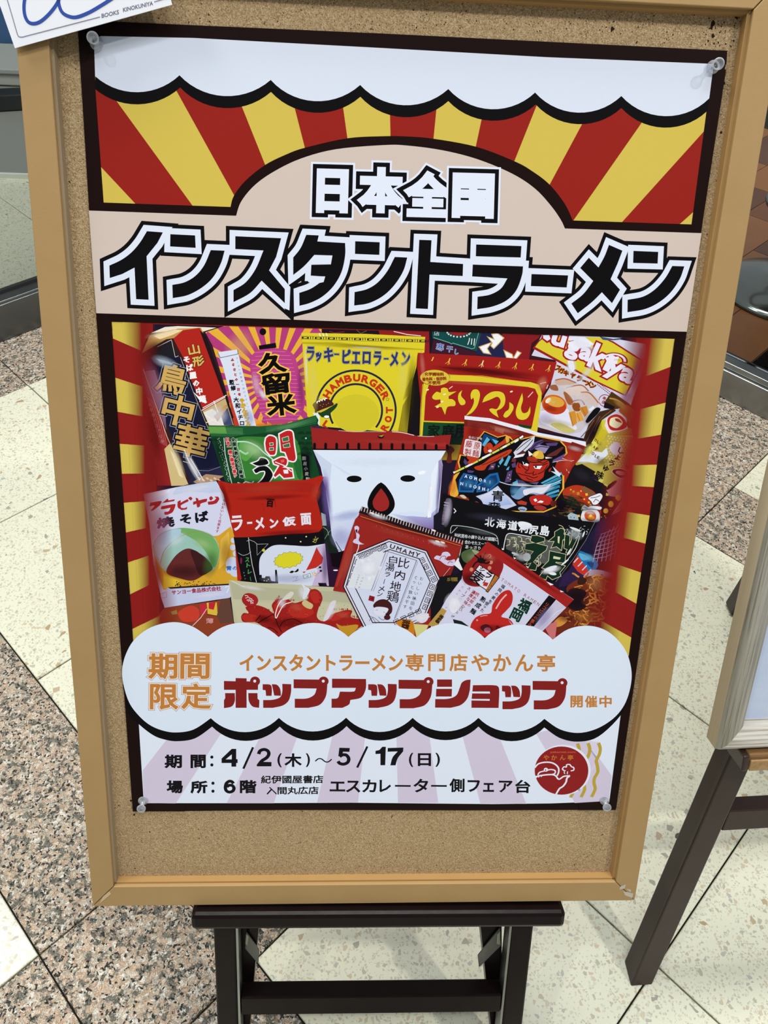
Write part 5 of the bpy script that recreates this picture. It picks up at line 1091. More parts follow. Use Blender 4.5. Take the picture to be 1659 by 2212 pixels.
T(I, K10, '青', 640, 905, 120, 105, (14, 14, 20), 3, 3); T(I, K10, '森', 605, 1000, 130, 62, (14, 14, 20), 3, 3)
poly(I, K10, S((195, 930), (230, 905), (300, 905), (345, 940), (330, 990), (240, 995), (200, 970)), (150, 60, 40)); poly(I, K10, S((250, 900), (290, 895), (320, 925), (290, 930)), (206, 190, 160)); poly(I, K10, S((380, 990), (420, 960), (470, 1000), (420, 1005)), (140, 56, 40))
poly(I, K10, [(835, 965), (880, 950), (940, 970), (930, 1000), (850, 990)], (176, 56, 40)); poly(I, K10, S((965, 920), (1010, 900), (1100, 890), (1170, 910), (1200, 960), (1150, 1000), (1090, 990), (1000, 1000), (970, 960)), (182, 40, 34)); poly(I, K10, [(1005, 940), (1030, 930), (1045, 955), (1020, 965)], (240, 236, 240)); poly(I, K10, [(1075, 950), (1110, 960), (1095, 975), (1040, 972)], (240, 236, 240))
poly(I, K10, S((1010, 1010), (1080, 1000), (1140, 1030), (1090, 1055), (1030, 1040)), (160, 50, 44)); poly(I, K10, S((850, 1025), (900, 1015), (940, 1040), (900, 1070), (860, 1050)), (150, 170, 200)); line(I, K10, [(860, 1040), (920, 1050)], 8, OB); poly(I, K10, S((1180, 960), (1240, 960), (1230, 1000), (1190, 1010)), (110, 36, 30))
for q in (((1300, 520), (1400, 555)), ((1200, 560), (1300, 540), (1420, 545)), ((1340, 630), (1350, 650)), ((1365, 655), (1370, 672))): line(I, K10, q, 6, (230, 210, 210))
rr = [(285, 470), (300, 360, 1), (320, 322, 1), (460, 350, 1), (474, 370, 1), (462, 490, 1), (440, 512, 1), (300, 485, 1)]
poly(I, K10, rr, (226, 214, 220)); T(I, K10, '藤', 345, 375, 66, 70, (160, 40, 44), 8, 1); T(I, K10, '原', 428, 395, 62, 70, (160, 40, 44), 8, 1); T(I, K10, '製', 335, 455, 66, 66, (160, 40, 44), 8, 1); T(I, K10, '麺', 415, 470, 66, 66, (160, 40, 44), 8, 1); T(I, K10, '食卓に夢を', 410, 312, 140, 26, (200, 190, 200), 8, 1)
I.done()

# black kombu packet
I = ink('noodle_packet_picture', 'printed glossy black packet with white and green characters')
poly(I, K11, [(120, 20), (230, 60), (700, 170), (900, 220), (1290, 270), (1620, 305), (1500, 480), (1340, 760), (1200, 880), (300, 800), (120, 560), (20, 380), (80, 260)], (15, 14, 18))
poly(I, K11, [(30, 240), (110, 180), (130, 380), (30, 370)], (24, 22, 34))
poly(I, K11, S((150, 80), (200, 90), (170, 240), (120, 330), (110, 260)), (96, 84, 104))
for k in range(9): line(I, K11, [(130 - k * 3, 110 + k * 26), (180 - k * 6, 118 + k * 26)], 7, random.choice([(190, 186, 206), (120, 104, 120), (60, 50, 60)]))
line(I, K11, [(225, 170), (245, 195), (225, 215)], 10, (220, 220, 230)); line(I, K11, [(1590, 300), (1500, 480), (1380, 660), (1210, 880)], 6, (110, 110, 120))
Tv(I, K11, '北海道', (573, 300), (795, 335), 88, (226, 230, 238), 6, 3); Tv(I, K11, '利尻', (900, 360), (1000, 380), 84, (226, 230, 238), 6, 3); T(I, K11, '島', 1105, 385, 86, 96, (226, 230, 238), 6, 3)
poly(I, K11, S((850, 300), (920, 300), (980, 330), (930, 370), (860, 350)), (226, 230, 238))
line(I, K11, [(190, 410), (200, 350), (235, 335), (400, 355), (560, 400), (640, 440), (655, 520)], 7, (190, 196, 200), curve=4); line(I, K11, [(200, 410), (260, 350)], 5, (200, 206, 210)); poly(I, K11, [(260, 350), (430, 365), (600, 430), (380, 400)], (30, 36, 34))
T(I, K11, '利尻昆布の練り込んだ細麺に', 440, 450, 420, 36, (196, 200, 204), 6, 1); T(I, K11, '合わせたスープ', 440, 505, 220, 36, (196, 200, 204), 6, 1); T(I, K11, 'あっさり', 410, 548, 150, 34, (196, 200, 204), 6, 1)
poly(I, K11, S((300, 600), (400, 560), (480, 600), (400, 700), (320, 680)), (74, 92, 56)); poly(I, K11, S((400, 570), (470, 590), (440, 620)), (150, 160, 130))
poly(I, K11, [(740, 420), (1080, 460), (1290, 520), (1200, 720), (1000, 690), (730, 560)], (84, 86, 84)); line(I, K11, [(705, 570), (720, 480), (750, 415), (860, 425), (1100, 470)], 10, (206, 212, 218), curve=4)
random.seed(31)
for k in range(70):
    x, y = random.uniform(730, 1060), random.uniform(440, 680)
    if y > 500 + (x - 730) * .7 + 40 or (x > 950 and y < 470): continue
    a = random.uniform(-.6, 1.6); line(I, K11, [(x, y), (x + 34 * math.cos(a), y + 30 * math.sin(a)), (x + 60 * math.cos(a + .7), y + 56 * math.sin(a + .7))], 8, random.choice([(196, 192, 160), (168, 162, 126), (214, 210, 184), (110, 106, 80)]), curve=4)
GR = (16, 44, 30); CRM = (206, 206, 160)
kan = [[(985, 440), (1030, 440), (1095, 460), (1095, 480), (1020, 500), (975, 480)], [(925, 520), (1000, 510), (1120, 540), (1110, 570), (1040, 620), (990, 680), (940, 700), (960, 640), (1010, 580), (920, 560)], [(985, 690), (1020, 720), (1010, 760), (950, 750)],
       [(1210, 400), (1260, 370), (1290, 380), (1280, 420), (1310, 450), (1270, 470), (1260, 560), (1220, 530), (1180, 540), (1210, 480), (1160, 480), (1210, 440)], [(1310, 430), (1340, 440), (1330, 560), (1300, 550)], [(1380, 390), (1430, 400), (1400, 480), (1340, 600), (1320, 590), (1370, 480)],
       [(1160, 590), (1300, 620), (1290, 690), (1210, 680), (1150, 760), (1090, 740), (1150, 680)], [(1200, 700), (1290, 730), (1240, 790), (1250, 820), (1180, 850), (1130, 810), (1190, 780), (1140, 760)], [(1090, 790), (1130, 800), (1110, 850), (1060, 830)]]
outline(I, K11, kan, 14, CRM); outline(I, K11, kan, 8, (30, 40, 34))
for L in kan: poly(I, K11, L, GR)
for L in ([(1230, 440), (1250, 440), (1245, 510), (1230, 500)], [(1190, 630), (1260, 645), (1250, 665), (1185, 655)]): poly(I, K11, L, CRM)
for x, y, w, h, a in ((1160, 750, 70, 26, -20), (1400, 370, 60, 16, 20), (1300, 690, 50, 12, -40), (930, 640, 40, 60, 20), (820, 610, 40, 18, 20), (1180, 800, 40, 22, 10), (1480, 420, 8, 44, 20), (1340, 590, 8, 60, 30)): ell(I, K11, x, y, w, h * .7, (226, 230, 236), a, 9)
for k in range(26): x = random.uniform(1300, 1540); y = random.uniform(330, 430); line(I, K11, [(x, y), (x + random.uniform(-30, 30), y + random.uniform(-10, 30))], 5, (200, 206, 214))
line(I, K11, [(1240, 330), (1280, 350), (1300, 420), (1290, 480)], 6, CRM, curve=4); line(I, K11, [(1400, 460), (1440, 440), (1400, 560), (1300, 700)], 7, (220, 224, 228), curve=4)
I.done()

# arabian packet (the figure is left out)
I = ink('noodle_packet_picture', 'printed white and yellow packet with red slanted title')
poly(I, K6, [(230, 310), (560, 240), (800, 200), (955, 180), (1030, 310), (1060, 440), (1120, 640), (1180, 900), (1220, 1180), (1090, 1340), (760, 1390), (440, 1440), (400, 1300), (330, 1000), (290, 600)], (206, 208, 232))
poly(I, K6, [(560, 242), (800, 202), (950, 184), (1000, 290), (900, 300), (700, 280), (520, 320)], (190, 200, 226)); poly(I, K6, [(240, 320), (500, 262), (480, 300), (280, 380)], (220, 214, 236))
poly(I, K6, [(320, 820), (980, 720), (1098, 632), (1150, 740), (1200, 1000), (1200, 1200), (1080, 1210), (430, 1260), (370, 1100)], (208, 158, 44)); poly(I, K6, [(1000, 760), (1080, 680), (1090, 800), (1040, 1000), (980, 1060)], (224, 182, 72)); poly(I, K6, [(430, 1100), (600, 1180), (560, 1240), (430, 1250)], (220, 186, 50))
for x, y, r in ((1125, 770, 26), (1120, 840, 30), (1150, 900, 30), (1115, 1000, 66), (1150, 1070, 64), (1090, 1060, 40)): ell(I, K6, x, y, r, r, (196, 204, 232))
AR = (166, 36, 40)
ara = [[(300, 395), (408, 378), (395, 420), (330, 470), (300, 475), (340, 425), (290, 432)], [(415, 400), (470, 355), (480, 372), (540, 362), (535, 380), (420, 398)], [(410, 430), (545, 408), (545, 440), (520, 490), (470, 515), (440, 512), (440, 485), (480, 480), (500, 445), (408, 460)],
       [(570, 385), (600, 370), (600, 395), (670, 360), (680, 380), (605, 420), (605, 445), (640, 448), (665, 435), (660, 460), (610, 468), (572, 440)], [(675, 350), (700, 335), (720, 355), (700, 372)], [(725, 385), (860, 355), (860, 385), (800, 405), (795, 430), (770, 440), (765, 400), (728, 415)], [(750, 345), (775, 355), (790, 435), (765, 440)],
       [(885, 345), (905, 330), (925, 350), (905, 372), (888, 365)], [(870, 385), (930, 375), (955, 350), (940, 335), (975, 335), (985, 360), (960, 400), (920, 412), (875, 415)]]
for L in ara: poly(I, K6, [p + (1,) if i % 2 else p for i, p in enumerate(L)], AR)
for ch, x, y, w, h in (('焼', 450, 590, 180, 110), ('そ', 650, 560, 115, 105), ('ば', 810, 535, 140, 110)): T(I, K6, ch, x, y, w - 16, h - 14, (22, 20, 30), -8, 7)
Tv(I, K6, 'まなはおいしく出来ます', (1045, 340), (965, 680), 30, (160, 40, 60), 8, 1)
# plain stand-in shapes instead of the figure
TG = (150, 190, 180)
poly(I, K6, S((330, 800), (420, 690), (600, 645), (780, 665), (920, 720), (980, 830), (985, 930), (940, 1050), (800, 1110), (560, 1120), (430, 1060), (350, 940)), TG)
poly(I, K6, S((560, 660), (720, 655), (900, 720), (975, 830), (980, 930), (935, 1040), (860, 900), (760, 780)), (112, 166, 96)); poly(I, K6, S((340, 800), (430, 700), (600, 655), (560, 760), (430, 900), (390, 960)), (168, 196, 214))
poly(I, K6, S((460, 1090), (520, 960), (600, 880), (680, 850), (760, 880), (860, 950), (920, 1050), (820, 1120), (720, 1170), (600, 1150)), (96, 40, 40)); poly(I, K6, S((700, 870), (780, 890), (910, 1040), (800, 1120), (740, 1000)), (58, 26, 28))
line(I, K6, [(400, 1000), (440, 870), (580, 740), (780, 680), (940, 740)], 7, (150, 140, 80), curve=5)
for k in range(60): x = random.uniform(540, 950); y = 1200 + random.uniform(-18, 34) ; line(I, K6, [(x, y), (x + 12, y + random.uniform(-14, 14))], 8, random.choice([(34, 26, 20), (60, 48, 26), (96, 80, 40)]))
poly(I, K6, [(470, 1240), (1080, 1205), (1095, 1330), (900, 1365), (440, 1435), (400, 1320)], (190, 196, 226)); poly(I, K6, [(470, 1236), (1080, 1200), (1080, 1214), (500, 1252)], (40, 30, 30))
T(I, K6, 'サンヨー食品株式会社', 758, 1268, 490, 44, (156, 36, 60), -5, 2); T(I, K6, '青の', 1110, 1045, 110, 44, (40, 110, 180), -2, 2); T(I, K6, 'り', 1195, 1030, 26, 44, (100, 110, 160), -2, 2)
line(I, K6, [(1040, 1235), (1090, 1225), (1060, 1290)], 10, (226, 230, 244)); line(I, K6, [(400, 1300), (460, 1285), (465, 1335), (408, 1345)], 4, (200, 90, 100), True)
I.done()
I = ink('noodle_packet_picture', 'printed orange packet under the white one')
poly(I, K6, [(440, 1440), (960, 1370), (1080, 1340), (1130, 1600), (1000, 1750), (700, 1750), (300, 1600)], (138, 60, 34)); poly(I, K6, S((580, 1480), (700, 1420), (780, 1460), (770, 1560), (640, 1580), (590, 1540)), (196, 60, 44)); poly(I, K6, [(790, 1410), (860, 1395), (850, 1500), (800, 1510)], (190, 40, 60))
poly(I, K6, [(860, 1390), (960, 1385), (970, 1520), (870, 1500)], (214, 180, 60)); poly(I, K6, [(880, 1390), (950, 1385), (930, 1460), (880, 1450)], (186, 40, 50)); line(I, K6, [(720, 1620), (800, 1540), (860, 1450)], 8, (230, 190, 190)); line(I, K6, [(860, 1510), (970, 1520)], 6, (80, 40, 20))
T(I, K6, '薄', 890, 1570, 70, 50, (200, 140, 140), 0, 2); poly(I, K6, [(960, 1520), (1000, 1360), (1090, 1345), (1130, 1580), (1000, 1600)], (96, 62, 52)); poly(I, K6, [(500, 1480), (560, 1460), (570, 1500), (520, 1510)], (150, 120, 60))
I.done()

# red and black masked packet
I = ink('noodle_packet_picture', 'printed red and black packet with white title and night scene')
poly(I, K7, [(0, 75), (120, 110), (400, 105), (700, 80), (870, 75), (960, 55), (1030, 30), (1055, 55), (1000, 170), (980, 240), (1040, 480), (1045, 560), (1070, 710), (1110, 1100), (900, 1170), (200, 1100), (170, 650), (60, 220), (20, 150)], (170, 34, 22))
poly(I, K7, [(120, 130), (400, 130), (700, 110), (900, 100), (980, 130), (960, 200), (700, 190), (300, 200), (100, 200)], (160, 32, 22))
poly(I, K7, S((160, 645), (180, 648), (400, 640), (700, 612), (900, 606), (1010, 590), (1045, 562)) + [(1072, 712), (1110, 1110), (200, 1110), (240, 1060)], (14, 13, 17))
poly(I, K7, S((415, 900), (440, 820), (520, 745), (600, 722), (750, 728), (900, 735)) + [(1070, 710), (1108, 1130), (600, 1130), (500, 1100), (420, 1060)], (206, 212, 230))
poly(I, K7, [(980, 745), (1070, 712), (1108, 1130), (940, 1130), (1000, 960)], (192, 174, 206)); poly(I, K7, [(985, 745), (1015, 800), (1052, 850), (1040, 905), (980, 950), (880, 975), (930, 880)], (186, 44, 36))
poly(I, K7, [(418, 1020), (440, 1020), (442, 1050), (470, 1052), (480, 1035), (520, 1035), (535, 1080), (575, 1085), (572, 970), (590, 970), (605, 1105), (400, 1105)], (14, 13, 17)); 
for x, y in ((465, 1078), (490, 1080), (505, 1065)): ell(I, K7, x, y, 7, 5, (220, 200, 120), 0, 6)
cl = S(*[(706 + 135 * math.cos(math.radians(a)) * (1 + (.09 if (a // 12) % 2 else -.03)), 872 + 72 * math.sin(math.radians(a)) * (1 + (.12 if (a // 12) % 2 else -.05)) - 16 * math.cos(math.radians(a))) for a in range(0, 360, 12)])
outline(I, K7, [cl], 3, (50, 50, 30)); poly(I, K7, cl, (212, 204, 40))
poly(I, K7, S((716, 998), (740, 978), (770, 985), (800, 958), (806, 980), (780, 995), (760, 990), (745, 1002)), (12, 12, 16))
line(I, K7, [(745, 1045), (800, 1035), (780, 1060)], 4, (20, 20, 30)); line(I, K7, [(750, 1085), (820, 1065), (775, 1080)], 4, (20, 20, 30)); line(I, K7, [(850, 1025), (920, 1005), (932, 1040), (860, 1058)], 4, (50, 50, 60), True); ell(I, K7, 895, 1032, 14, 10, (140, 190, 140), -20, 8)
for a, b in (((930, 990), (995, 1015)), ((935, 1005), (985, 1030)), ((960, 980), (985, 1020)), ((940, 1030), (1000, 1030))): line(I, K7, [a, b], 5, (216, 150, 50))
poly(I, K7, [(845, 990), (880, 985), (860, 1005)], (180, 50, 60)); ell(I, K7, 1020, 945, 13, 11, (12, 12, 18), 0, 8); ell(I, K7, 1028, 980, 13, 11, (12, 12, 18), 0, 8); line(I, K7, [(985, 960), (1015, 950)], 4, (30, 30, 40)); line(I, K7, [(1000, 1010), (1025, 985)], 4, (30, 30, 40)); poly(I, K7, [(1000, 1100), (1080, 1100), (1090, 1130), (1010, 1130)], (14, 13, 17))
LN = (196, 200, 204)
line(I, K7, [(308, 648), (318, 750), (345, 920), (388, 1095)], 7, LN); line(I, K7, [(290, 685), (320, 672), (365, 690), (395, 715), (505, 712), (395, 825), (390, 715)], 4, LN); line(I, K7, [(205, 800), (250, 825), (300, 815), (332, 790)], 4, LN, curve=4); ell(I, K7, 458, 775, 15, 15, (206, 200, 50), 0, 10)
for x, y in ((678, 652), (883, 640), (827, 690)): ell(I, K7, x, y, 8, 7, (226, 220, 170), 0, 8)
for q in (((945, 690), (975, 700), (1000, 650)), ((950, 665), (985, 670), (975, 635), (960, 690)), ((945, 690), (990, 665), (1005, 655))): line(I, K7, q, 4, (196, 190, 90))
for ch, y in (('ス', 870), ('ト', 925), ('レ', 990)): T(I, K7, ch, 297 + (y - 870) * .2, y, 36, 42, (70, 150, 80), 4, 2)
line(I, K7, [(325, 1040), (332, 1080)], 6, (70, 150, 80)); Tv(I, K7, 'プラン', (262, 1000), (275, 1058), 14, (200, 200, 200), 0, 0); ell(I, K7, 235, 880, 10, 34, (120, 30, 70), 0, 8)
for i, (ch, x, y, w, h) in enumerate((('ラ', 195, 505, 112, 150), ('ー', 320, 503, 50, 20), ('メ', 418, 510, 95, 120), ('ン', 563, 508, 88, 92), ('仮', 712, 488, 130, 92), ('面', 880, 465, 105, 118))): T(I, K7, ch, x, y, w - 10, h - 10, (222, 218, 230), -4, 6)
line(I, K7, [(470, 258), (568, 262), (578, 345)], 4, (60, 14, 10)); T(I, K7, '百', 522, 305, 66, 74, (26, 10, 10), 6, 5); Tv(I, K7, 'ひゃくや', (448, 320), (460, 375), 14, (60, 14, 10), 0, 0)
I.done()

# cream packet with the red sausages
I = ink('noodle_packet_picture', 'printed cream packet with red crab shapes and round seal')
poly(I, K7, [(112, 1070), (400, 1100), (850, 1120), (900, 1130), (1502, 1158), (1485, 1540), (1000, 1660), (200, 1600), (165, 1490)], (186, 184, 152))
poly(I, K7, [(120, 1080), (230, 1130), (850, 1170), (1400, 1200), (1490, 1165), (1470, 1300), (900, 1280), (400, 1270), (160, 1260)], (176, 174, 146)); poly(I, K7, [(140, 1260), (400, 1290), (900, 1300), (1470, 1320), (1478, 1500), (200, 1500)], (192, 188, 158))
CB = (154, 30, 26); random.seed(77)
for L in (S((235, 1440), (260, 1400), (310, 1400), (280, 1340), (380, 1320), (480, 1350), (560, 1400), (540, 1320), (600, 1260), (700, 1260), (760, 1300), (840, 1280), (900, 1250), (880, 1200), (960, 1160), (1020, 1190), (1045, 1260), (1010, 1340), (990, 1440), (1060, 1480), (1180, 1400), (1280, 1370), (1340, 1380), (1330, 1440), (1450, 1470), (1460, 1510), (1300, 1600), (1000, 1640), (600, 1640), (400, 1500), (260, 1490)),): poly(I, K7, L, CB)
for L in (S((240, 1440), (300, 1410), (400, 1430), (420, 1480), (300, 1490)), S((560, 1330), (620, 1280), (700, 1280), (640, 1340), (600, 1400)), S((700, 1360), (800, 1310), (900, 1320), (960, 1400), (850, 1450), (740, 1430)), S((1100, 1440), (1200, 1390), (1320, 1390), (1240, 1450), (1150, 1480)), S((920, 1200), (1000, 1190), (1020, 1280), (960, 1300))): poly(I, K7, L, (176, 42, 32))
poly(I, K7, S((840, 1300), (870, 1270), (910, 1290), (950, 1320), (930, 1360), (870, 1340)), (196, 180, 130))
for k in range(110):
    t = random.random(); x, y = random.choice([(280 + 280 * t, 1330 + 60 * t), (560 + 60 * t, 1300 - 60 * t), (620 + 140 * t, 1262 + 20 * t), (900 + 130 * t, 1165 + 60 * t), (1020, 1200 + 140 * t), (1150 + 190 * t, 1372), (1340 + 100 * t, 1440 + 20 * t)]); a = random.uniform(-2.4, -.7)
    line(I, K7, [(x, y), (x + 16 * math.cos(a), y + 20 * math.sin(a))], 5, random.choice([(150, 24, 24), (190, 70, 56), (120, 20, 20)]))
for k in range(70): x = random.uniform(600, 1300); y = random.uniform(1300, 1560); ell(I, K7, x, y, 4, 3, random.choice([(206, 110, 90), (110, 20, 20)]), 0, 5)
for q in (((400, 1500), (500, 1440), (560, 1420), (600, 1520), (640, 1590)), ((620, 1540), (660, 1480), (760, 1460), (840, 1500)), ((430, 1420), (380, 1480)), ((500, 1540), (560, 1560), (600, 1600))): line(I, K7, q, 12, (70, 16, 16), curve=3)
line(I, K7, [(740, 1290), (660, 1320), (610, 1400), (585, 1450), (575, 1420), (600, 1330), (640, 1270)], 10, (236, 230, 232), curve=4)
poly(I, K7, S((840, 1110), (880, 1140), (920, 1170), (870, 1260), (845, 1250), (860, 1180)), (214, 216, 226)); poly(I, K7, S((1130, 1290), (1180, 1280), (1150, 1360), (1100, 1460), (1050, 1480), (1080, 1400)), (214, 206, 216)); line(I, K7, [(140, 1080), (240, 1130), (270, 1140)], 6, (226, 226, 220)); line(I, K7, [(1400, 1210), (1490, 1165), (1440, 1240)], 6, (216, 216, 206)); line(I, K7, [(1498, 1160), (1484, 1530)], 5, (216, 214, 196))
poly(I, K7, S((640, 1270), (720, 1255), (760, 1200), (720, 1190)), (206, 206, 196))
poly(I, K7, S((1180, 1510), (1240, 1530), (1400, 1520), (1320, 1640), (1280, 1650)), (190, 140, 40))
outline(I, K7, [S((245, 1260), (270, 1215), (320, 1205), (380, 1230), (402, 1280), (370, 1325), (310, 1332), (262, 1305))], 3, (100, 20, 20)); poly(I, K7, S((245, 1260), (270, 1215), (320, 1205), (380, 1230), (402, 1280), (370, 1325), (310, 1332), (262, 1305)), (160, 32, 32))
Tv(I, K7, 'つぶら', (290, 1240), (345, 1290), 46, (232, 222, 226), 20, 1)
I.done()

# octagon packet
I = ink('noodle_packet_picture', 'printed red packet with white octagon label and serrated edge')
poly(I, K9, [(375, 65), (355, 140), (310, 190), (200, 500), (90, 900), (420, 950), (430, 1300), (1010, 1400), (1060, 1200), (1200, 900), (1300, 640), (1370, 460), (1390, 420), (1360, 380), (800, 240)], (148, 36, 32))
poly(I, K9, [(200, 560), (310, 230), (280, 500), (130, 860), (110, 860)], (166, 52, 44)); poly(I, K9, [(350, 130), (700, 250), (1120, 370), (1370, 440), (1370, 470), (1100, 400), (680, 290), (340, 170)], (120, 30, 26)); line(I, K9, [(360, 160), (700, 268), (980, 340), (1360, 455)], 6, (206, 130, 60))
poly(I, K9, [(378, 63), (540, 120), (800, 210), (1100, 300), (1400, 385), (1385, 425), (1100, 365), (780, 275), (540, 190), (345, 125)], (34, 18, 24))
for k in range(37):
    t = k / 36; x = 375 + t * 1000; y = 95 + 320 * t - 20 * math.sin(t * math.pi) * 0; y += -6 + 12 * t
    line(I, K9, [(x + 5, y - 20), (x - 5, y + 18)], 8, (216, 206, 200))
for k in range(14): x = 520 + k * 52; line(I, K9, [(x, 250 + k * 17), (x + 4, 262 + k * 17)], 4, (190, 110, 96))
for x, y in ((480, 130), (530, 150), (1130, 410), (1180, 420), (1090, 300)): ell(I, K9, x, y, 26, 9, (236, 216, 210), 20, 8)
def octo(s):
    base_ = [(645, 380), (1025, 500), (1168, 800), (1010, 1180), (700, 1330), (420, 1330), (185, 860), (285, 530)]
    c = (690, 850); return [(c[0] + (x - c[0]) * s, c[1] + (y - c[1]) * s) for x, y in base_]
for s_, c in ((1.0, (40, 18, 26)), (.975, (212, 212, 230)), (.945, (40, 18, 26)), (.925, (206, 210, 230)), (.775, (40, 18, 26)), (.755, (204, 210, 232))): poly(I, K9, octo(s_), c)
o1 = octo(.85)
def keyf(x, y, ang, sz=24):
    c, s_ = math.cos(math.radians(ang)), math.sin(math.radians(ang)); q = [(-1, 1), (-1, -1), (1, -1), (1, .7), (-.4, .7), (-.4, -.4), (.4, -.4), (.4, .15)]
    line(I, K9, [(x + (a * c - b * s_) * sz, y + (a * s_ + b * c) * sz) for a, b in q], 7, (44, 22, 34))
for (p, q, n, ang) in (((375, 565), (600, 465), 5, -24), ((262, 830), (335, 620), 4, -70), ((975, 600), (1085, 790), 4, 62), ((1070, 860), (1000, 1060), 4, 110), ((720, 1210), (940, 1110), 4, -24)):
    for k in range(n):
        t = k / (n - 1); x, y = p[0] + (q[0] - p[0]) * t, p[1] + (q[1] - p[1]) * t; keyf(x, y, ang)
for ch, x, y in (('U', 680, 462), ('M', 745, 485), ('A', 805, 506), ('M', 870, 528), ('Y', 930, 542)): T(I, K9, ch, x, y, 46, 40, (44, 22, 34), 20, 2)
line(I, K9, [(620, 500), (470, 900)], 5, (44, 22, 34)); line(I, K9, [(640, 510), (490, 905)], 3, (44, 22, 34)); line(I, K9, [(920, 600), (700, 1180)], 6, (44, 22, 34)); line(I, K9, [(935, 605), (715, 1170)], 3, (44, 22, 34)); line(I, K9, [(605, 500), (925, 600)], 5, (44, 22, 34))
poly(I, K9, [(520, 505), (600, 520), (470, 890), (230, 870), (330, 590), (420, 570)], (214, 218, 228))
for k in range(16): x = random.uniform(360, 540); y = random.uniform(580, 760); poly(I, K9, [(x, y), (x + 50, y + 10), (x + 20, y + 50)], random.choice([(226, 228, 236), (206, 212, 224), (232, 234, 240)]))
for ch, x, y, s_ in (('白', 688, 590, 80), ('湯', 655, 665, 92), ('ラ', 632, 738, 54), ('メ', 572, 880, 62), ('ン', 556, 934, 52)): T(I, K9, ch, x, y, s_, s_ * .86, (36, 20, 34), 6, 1)
line(I, K9, [(606, 784), (592, 832)], 7, (36, 20, 34))
for ch, x, y, s_ in (('比', 795, 625, 110), ('内', 755, 745, 100), ('地', 712, 855, 108), ('鶏', 685, 958, 120)): T(I, K9, ch, x, y, s_, s_ * .9, (36, 20, 34), 10, 1)
Tv(I, K9, 'おいしい秋田を', (970, 780), (862, 1075), 38, (40, 26, 50), 8, 0); Tv(I, K9, 'ぐっと飲み干す', (915, 770), (805, 1060), 38, (40, 26, 50), 8, 0)
Tv(I, K9, 'だがぎゅっと', (350, 745), (310, 865), 18, (60, 50, 80), 8, 0); Tv(I, K9, 'ちから出', (385, 775), (350, 865), 18, (60, 50, 80), 8, 0)
outline(I, K9, [S((500, 1040), (540, 1000), (620, 1000), (665, 1040), (670, 1090), (640, 1150), (600, 1130), (520, 1130))], 3, (30, 14, 20)); poly(I, K9, S((490, 1060), (530, 1000), (600, 985), (660, 1020), (680, 1080), (660, 1130), (600, 1120)), (66, 26, 28)); poly(I, K9, S((500, 1070), (560, 1060), (640, 1080), (600, 1140), (540, 1150), (500, 1120)), (214, 216, 232)); ell(I, K9, 628, 1165, 32, 26, (66, 26, 28)); line(I, K9, [(515, 1095), (535, 1090)], 4, (60, 30, 40)); line(I, K9, [(590, 1110), (605, 1115)], 4, (60, 30, 40))
for q in (((440, 1150), (500, 1170), (560, 1220)), ((450, 1200), (480, 1170), (520, 1230)), ((540, 1160), (580, 1190), (610, 1180))): line(I, K9, q, 5, (60, 26, 60), curve=4)
poly(I, K9, [(452, 945), (505, 960), (495, 1010), (440, 995)], (140, 30, 36)); T(I, K9, '一膳', 472, 978, 38, 36, (60, 14, 20), 8, 0)
poly(I, K9, [(705, 1215), (770, 1185), (860, 1190), (900, 1230), (900, 1340), (800, 1300)], (196, 120, 30)); T(I, K9, '醤', 812, 1235, 80, 84, (60, 26, 14), 14, 3); line(I, K9, [(705, 1215), (770, 1185), (880, 1190)], 4, (60, 26, 14))
poly(I, K9, [(890, 1230), (1040, 1240), (1000, 1330), (920, 1370)], (206, 200, 130)); poly(I, K9, S((900, 1160), (960, 1130), (1040, 1130), (1020, 1200), (960, 1220)), (216, 210, 222))
for k in range(8): line(I, K9, [(960 + k * 10, 1200 - k * 4), (1010 + k * 6, 1130 + k * 4)], 5, (226, 222, 232))
PKc = (206, 196, 226)
for q in (S((1095, 580), (1120, 550), (1160, 555), (1180, 520), (1230, 515), (1260, 550), (1230, 560), (1210, 590), (1250, 600), (1300, 590), (1290, 650), (1230, 650), (1190, 630), (1150, 600)), S((302, 270), (330, 255), (350, 280), (335, 320), (355, 350), (345, 400), (380, 430), (400, 436), (350, 440), (290, 420), (300, 390), (320, 380), (318, 330))): poly(I, K9, q, PKc)
for q in (((1150, 590), (1170, 560), (1210, 560), (1200, 590)), ((1230, 630), (1250, 610), (1280, 620))): line(I, K9, q, 7, (148, 36, 32), curve=4)
line(I, K9, [(350, 420), (340, 480), (310, 560)], 9, (226, 222, 232)); poly(I, K9, S((312, 300), (330, 290), (330, 330)), (70, 20, 36)); poly(I, K9, [(1370, 450), (1340, 560), (1290, 640), (1360, 700), (1380, 690), (1340, 600)], (226, 226, 232)); line(I, K9, [(1255, 670), (1150, 800), (1100, 900), (1060, 960)], 5, (226, 200, 200)); poly(I, K9, [(1330, 560), (1345, 520), (1350, 600)], (60, 60, 60))
I.done()

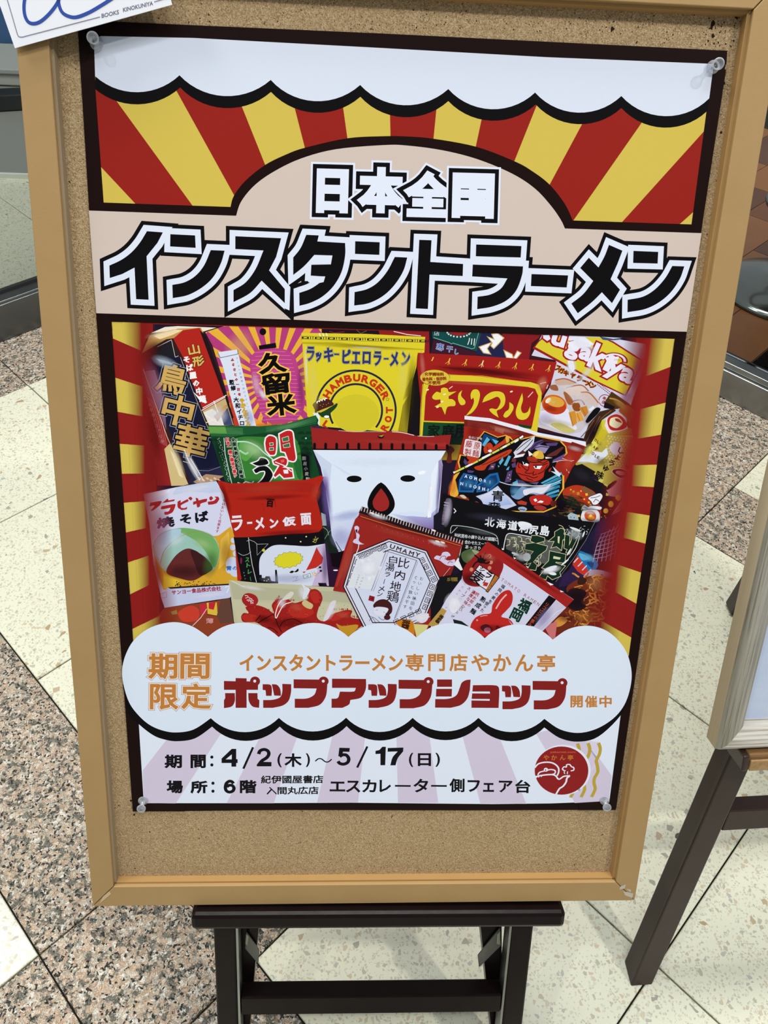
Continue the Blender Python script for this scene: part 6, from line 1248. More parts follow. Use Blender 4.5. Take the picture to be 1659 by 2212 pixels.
# tomato packet
I = ink('noodle_packet_picture', 'printed red and white tomato packet')
poly(I, K11, [(90, 830), (300, 800), (260, 870), (150, 1000), (60, 1180), (0, 1300), (0, 1100)], (20, 18, 22)); T(I, K11, '5種', 210, 855, 100, 36, (120, 104, 40), 0, 2)
poly(I, K11, [(550, 488), (720, 600), (960, 760), (1250, 960), (1385, 1050), (1310, 1130), (1080, 1360), (900, 1400), (100, 1350), (0, 1320), (150, 1050), (300, 850), (320, 760), (400, 650), (480, 590)], (204, 204, 228))
poly(I, K11, [(550, 488), (720, 600), (960, 760), (1250, 960), (1385, 1052), (1312, 1128), (1200, 1040), (1000, 900), (705, 700), (680, 800), (660, 850), (500, 900), (330, 850), (320, 760), (400, 650), (470, 590)], (158, 34, 32))
poly(I, K11, S((310, 780), (350, 700), (440, 640), (560, 620), (680, 680), (705, 720), (680, 800), (620, 870), (500, 920), (390, 920), (320, 870)), (142, 28, 30)); 
for x, y in ((570, 630), (585, 690), (570, 745), (395, 760)): ell(I, K11, x, y, 18, 20, (200, 130, 100), 20, 10)
for q in (((500, 680), (450, 640), (425, 620)), ((500, 680), (440, 690), (405, 740)), ((500, 680), (520, 620), (535, 600)), ((500, 680), (560, 660), (590, 670)), ((500, 690), (540, 700), (575, 685)), ((490, 670), (480, 620)), ((500, 680), (560, 640), (570, 620))): line(I, K11, q, 16, (20, 14, 16), curve=4)
ell(I, K11, 490, 675, 40, 26, (20, 14, 16), 10)
poly(I, K11, [(468, 712), (625, 808), (545, 968), (368, 852)], (26, 18, 22)); poly(I, K11, [(472, 720), (615, 810), (540, 955), (376, 850)], (216, 214, 228)); poly(I, K11, [(620, 806), (670, 835), (555, 985), (530, 970)], (30, 18, 18)); poly(I, K11, [(626, 814), (660, 836), (555, 975), (538, 962)], (176, 110, 50))
T(I, K11, '麦', 455, 835, 116, 120, (20, 14, 20), 34, 3); T(I, K11, 'ラ', 562, 815, 56, 66, (20, 14, 20), 34, 3); line(I, K11, [(530, 860), (505, 895)], 9, (20, 14, 20)); T(I, K11, 'シ', 500, 760, 50, 40, (20, 14, 20), 34, 2); poly(I, K11, [(520, 880), (560, 890), (545, 925), (505, 915)], (186, 40, 36)); Tv(I, K11, 'ラーメン屋の麦', (640, 840), (560, 955), 18, (60, 30, 10), 34, 0)
for i, ch in enumerate('TOMATO RAMEN'):
    if ch != ' ': T(I, K11, ch, 695 + i * 31.5, 860 + i * 21.5, 25, 30, (150, 60, 70), 34, 0)
Tv(I, K11, '福岡の麦を使った', (695, 920), (490, 1170), 38, (26, 20, 30), 34, 1) if False else None
for txt, p, q, s_, c, b in (('福岡の麦を', (700, 925), (578, 1070), 36, (26, 20, 36), 1), ('使った', (545, 1090), (500, 1155), 36, (26, 20, 36), 1), ('熟成麺', (508, 1050), (412, 1165), 50, (20, 16, 30), 2), ('桃太郎の', (450, 1000), (372, 1105), 36, (170, 36, 44), 1), ('濃厚な味わい', (415, 980), (290, 1150), 36, (150, 40, 50), 1), ('スープに', (370, 945), (285, 1050), 34, (130, 60, 80), 1), ('こだわりぬきます', (335, 900), (150, 1130), 24, (160, 60, 70), 0), ('仕上げ', (300, 1130), (215, 1215), 26, (60, 50, 70), 1)):
    Tv(I, K11, txt, p, q, s_, c, 34, b)
poly(I, K11, [(1145, 1008), (1215, 1050), (1000, 1310), (915, 1300)], (18, 12, 16)); Tv(I, K11, 'リコピンの恵み', (1125, 1100), (960, 1290), 38, (176, 70, 50), 34, 1)
poly(I, K11, [(1215, 1060), (1310, 1130), (1090, 1350), (1000, 1310)], (196, 190, 214)); line(I, K11, [(1300, 1135), (1220, 1170), (1060, 1330)], 5, (226, 226, 240))
T(I, K11, '福', 905, 1110, 110, 120, (18, 46, 40), 26, 6, [(6, (190, 214, 214))]); T(I, K11, '岡', 830, 1200, 100, 110, (18, 46, 40), 26, 6, [(6, (190, 214, 214))])
TM = (184, 38, 34)
poly(I, K11, S((582, 1180), (600, 1100), (660, 1010), (720, 965), (770, 965), (795, 1020), (780, 1100), (730, 1160), (685, 1215), (760, 1240), (800, 1300), (760, 1400), (400, 1400), (385, 1310), (430, 1230), (500, 1195)), TM)
line(I, K11, [(735, 1000), (680, 1060), (632, 1140)], 18, (226, 170, 170), curve=5); line(I, K11, [(480, 1215), (520, 1205), (550, 1205)], 9, (226, 160, 160)); ell(I, K11, 450, 1250, 9, 9, (226, 160, 160), 0, 8); poly(I, K11, S((480, 1320), (520, 1290), (570, 1300), (600, 1350), (520, 1360)), (60, 24, 30)); ell(I, K11, 550, 1345, 34, 26, (196, 120, 150), 0, 12); poly(I, K11, S((640, 1300), (680, 1330), (660, 1350), (630, 1340)), (70, 24, 28))
poly(I, K11, [(215, 1240), (300, 1260), (370, 1310), (230, 1290)], (26, 30, 26)); poly(I, K11, [(110, 1130), (155, 1160), (60, 1320), (-30, 1300)], (176, 140, 70)); T(I, K11, '個包装', 85, 1240, 90, 40, (50, 34, 16), -50, 3)
poly(I, K11, S((180, 1080), (240, 1060), (290, 1100), (230, 1180), (190, 1160)), (226, 226, 234)); poly(I, K11, S((750, 1240), (800, 1300), (860, 1310), (820, 1340)), (196, 196, 222))
for q in ([(920, 725), (950, 735), (940, 745)], [(1120, 875), (1190, 905), (1160, 915)], [(800, 640), (830, 650), (810, 660)], [(1250, 960), (1290, 975), (1260, 980)], [(690, 550), (710, 570), (690, 570)]): poly(I, K11, q, (236, 232, 236))
I.done()
# red fade of the photo edges, then striped margins
I = ink('printed_photo_fade', 'soft dark red fade at the photo edges')
RC = (138, 29, 27)
def strip(I, pts_o, pts_i, pts_e, c):
    for k in range(len(pts_o) - 1):
        I.raw([[b2(*p) for p in (pts_o[k], pts_o[k + 1], pts_i[k + 1], pts_i[k])]], [c + (1.0,)] * 4)
        I.raw([[b2(*p) for p in (pts_i[k], pts_i[k + 1], pts_e[k + 1], pts_e[k])]], [c + (1.0,), c + (1.0,), c + (0.0,), c + (0.0,)])
def L_(x0, x1, y0=685, y1=1400): return [(x0 + (x1 - x0) * t, y0 + (y1 - y0) * t) for t in (0, .33, .66, 1)]
strip(I, L_(236, 282), L_(280, 314), L_(336, 392), RC)
I.done(); I = ink('printed_photo_fade', 'soft dark red fade at the photo edges')
strip(I, L_(1470, 1370, 715), L_(1406, 1310, 715), L_(1350, 1245, 715), RC)
I.done()
def fade_ray(crop, a, b, c, d, lx):
    """a,b upper edge outer/inner; c,d lower edge outer/inner; yellow, fading towards the picture"""
    Y = YEL; I = ink('printed_side_ray')
    def mid(p, q, t): return (p[0] + (q[0] - p[0]) * t, p[1] + (q[1] - p[1]) * t)
    m1, m2 = mid(a, b, .38), mid(c, d, .38)
    poly(I, crop, [a, m1, m2, c], [Y + (1.0,)] * 4); poly(I, crop, [m1, b, d, m2], [Y + (1.0,), Y + (0.0,), Y + (0.0,), Y + (1.0,)]); I.done()
fade_ray(K1, (-2, 40), (235, 60), (15, 185), (235, 280), 1); fade_ray(K1, (32, 490), (250, 560), (50, 755), (250, 792), 1); fade_ray(K1, (66, 1005), (262, 1018), (84, 1238), (262, 1235), 1)
fade_ray(K6, (34, 397), (260, 378), (56, 692), (260, 645), 1); fade_ray(K6, (74, 992), (290, 918), (96, 1308), (290, 1212), 1); fade_ray(K6, (116, 1655), (400, 1515), (122, 1790), (400, 1640), 1)
fade_ray(K4, (1552, 195), (1290, 180), (1505, 498), (1240, 600), 0); fade_ray(K4, (1455, 875), (1180, 946), (1402, 1215), (1150, 1256), 0); fade_ray(K4, (1360, 1530), (1100, 1535), (1328, 1766), (1090, 1752), 0)
fade_ray(K12, (1076, 955), (870, 922), (1040, 1204), (840, 1150), 0); fade_ray(K12, (1002, 1460), (790, 1388), (962, 1736), (770, 1630), 0); fade_ray(K12, (920, 2037), (640, 1880), (905, 2210), (640, 2020), 0)

# black borders over the picture edges
I = ink('printed_border', 'dark brown black printed borders')
def band(pts): poly(I, PX, pts, BRD)
band([(209, 676), (636, 690), (820, 697), (1483, 716), (1480, 733), (1456.7, 732), (850, 713), (241.4, 695), (243, 715), (211, 700)])
band([(205, 640), (241, 695), (264, 1040), (289, 1400), (306, 1600), (311, 1733), (400, 1733), (400, 1752), (287, 1752), (238, 1085)])
band([(1483, 716), (1456.7, 732), (1411, 1059), (1363, 1377), (1339.5, 1545), (1316, 1730), (1250, 1732), (1250, 1749), (1330, 1748.5), (1388, 1350)])
# upper panel frame
poly(I, PX, [(174, 150), (205.5, 150), (206, 191), (224, 437.5), (497.5, 447), (510, 466), (192.5, 455)], BRD)
poly(I, KB, [(1420, 300), (1405, 425), (1393, 480), (1328, 970), (815, 953), (780, 988), (1369, 1007), (1381, 930), (1478, 300)], BRD)
I.done()
I = ink('printed_awning', 'white scalloped awning with black rim at the top')
def arcpts(pts): # pts alternate cusp / bottom / cusp; arc through 3 points
    out = []
    for i in range(0, len(pts) - 2, 2):
        a, m, b = pts[i], pts[i + 1], pts[i + 2]; n = 14
        mx, my = (a[0] + b[0]) / 2, (a[1] + b[1]) / 2
        # circle through a, m', b with m' the mid bottom
        ax, ay, bx, by, cx, cy = a[0], a[1], m[0], m[1], b[0], b[1]
        d = 2 * (ax * (by - cy) + bx * (cy - ay) + cx * (ay - by))
        ux = ((ax * ax + ay * ay) * (by - cy) + (bx * bx + by * by) * (cy - ay) + (cx * cx + cy * cy) * (ay - by)) / d
        uy = ((ax * ax + ay * ay) * (cx - bx) + (bx * bx + by * by) * (ax - cx) + (cx * cx + cy * cy) * (bx - ax)) / d
        r = math.hypot(ax - ux, ay - uy); t0 = math.atan2(ay - uy, ax - ux); tm = math.atan2(by - uy, bx - ux); t1 = math.atan2(cy - uy, cx - ux)
        def near(t, ref):
            while t - ref > math.pi: t -= 2 * math.pi
            while t - ref < -math.pi: t += 2 * math.pi
            return t
        tm_ = near(tm, t0); t1_ = near(t1, tm_)
        for k in range(n): t = t0 + (t1_ - t0) * k / n; out.append((ux + r * math.cos(t), uy + r * math.sin(t)))
    out.append(pts[-1]); return out
A_ = lambda x, y: K(KA, (x, y)); B_ = lambda x, y: K(KB, (x, y))
rim_hi = arcpts([A_(412, 330), A_(598, 398), A_(775, 325), A_(982, 415), A_(1169, 345), A_(1375, 437), A_(1555, 367), B_(93, 455), B_(277, 385), B_(462, 472), B_(652, 400), B_(842, 487), B_(1025, 415), B_(1213, 502), B_(1405, 425)])
rim_lo = arcpts([A_(410, 384), A_(622, 449), A_(778, 378), A_(992, 467), A_(1170, 397), A_(1380, 487), A_(1556, 418), B_(95, 507), B_(277, 437), B_(470, 522), B_(655, 452), B_(850, 537), B_(1025, 467), B_(1215, 552), B_(1396, 480)])
poly(I, PX, rim_hi + rim_lo[::-1], BLK)
poly(I, PX, [(205.5, 166), (203, 84), (218, 78), (418, 82), (830, 104), (1180, 123.5), (1528, 137.5), (1541.5, 139)] + [rim_hi[-1]] + rim_hi[::-1][1:], (212, 219, 234))
poly(I, PX, [(168, 45), (240, 47.5), (830, 73.5), (1571, 110), (1569, 140), (1541.5, 139), (1528, 137.5), (1180, 123.5), (830, 104), (418, 82), (218, 78), (203, 84), (204, 170), (175, 170)], BRD)
I.done()
I = ink('printed_title_ground', 'beige title band with raised arch')
arch_o = [A_(995, 895), A_(1010, 845), A_(1060, 780), A_(1145, 712), A_(1240, 665), A_(1320, 637), A_(1500, 597), A_(1659, 588), B_(100, 590), B_(215, 600), B_(400, 635), B_(565, 698), B_(640, 740), B_(715, 798), B_(780, 880), B_(815, 953)]
arch_i = [A_(1020, 932), A_(1042, 870), A_(1100, 800), A_(1185, 740), A_(1300, 685), A_(1450, 645), A_(1659, 627), B_(100, 630), B_(250, 650), B_(400, 688), B_(550, 750), B_(650, 815), B_(720, 890), B_(762, 950), B_(780, 988)]
def smo(P, n=5): return cat([tuple(p) for p in P], n)
lowl = [(1300, 505), (500, 480)]
poly(I, PX, [A_(985, 893)] + smo(arch_o) + [(1240, 500), (1200, 520), (520, 500), (495, 468)], BRD)
poly(I, PX, [(192.5, 455)] + smo(arch_i) + [(1514.6, 503.8), (1483, 716.5), (820, 697.4), (635, 690.5), (208.5, 676.5)], BEI)
I.done()

# title lettering
I = ink('printed_title_lettering', 'big black katakana title with white and black outlines')
G1 = [[(318, 137), (397, 143), (370, 195), (316, 262), (326, 478), (264, 475), (256, 318), (195, 350), (133, 370), (131, 308), (190, 280, 1), (240, 243, 1), (282, 195, 1)],
      [(434, 152), (557, 158), (560, 220), (433, 213)],
      [(635, 231), (704, 234), (684, 300, 1), (645, 368, 1), (590, 418, 1), (520, 455, 1), (446, 470), (444, 404), (505, 391, 1), (560, 358, 1), (603, 305, 1)],
      [(757, 162), (985, 172), (960, 265), (925, 332), (1003, 425), (1003, 495), (888, 383), (830, 445, 1), (748, 490), (748, 430), (808, 392, 1), (858, 325, 1), (897, 233), (757, 226)],
      [(1110, 155), (1172, 158), (1165, 188), (1303, 196), (1303, 258, 1), (1285, 340, 1), (1245, 410, 1), (1190, 462, 1), (1130, 493, 1), (1076, 508), (1075, 444), (1130, 424, 1), (1178, 392, 1), (1203, 363), (1132, 358), (1135, 304), (1230, 302), (1240, 258), (1150, 255), (1100, 310, 1), (1045, 355), (1045, 268), (1082, 220, 1)],
      [(1353, 187), (1475, 192), (1473, 255), (1352, 250)],
      [(1550, 265), (1612, 268), (1592, 335, 1), (1548, 405, 1), (1490, 460, 1), (1420, 495, 1), (1348, 507), (1350, 440), (1412, 425, 1), (1465, 392, 1), (1513, 335, 1)]]
G2 = [[(197, 180), (258, 182), (252, 290), (415, 300), (413, 360), (248, 353), (240, 524), (180, 521)],
      [(480, 203), (705, 211), (701, 268), (478, 262)],
      [(463, 303), (713, 312), (708, 355, 1), (680, 430, 1), (630, 482, 1), (560, 512, 1), (485, 525), (487, 463), (550, 452, 1), (603, 422, 1), (635, 372), (460, 362)],
      [(755, 350), (937, 357), (930, 417), (752, 410)],
      [(1140, 205), (1207, 234), (1182, 300), (1148, 376), (1195, 428), (1155, 495), (1105, 441), (1055, 490, 1), (985, 545), (953, 497), (1012, 450, 1), (1062, 385), (997, 320), (1040, 269), (1088, 317), (1118, 262, 1)],
      [(1262, 235), (1385, 240), (1382, 298), (1260, 295)],
      [(1455, 310), (1515, 312), (1492, 375, 1), (1448, 440, 1), (1390, 490, 1), (1320, 524, 1), (1232, 540), (1233, 478), (1308, 463, 1), (1368, 427, 1), (1420, 370, 1)]]
for w, c in ((46, BLK), (28, (218, 224, 240))):
    outline(I, KT1, G1, w, c, 2.0); outline(I, KT2, G2, w, c, 2.0)
# little tail joining the letter to the border
poly(I, KT1, [(1000, 520), (1048, 540), (1048, 580), (1030, 575)], BLK)
for L in G1: poly(I, KT1, L, BLK)
for L in G2: poly(I, KT2, L, BLK)
poly(I, KT1, [(1165, 258), (1240, 258), (1232, 302), (1140, 302)], (218, 224, 240)); poly(I, KT1, [(1112, 360), (1204, 362), (1196, 390), (1150, 400), (1120, 390)], (218, 224, 240))
I.done()
I = ink('printed_subtitle_lettering', 'white kanji line with black outline under the arch')
for ch, x, y, w, h in (('日', 718, 413, 58, 84), ('本', 823, 411, 86, 88), ('全', 924, 420, 88, 88), ('国', 1022, 423, 80, 86)):
    T(I, PX, ch, x, y, w, h, (220, 226, 242), 1.5, 5.5, [(11, (220, 226, 242)), (7, BLK)] if False else [(12.5, (220, 226, 242)), (8.5, BLK)], res=4)
I.done()

# cloud
I = ink('printed_cloud', 'white scalloped cloud with black lower rim')
L_k = lambda *a: [K(KL, p) for p in a]; R_k = lambda *a: [K(KR, p) for p in a]
leftb = cat(L_k((600, 128), (500, 62), (385, 37), (250, 68), (150, 140), (95, 230), (70, 330), (80, 430), (112, 530), (160, 600), (230, 665), (310, 703), (400, 718), (510, 700), (617, 630)), 5)[::-1]   # bottom cusp -> top cusp
rightb = cat(R_k((1088, 140), (1180, 78), (1290, 57), (1390, 78), (1470, 135), (1530, 220), (1558, 330), (1550, 430), (1515, 530), (1450, 610), (1350, 672), (1240, 697), (1130, 675), (1038, 613)), 5)
topm = arcpts(L_k((600, 128), (822, 40), (1036, 130), (1250, 42), (1466, 128)) + R_k((75, 42), (275, 128), (485, 42), (682, 132), (888, 50), (1088, 140)))
botm = arcpts(R_k((1038, 613), (848, 692), (645, 607), (446, 688), (252, 607), (42, 687)) [:5] + [K(KL, (1660, 715)), K(KL, (1452, 627)), K(KL, (1245, 712)), K(KL, (1037, 628)), K(KL, (830, 716)), K(KL, (617, 630))])
cloud = leftb[:-1] + topm[:-1] + rightb[:-1] + botm[:-1]
low = arcpts([K(KL, (625, 683)), K(KL, (836, 771)), K(KL, (1042, 683)), K(KL, (1248, 769)), K(KL, (1455, 680)), K(KL, (1662, 769)), K(KR, (252, 660)), K(KR, (446, 741)), K(KR, (645, 660)), K(KR, (848, 747)), K(KR, (1038, 665))])
lowL = cat(L_k((72, 420), (110, 600), (175, 670), (260, 735), (330, 762), (410, 773), (520, 755), (625, 683)), 5)
lowR = cat(R_k((1038, 665), (1130, 728), (1240, 750), (1360, 720), (1492, 595), (1545, 480)), 5)
# lower panel first
Ipan = ink('printed_lower_panel', 'white panel with pale lilac rays')
poly(Ipan, PX, [K(KL, (172, 660)), K(KL, (600, 600)), K(KR, (1000, 600)), K(KR, (1494, 588)), K(KQ, (1418, 485)), (1190, 1734.5), (1065, 1736), (760, 1733), (560, 1734), (311, 1734)], (220, 228, 243))
LIL = (206, 196, 218)
for pts in ([(300, 60), (560, 20), (610, 60), (320, 508), (120, 505), (113, 300)], [(870, 50), (1000, 0), (1090, 70), (935, 507), (640, 507)], [(1312, 50), (1400, 0), (1512, 70), (1465, 503), (1208, 503)]): poly(Ipan, KP, pts, LIL)
for pts in ([(103, 30), (200, 0), (303, 50), (362, 495), (113, 495)], [(505, 60), (610, 0), (735, 80), (905, 502), (622, 500)]): poly(Ipan, KQ, pts, LIL)
poly(Ipan, KG, [(395, 20), (640, -40), (1140, 140), (1330, 380), (1528, 655), (1482, 1030), (975, 1062), (760, 640)], LIL)
poly(Ipan, KG, [(1335, 150), (1120, 130), (1340, 430), (1200, 620), (1300, 420)], (213, 206, 226))
Ipan.done()
poly(I, PX, lowL + low[1:] + lowR[1:] + [K(KR, (1400, 500)), K(KL, (200, 450))], BLK)
poly(I, PX, cloud, WHT)
I.done()

I = ink('printed_shop_lettering', 'orange and dark red shop lettering on the cloud')
OR_ = (190, 124, 58)
for txt, x, y, w, h in (('期', 352.5, 1438, 59, 52), ('間', 421.5, 1438, 60, 52), ('限', 355, 1504, 58, 52), ('定', 424, 1503, 60, 52)): T(I, PX, txt, x, y, w, h, OR_, 0.5, 2.0, [(3.6, (160, 96, 60)), (2.7, (232, 220, 210))])
T(I, PX, 'インスタントラーメン', 694, 1430.5, 350, 34, OR_, 0, 1.5); T(I, PX, '専門店やかん亭', 1038.5, 1430.5, 289, 35, OR_, 0.3, 1.5) if False else None
for i, ch in enumerate('専門店やかん亭'): T(I, PX, ch, 895.5 + i * 47.3, 1430 + i * .2, 37 if i != 1 else 34, 35, OR_, .3, 1.3)
for i, ch in enumerate('開催中'): T(I, PX, ch, 1245 + i * 31.2, 1514.5, 25, 24, OR_, .3, 1.1)
DR = (130, 32, 30)
po = [[(698, 400), (770, 402), (770, 382), (838, 384), (838, 402), (909, 405), (908, 455), (838, 455), (838, 566), (770, 566), (770, 455), (698, 455)], [(705, 475), (765, 475), (765, 525, 1), (745, 558, 1), (698, 568), (698, 520), (706, 505)], [(848, 475), (905, 475), (906, 510), (917, 520), (915, 566), (875, 558, 1), (852, 525, 1)]]
for L in po: poly(I, KL, L, DR)
def ringL(x, y): ell(I, KL, x, y, 31, 29, DR); ell(I, KL, x - 2, y - 1, 9, 9, WHT)
ringL(890, 402)
tu = [[(937, 420), (985, 424, 1), (994, 455, 1), (992, 492), (958, 492), (955, 458), (937, 455)], [(993, 420), (1025, 424, 1), (1045, 450, 1), (1050, 492), (1008, 490), (1000, 450)], [(1058, 418), (1113, 420), (1112, 470, 1), (1097, 522, 1), (1060, 552, 1), (1000, 566), (940, 566), (940, 518), (1000, 516, 1), (1045, 500, 1), (1058, 465, 1)]]
pu = [[(1128, 390), (1335, 392), (1335, 440, 1), (1325, 500, 1), (1288, 548, 1), (1220, 566), (1135, 566), (1135, 510), (1210, 508, 1), (1255, 485, 1), (1270, 447), (1128, 445)]]
aa = [[(1365, 386), (1575, 388), (1573, 450, 1), (1545, 502, 1), (1478, 518), (1470, 545, 1), (1430, 566), (1362, 566), (1362, 510), (1400, 505, 1), (1414, 466), (1500, 465, 1), (1512, 443), (1365, 443)]]
def sh(Ls, dx, dy): return [[(p[0] + dx * 2.86, p[1] + dy * 2.86) + tuple(p[2:]) for p in L] for L in Ls]
for L in tu + pu + aa + sh(tu, 227.6, 0) + sh(pu, 226.4, 1) + sh(tu, 516.3, 3) + sh(pu, 515.7, 3.5): poly(I, KL, L, DR)
ringL(1313, 402); ringL(1313 + 226.4 * 2.86, 405); ringL(1313 + 515.3 * 2.86, 412)
for L in ([(398, 378), (487, 378), (487, 422), (398, 422)], [(393, 434), (487, 434), (485, 480), (391, 480)], [(598, 379), (594, 440), (578, 492, 1), (540, 530, 1), (480, 547), (386, 546), (387, 495), (465, 493, 1), (512, 473, 1), (532, 430, 1), (545, 398, 1), (570, 382, 1)], [(610, 412), (745, 413, 1), (768, 432, 1), (765, 548), (603, 547), (603, 503), (612, 412)]): poly(I, KR, L, DR)
poly(I, KR, [(604, 450), (712, 450), (714, 462), (604, 461)], WHT); poly(I, KR, [(602, 494), (712, 495), (712, 505), (602, 503)], WHT)
I.done()
I = ink('printed_date_lettering', 'black printed dates and place lines')
TK = (20, 18, 22)
def TP(txt, x0, y0, x1, y1, b=0.0, crop=KP, col=TK, ang=0): T(I, crop, txt, (x0 + x1) / 2, (y0 + y1) / 2, x1 - x0 - 2 * b, y1 - y0 - 2 * b, col, ang, b)
for a in (('期', 250, 200, 360, 288, 5), ('間', 412, 200, 510, 288, 5), ('場', 262, 362, 366, 446, 5), ('所', 412, 364, 520, 446, 5), ('木', 1003, 192, 1112, 280, 4), ('階', 722, 360, 828, 446, 5)): TP(*a)
for x, y in ((547, 217), (547, 266), (554, 381), (554, 431)): ell(I, KP, x, y, 10, 10, TK, 0, 14)
poly(I, KP, [(672, 165), (700, 165), (700, 230), (709, 230), (709, 254), (700, 254), (700, 277), (670, 277), (670, 254), (608, 254), (608, 226)], TK); poly(I, KP, [(672, 200), (672, 231), (634, 231)], (220, 228, 243))
line(I, KP, [(841, 198), (850, 178), (874, 169), (897, 177), (905, 197), (892, 220), (862, 240), (845, 261)], 27, TK, curve=5); poly(I, KP, [(830, 262), (846, 246), (922, 248), (921, 275), (829, 275)], TK)
poly(I, KP, [(1348, 158), (1414, 160), (1411, 184), (1371, 183), (1366, 212), (1341, 212)], TK); line(I, KP, [(1350, 214), (1368, 203), (1392, 205), (1407, 227), (1400, 250), (1376, 261), (1352, 257), (1339, 243)], 27, TK, curve=5)
line(I, KP, [(683, 383), (672, 371), (655, 369), (638, 383), (632, 408), (638, 428), (657, 437), (678, 430), (686, 413), (676, 396), (656, 394), (640, 404)], 26, TK, curve=5)
for a, b in (((745, 290), (806, 155)), ((1460, 283), (1524, 150))): line(I, KP, [a, b], 17, TK)
for a in (('(', 958, 192, 986, 282, 3), (')', 1138, 192, 1164, 280, 3)): TP(*a)
line(I, KP, [(1197, 243), (1215, 228), (1235, 228), (1260, 246), (1280, 246), (1300, 230)], 10, TK, curve=5)
poly(I, KP, [(1575, 178), (1600, 172), (1618, 152), (1640, 152), (1636, 268), (1606, 268), (1606, 196), (1575, 198)], TK)
poly(I, KQ, [(50, 157), (147, 154), (145, 178), (112, 220, 1), (98, 264), (66, 264), (80, 215, 1), (112, 178), (49, 180)], TK)
for a in (('(', 180, 186, 207, 275, 3), (')', 345, 186, 373, 274, 3), ('日', 235, 188, 318, 270, 4)): TP(*a, crop=KQ)
T(I, KP, '紀伊國屋書店', 1051, 357, 388, 48, TK, -.4, 2); T(I, KP, '入間丸広店', 1054, 427, 324, 46, TK, -.4, 2)
xs = 711.4; n_ = 14
for ch, x, y, w, h in (('エ', 729, 1698, 34, 22), ('ス', 763, 1698, 31, 26), ('カ', 798, 1697, 31, 28), ('レ', 832, 1697, 25, 27), ('ー', 870, 1696.5, 34, 5.4), ('タ', 909, 1696, 32, 30), ('ー', 948, 1696.5, 34, 5.4), ('側', 987, 1695.5, 33, 30), ('フ', 1023, 1697, 27, 26), ('ェ', 1055, 1700, 24, 20), ('ア', 1092, 1698, 30, 26), ('台', 1129, 1698, 33, 29)): T(I, PX, ch, x, y, w - 2.4, h - 2.4, TK, .5, 1.3) if h > 6 else line(I, PX, [(x - w / 2, y), (x + w / 2, y + .4)], h, TK)
I.done()
I = ink('printed_round_logo', 'round dark red emblem with white line drawing and gold waves')
GW = (184, 158, 58)
wave = [(1330, 165), (1355, 250), (1340, 340), (1298, 430), (1315, 520), (1318, 600), (1270, 690), (1262, 760), (1280, 840), (1262, 900), (1225, 972)]
for dx, dy in ((0, 0), (-156, 3), (-314, 8)): line(I, KG, [(x + dx, y + dy) for x, y in wave], 62, GW, curve=5)
ell(I, KG, 796, 570, 418, 378, (222, 228, 242), 0, 48); ell(I, KG, 778, 578, 400, 360, (140, 32, 34), 0, 48)
for q, w in ((((380, 535), (430, 480), (520, 455), (620, 458), (690, 490), (732, 540), (735, 600), (712, 655)), 30), (((380, 672), (450, 655), (560, 640), (655, 640), (700, 665), (722, 698), (750, 705), (785, 680), (820, 662), (905, 655)), 30), (((900, 660), (860, 690), (845, 750), (800, 812), (745, 850), (695, 935)), 34), (((425, 645), (450, 605), (530, 582), (620, 562), (682, 580), (672, 625), (600, 640)), 26), (((820, 580), (792, 555), (815, 522), (850, 525), (855, 492), (900, 488), (925, 518), (960, 535), (958, 572), (915, 582)), 24), (((838, 572), (818, 600), (828, 628)), 16), (((868, 590), (864, 632)), 16)): line(I, KG, q, w, (226, 228, 240), curve=5)
ell(I, KG, 545, 565, 32, 30, (226, 228, 240), 0, 16); ell(I, KG, 540, 570, 8, 14, (90, 40, 60), 0, 8)
for q in ((395, 690), (430, 680), (470, 672)): line(I, KG, [q, (q[0] + 22, q[1] - 20)], 14, (226, 228, 240))
T(I, KG, 'yakantei.com', 800, 305, 380, 34, (196, 104, 50), 0, 1)
for ch, x in (('や', 552), ('か', 668), ('ん', 795), ('亭', 912)): T(I, KG, ch, x, 385, 84, 76, (196, 128, 50), 0, 1)
ringp(I, KG, 1038, 858, 18, 12, (50, 56, 70), 0, 360, 14); T(I, KG, 'R', 1038, 858, 12, 14, (50, 56, 70))
I.done()

# card lettering
Ink.levels = []
Ic = Ink('printed_lettering', 'grey shop lettering on the card', parent=card)
_b2 = b2
def b2(px, py, z=0.0): return _b2(px, py, CARDZ + .0002)
T(Ic, PX, 'BOOKS', 238, 30, 38, 8.5, (112, 110, 132), -13, .25, skew=10); T(Ic, PX, 'KINOKUNIYA', 298, 14, 66, 8.5, (112, 110, 132), -13, .25, skew=10)
b2 = _b2
o_ = Ic.done(); o_.location.z += CARDZ + .0001

# ------------------------------------------------------------------ push pins
CLR = bpy.data.materials.new('clear_plastic'); CLR.use_nodes = True; cbd = CLR.node_tree.nodes['Principled BSDF']
cn = CLR.node_tree; mo = cn.nodes['Material Output']; tr_ = cn.nodes.new('ShaderNodeBsdfTransparent'); tr_.inputs[0].default_value = (0.93, 0.94, 0.96, 1)
lw = cn.nodes.new('ShaderNodeLayerWeight'); lw.inputs[0].default_value = 0.55; mx_ = cn.nodes.new('ShaderNodeMixShader'); ma = cn.nodes.new('ShaderNodeMath'); ma.operation = 'MULTIPLY_ADD'; ma.inputs[1].default_value = 0.85; ma.inputs[2].default_value = 0.06
cbd.inputs['Base Color'].default_value = (0.62, 0.65, 0.70, 1); cbd.inputs['Roughness'].default_value = 0.04; cbd.inputs['Specular IOR Level'].default_value = 1.0; cbd.inputs['Coat Weight'].default_value = 1.0; cbd.inputs['Coat Roughness'].default_value = 0.02
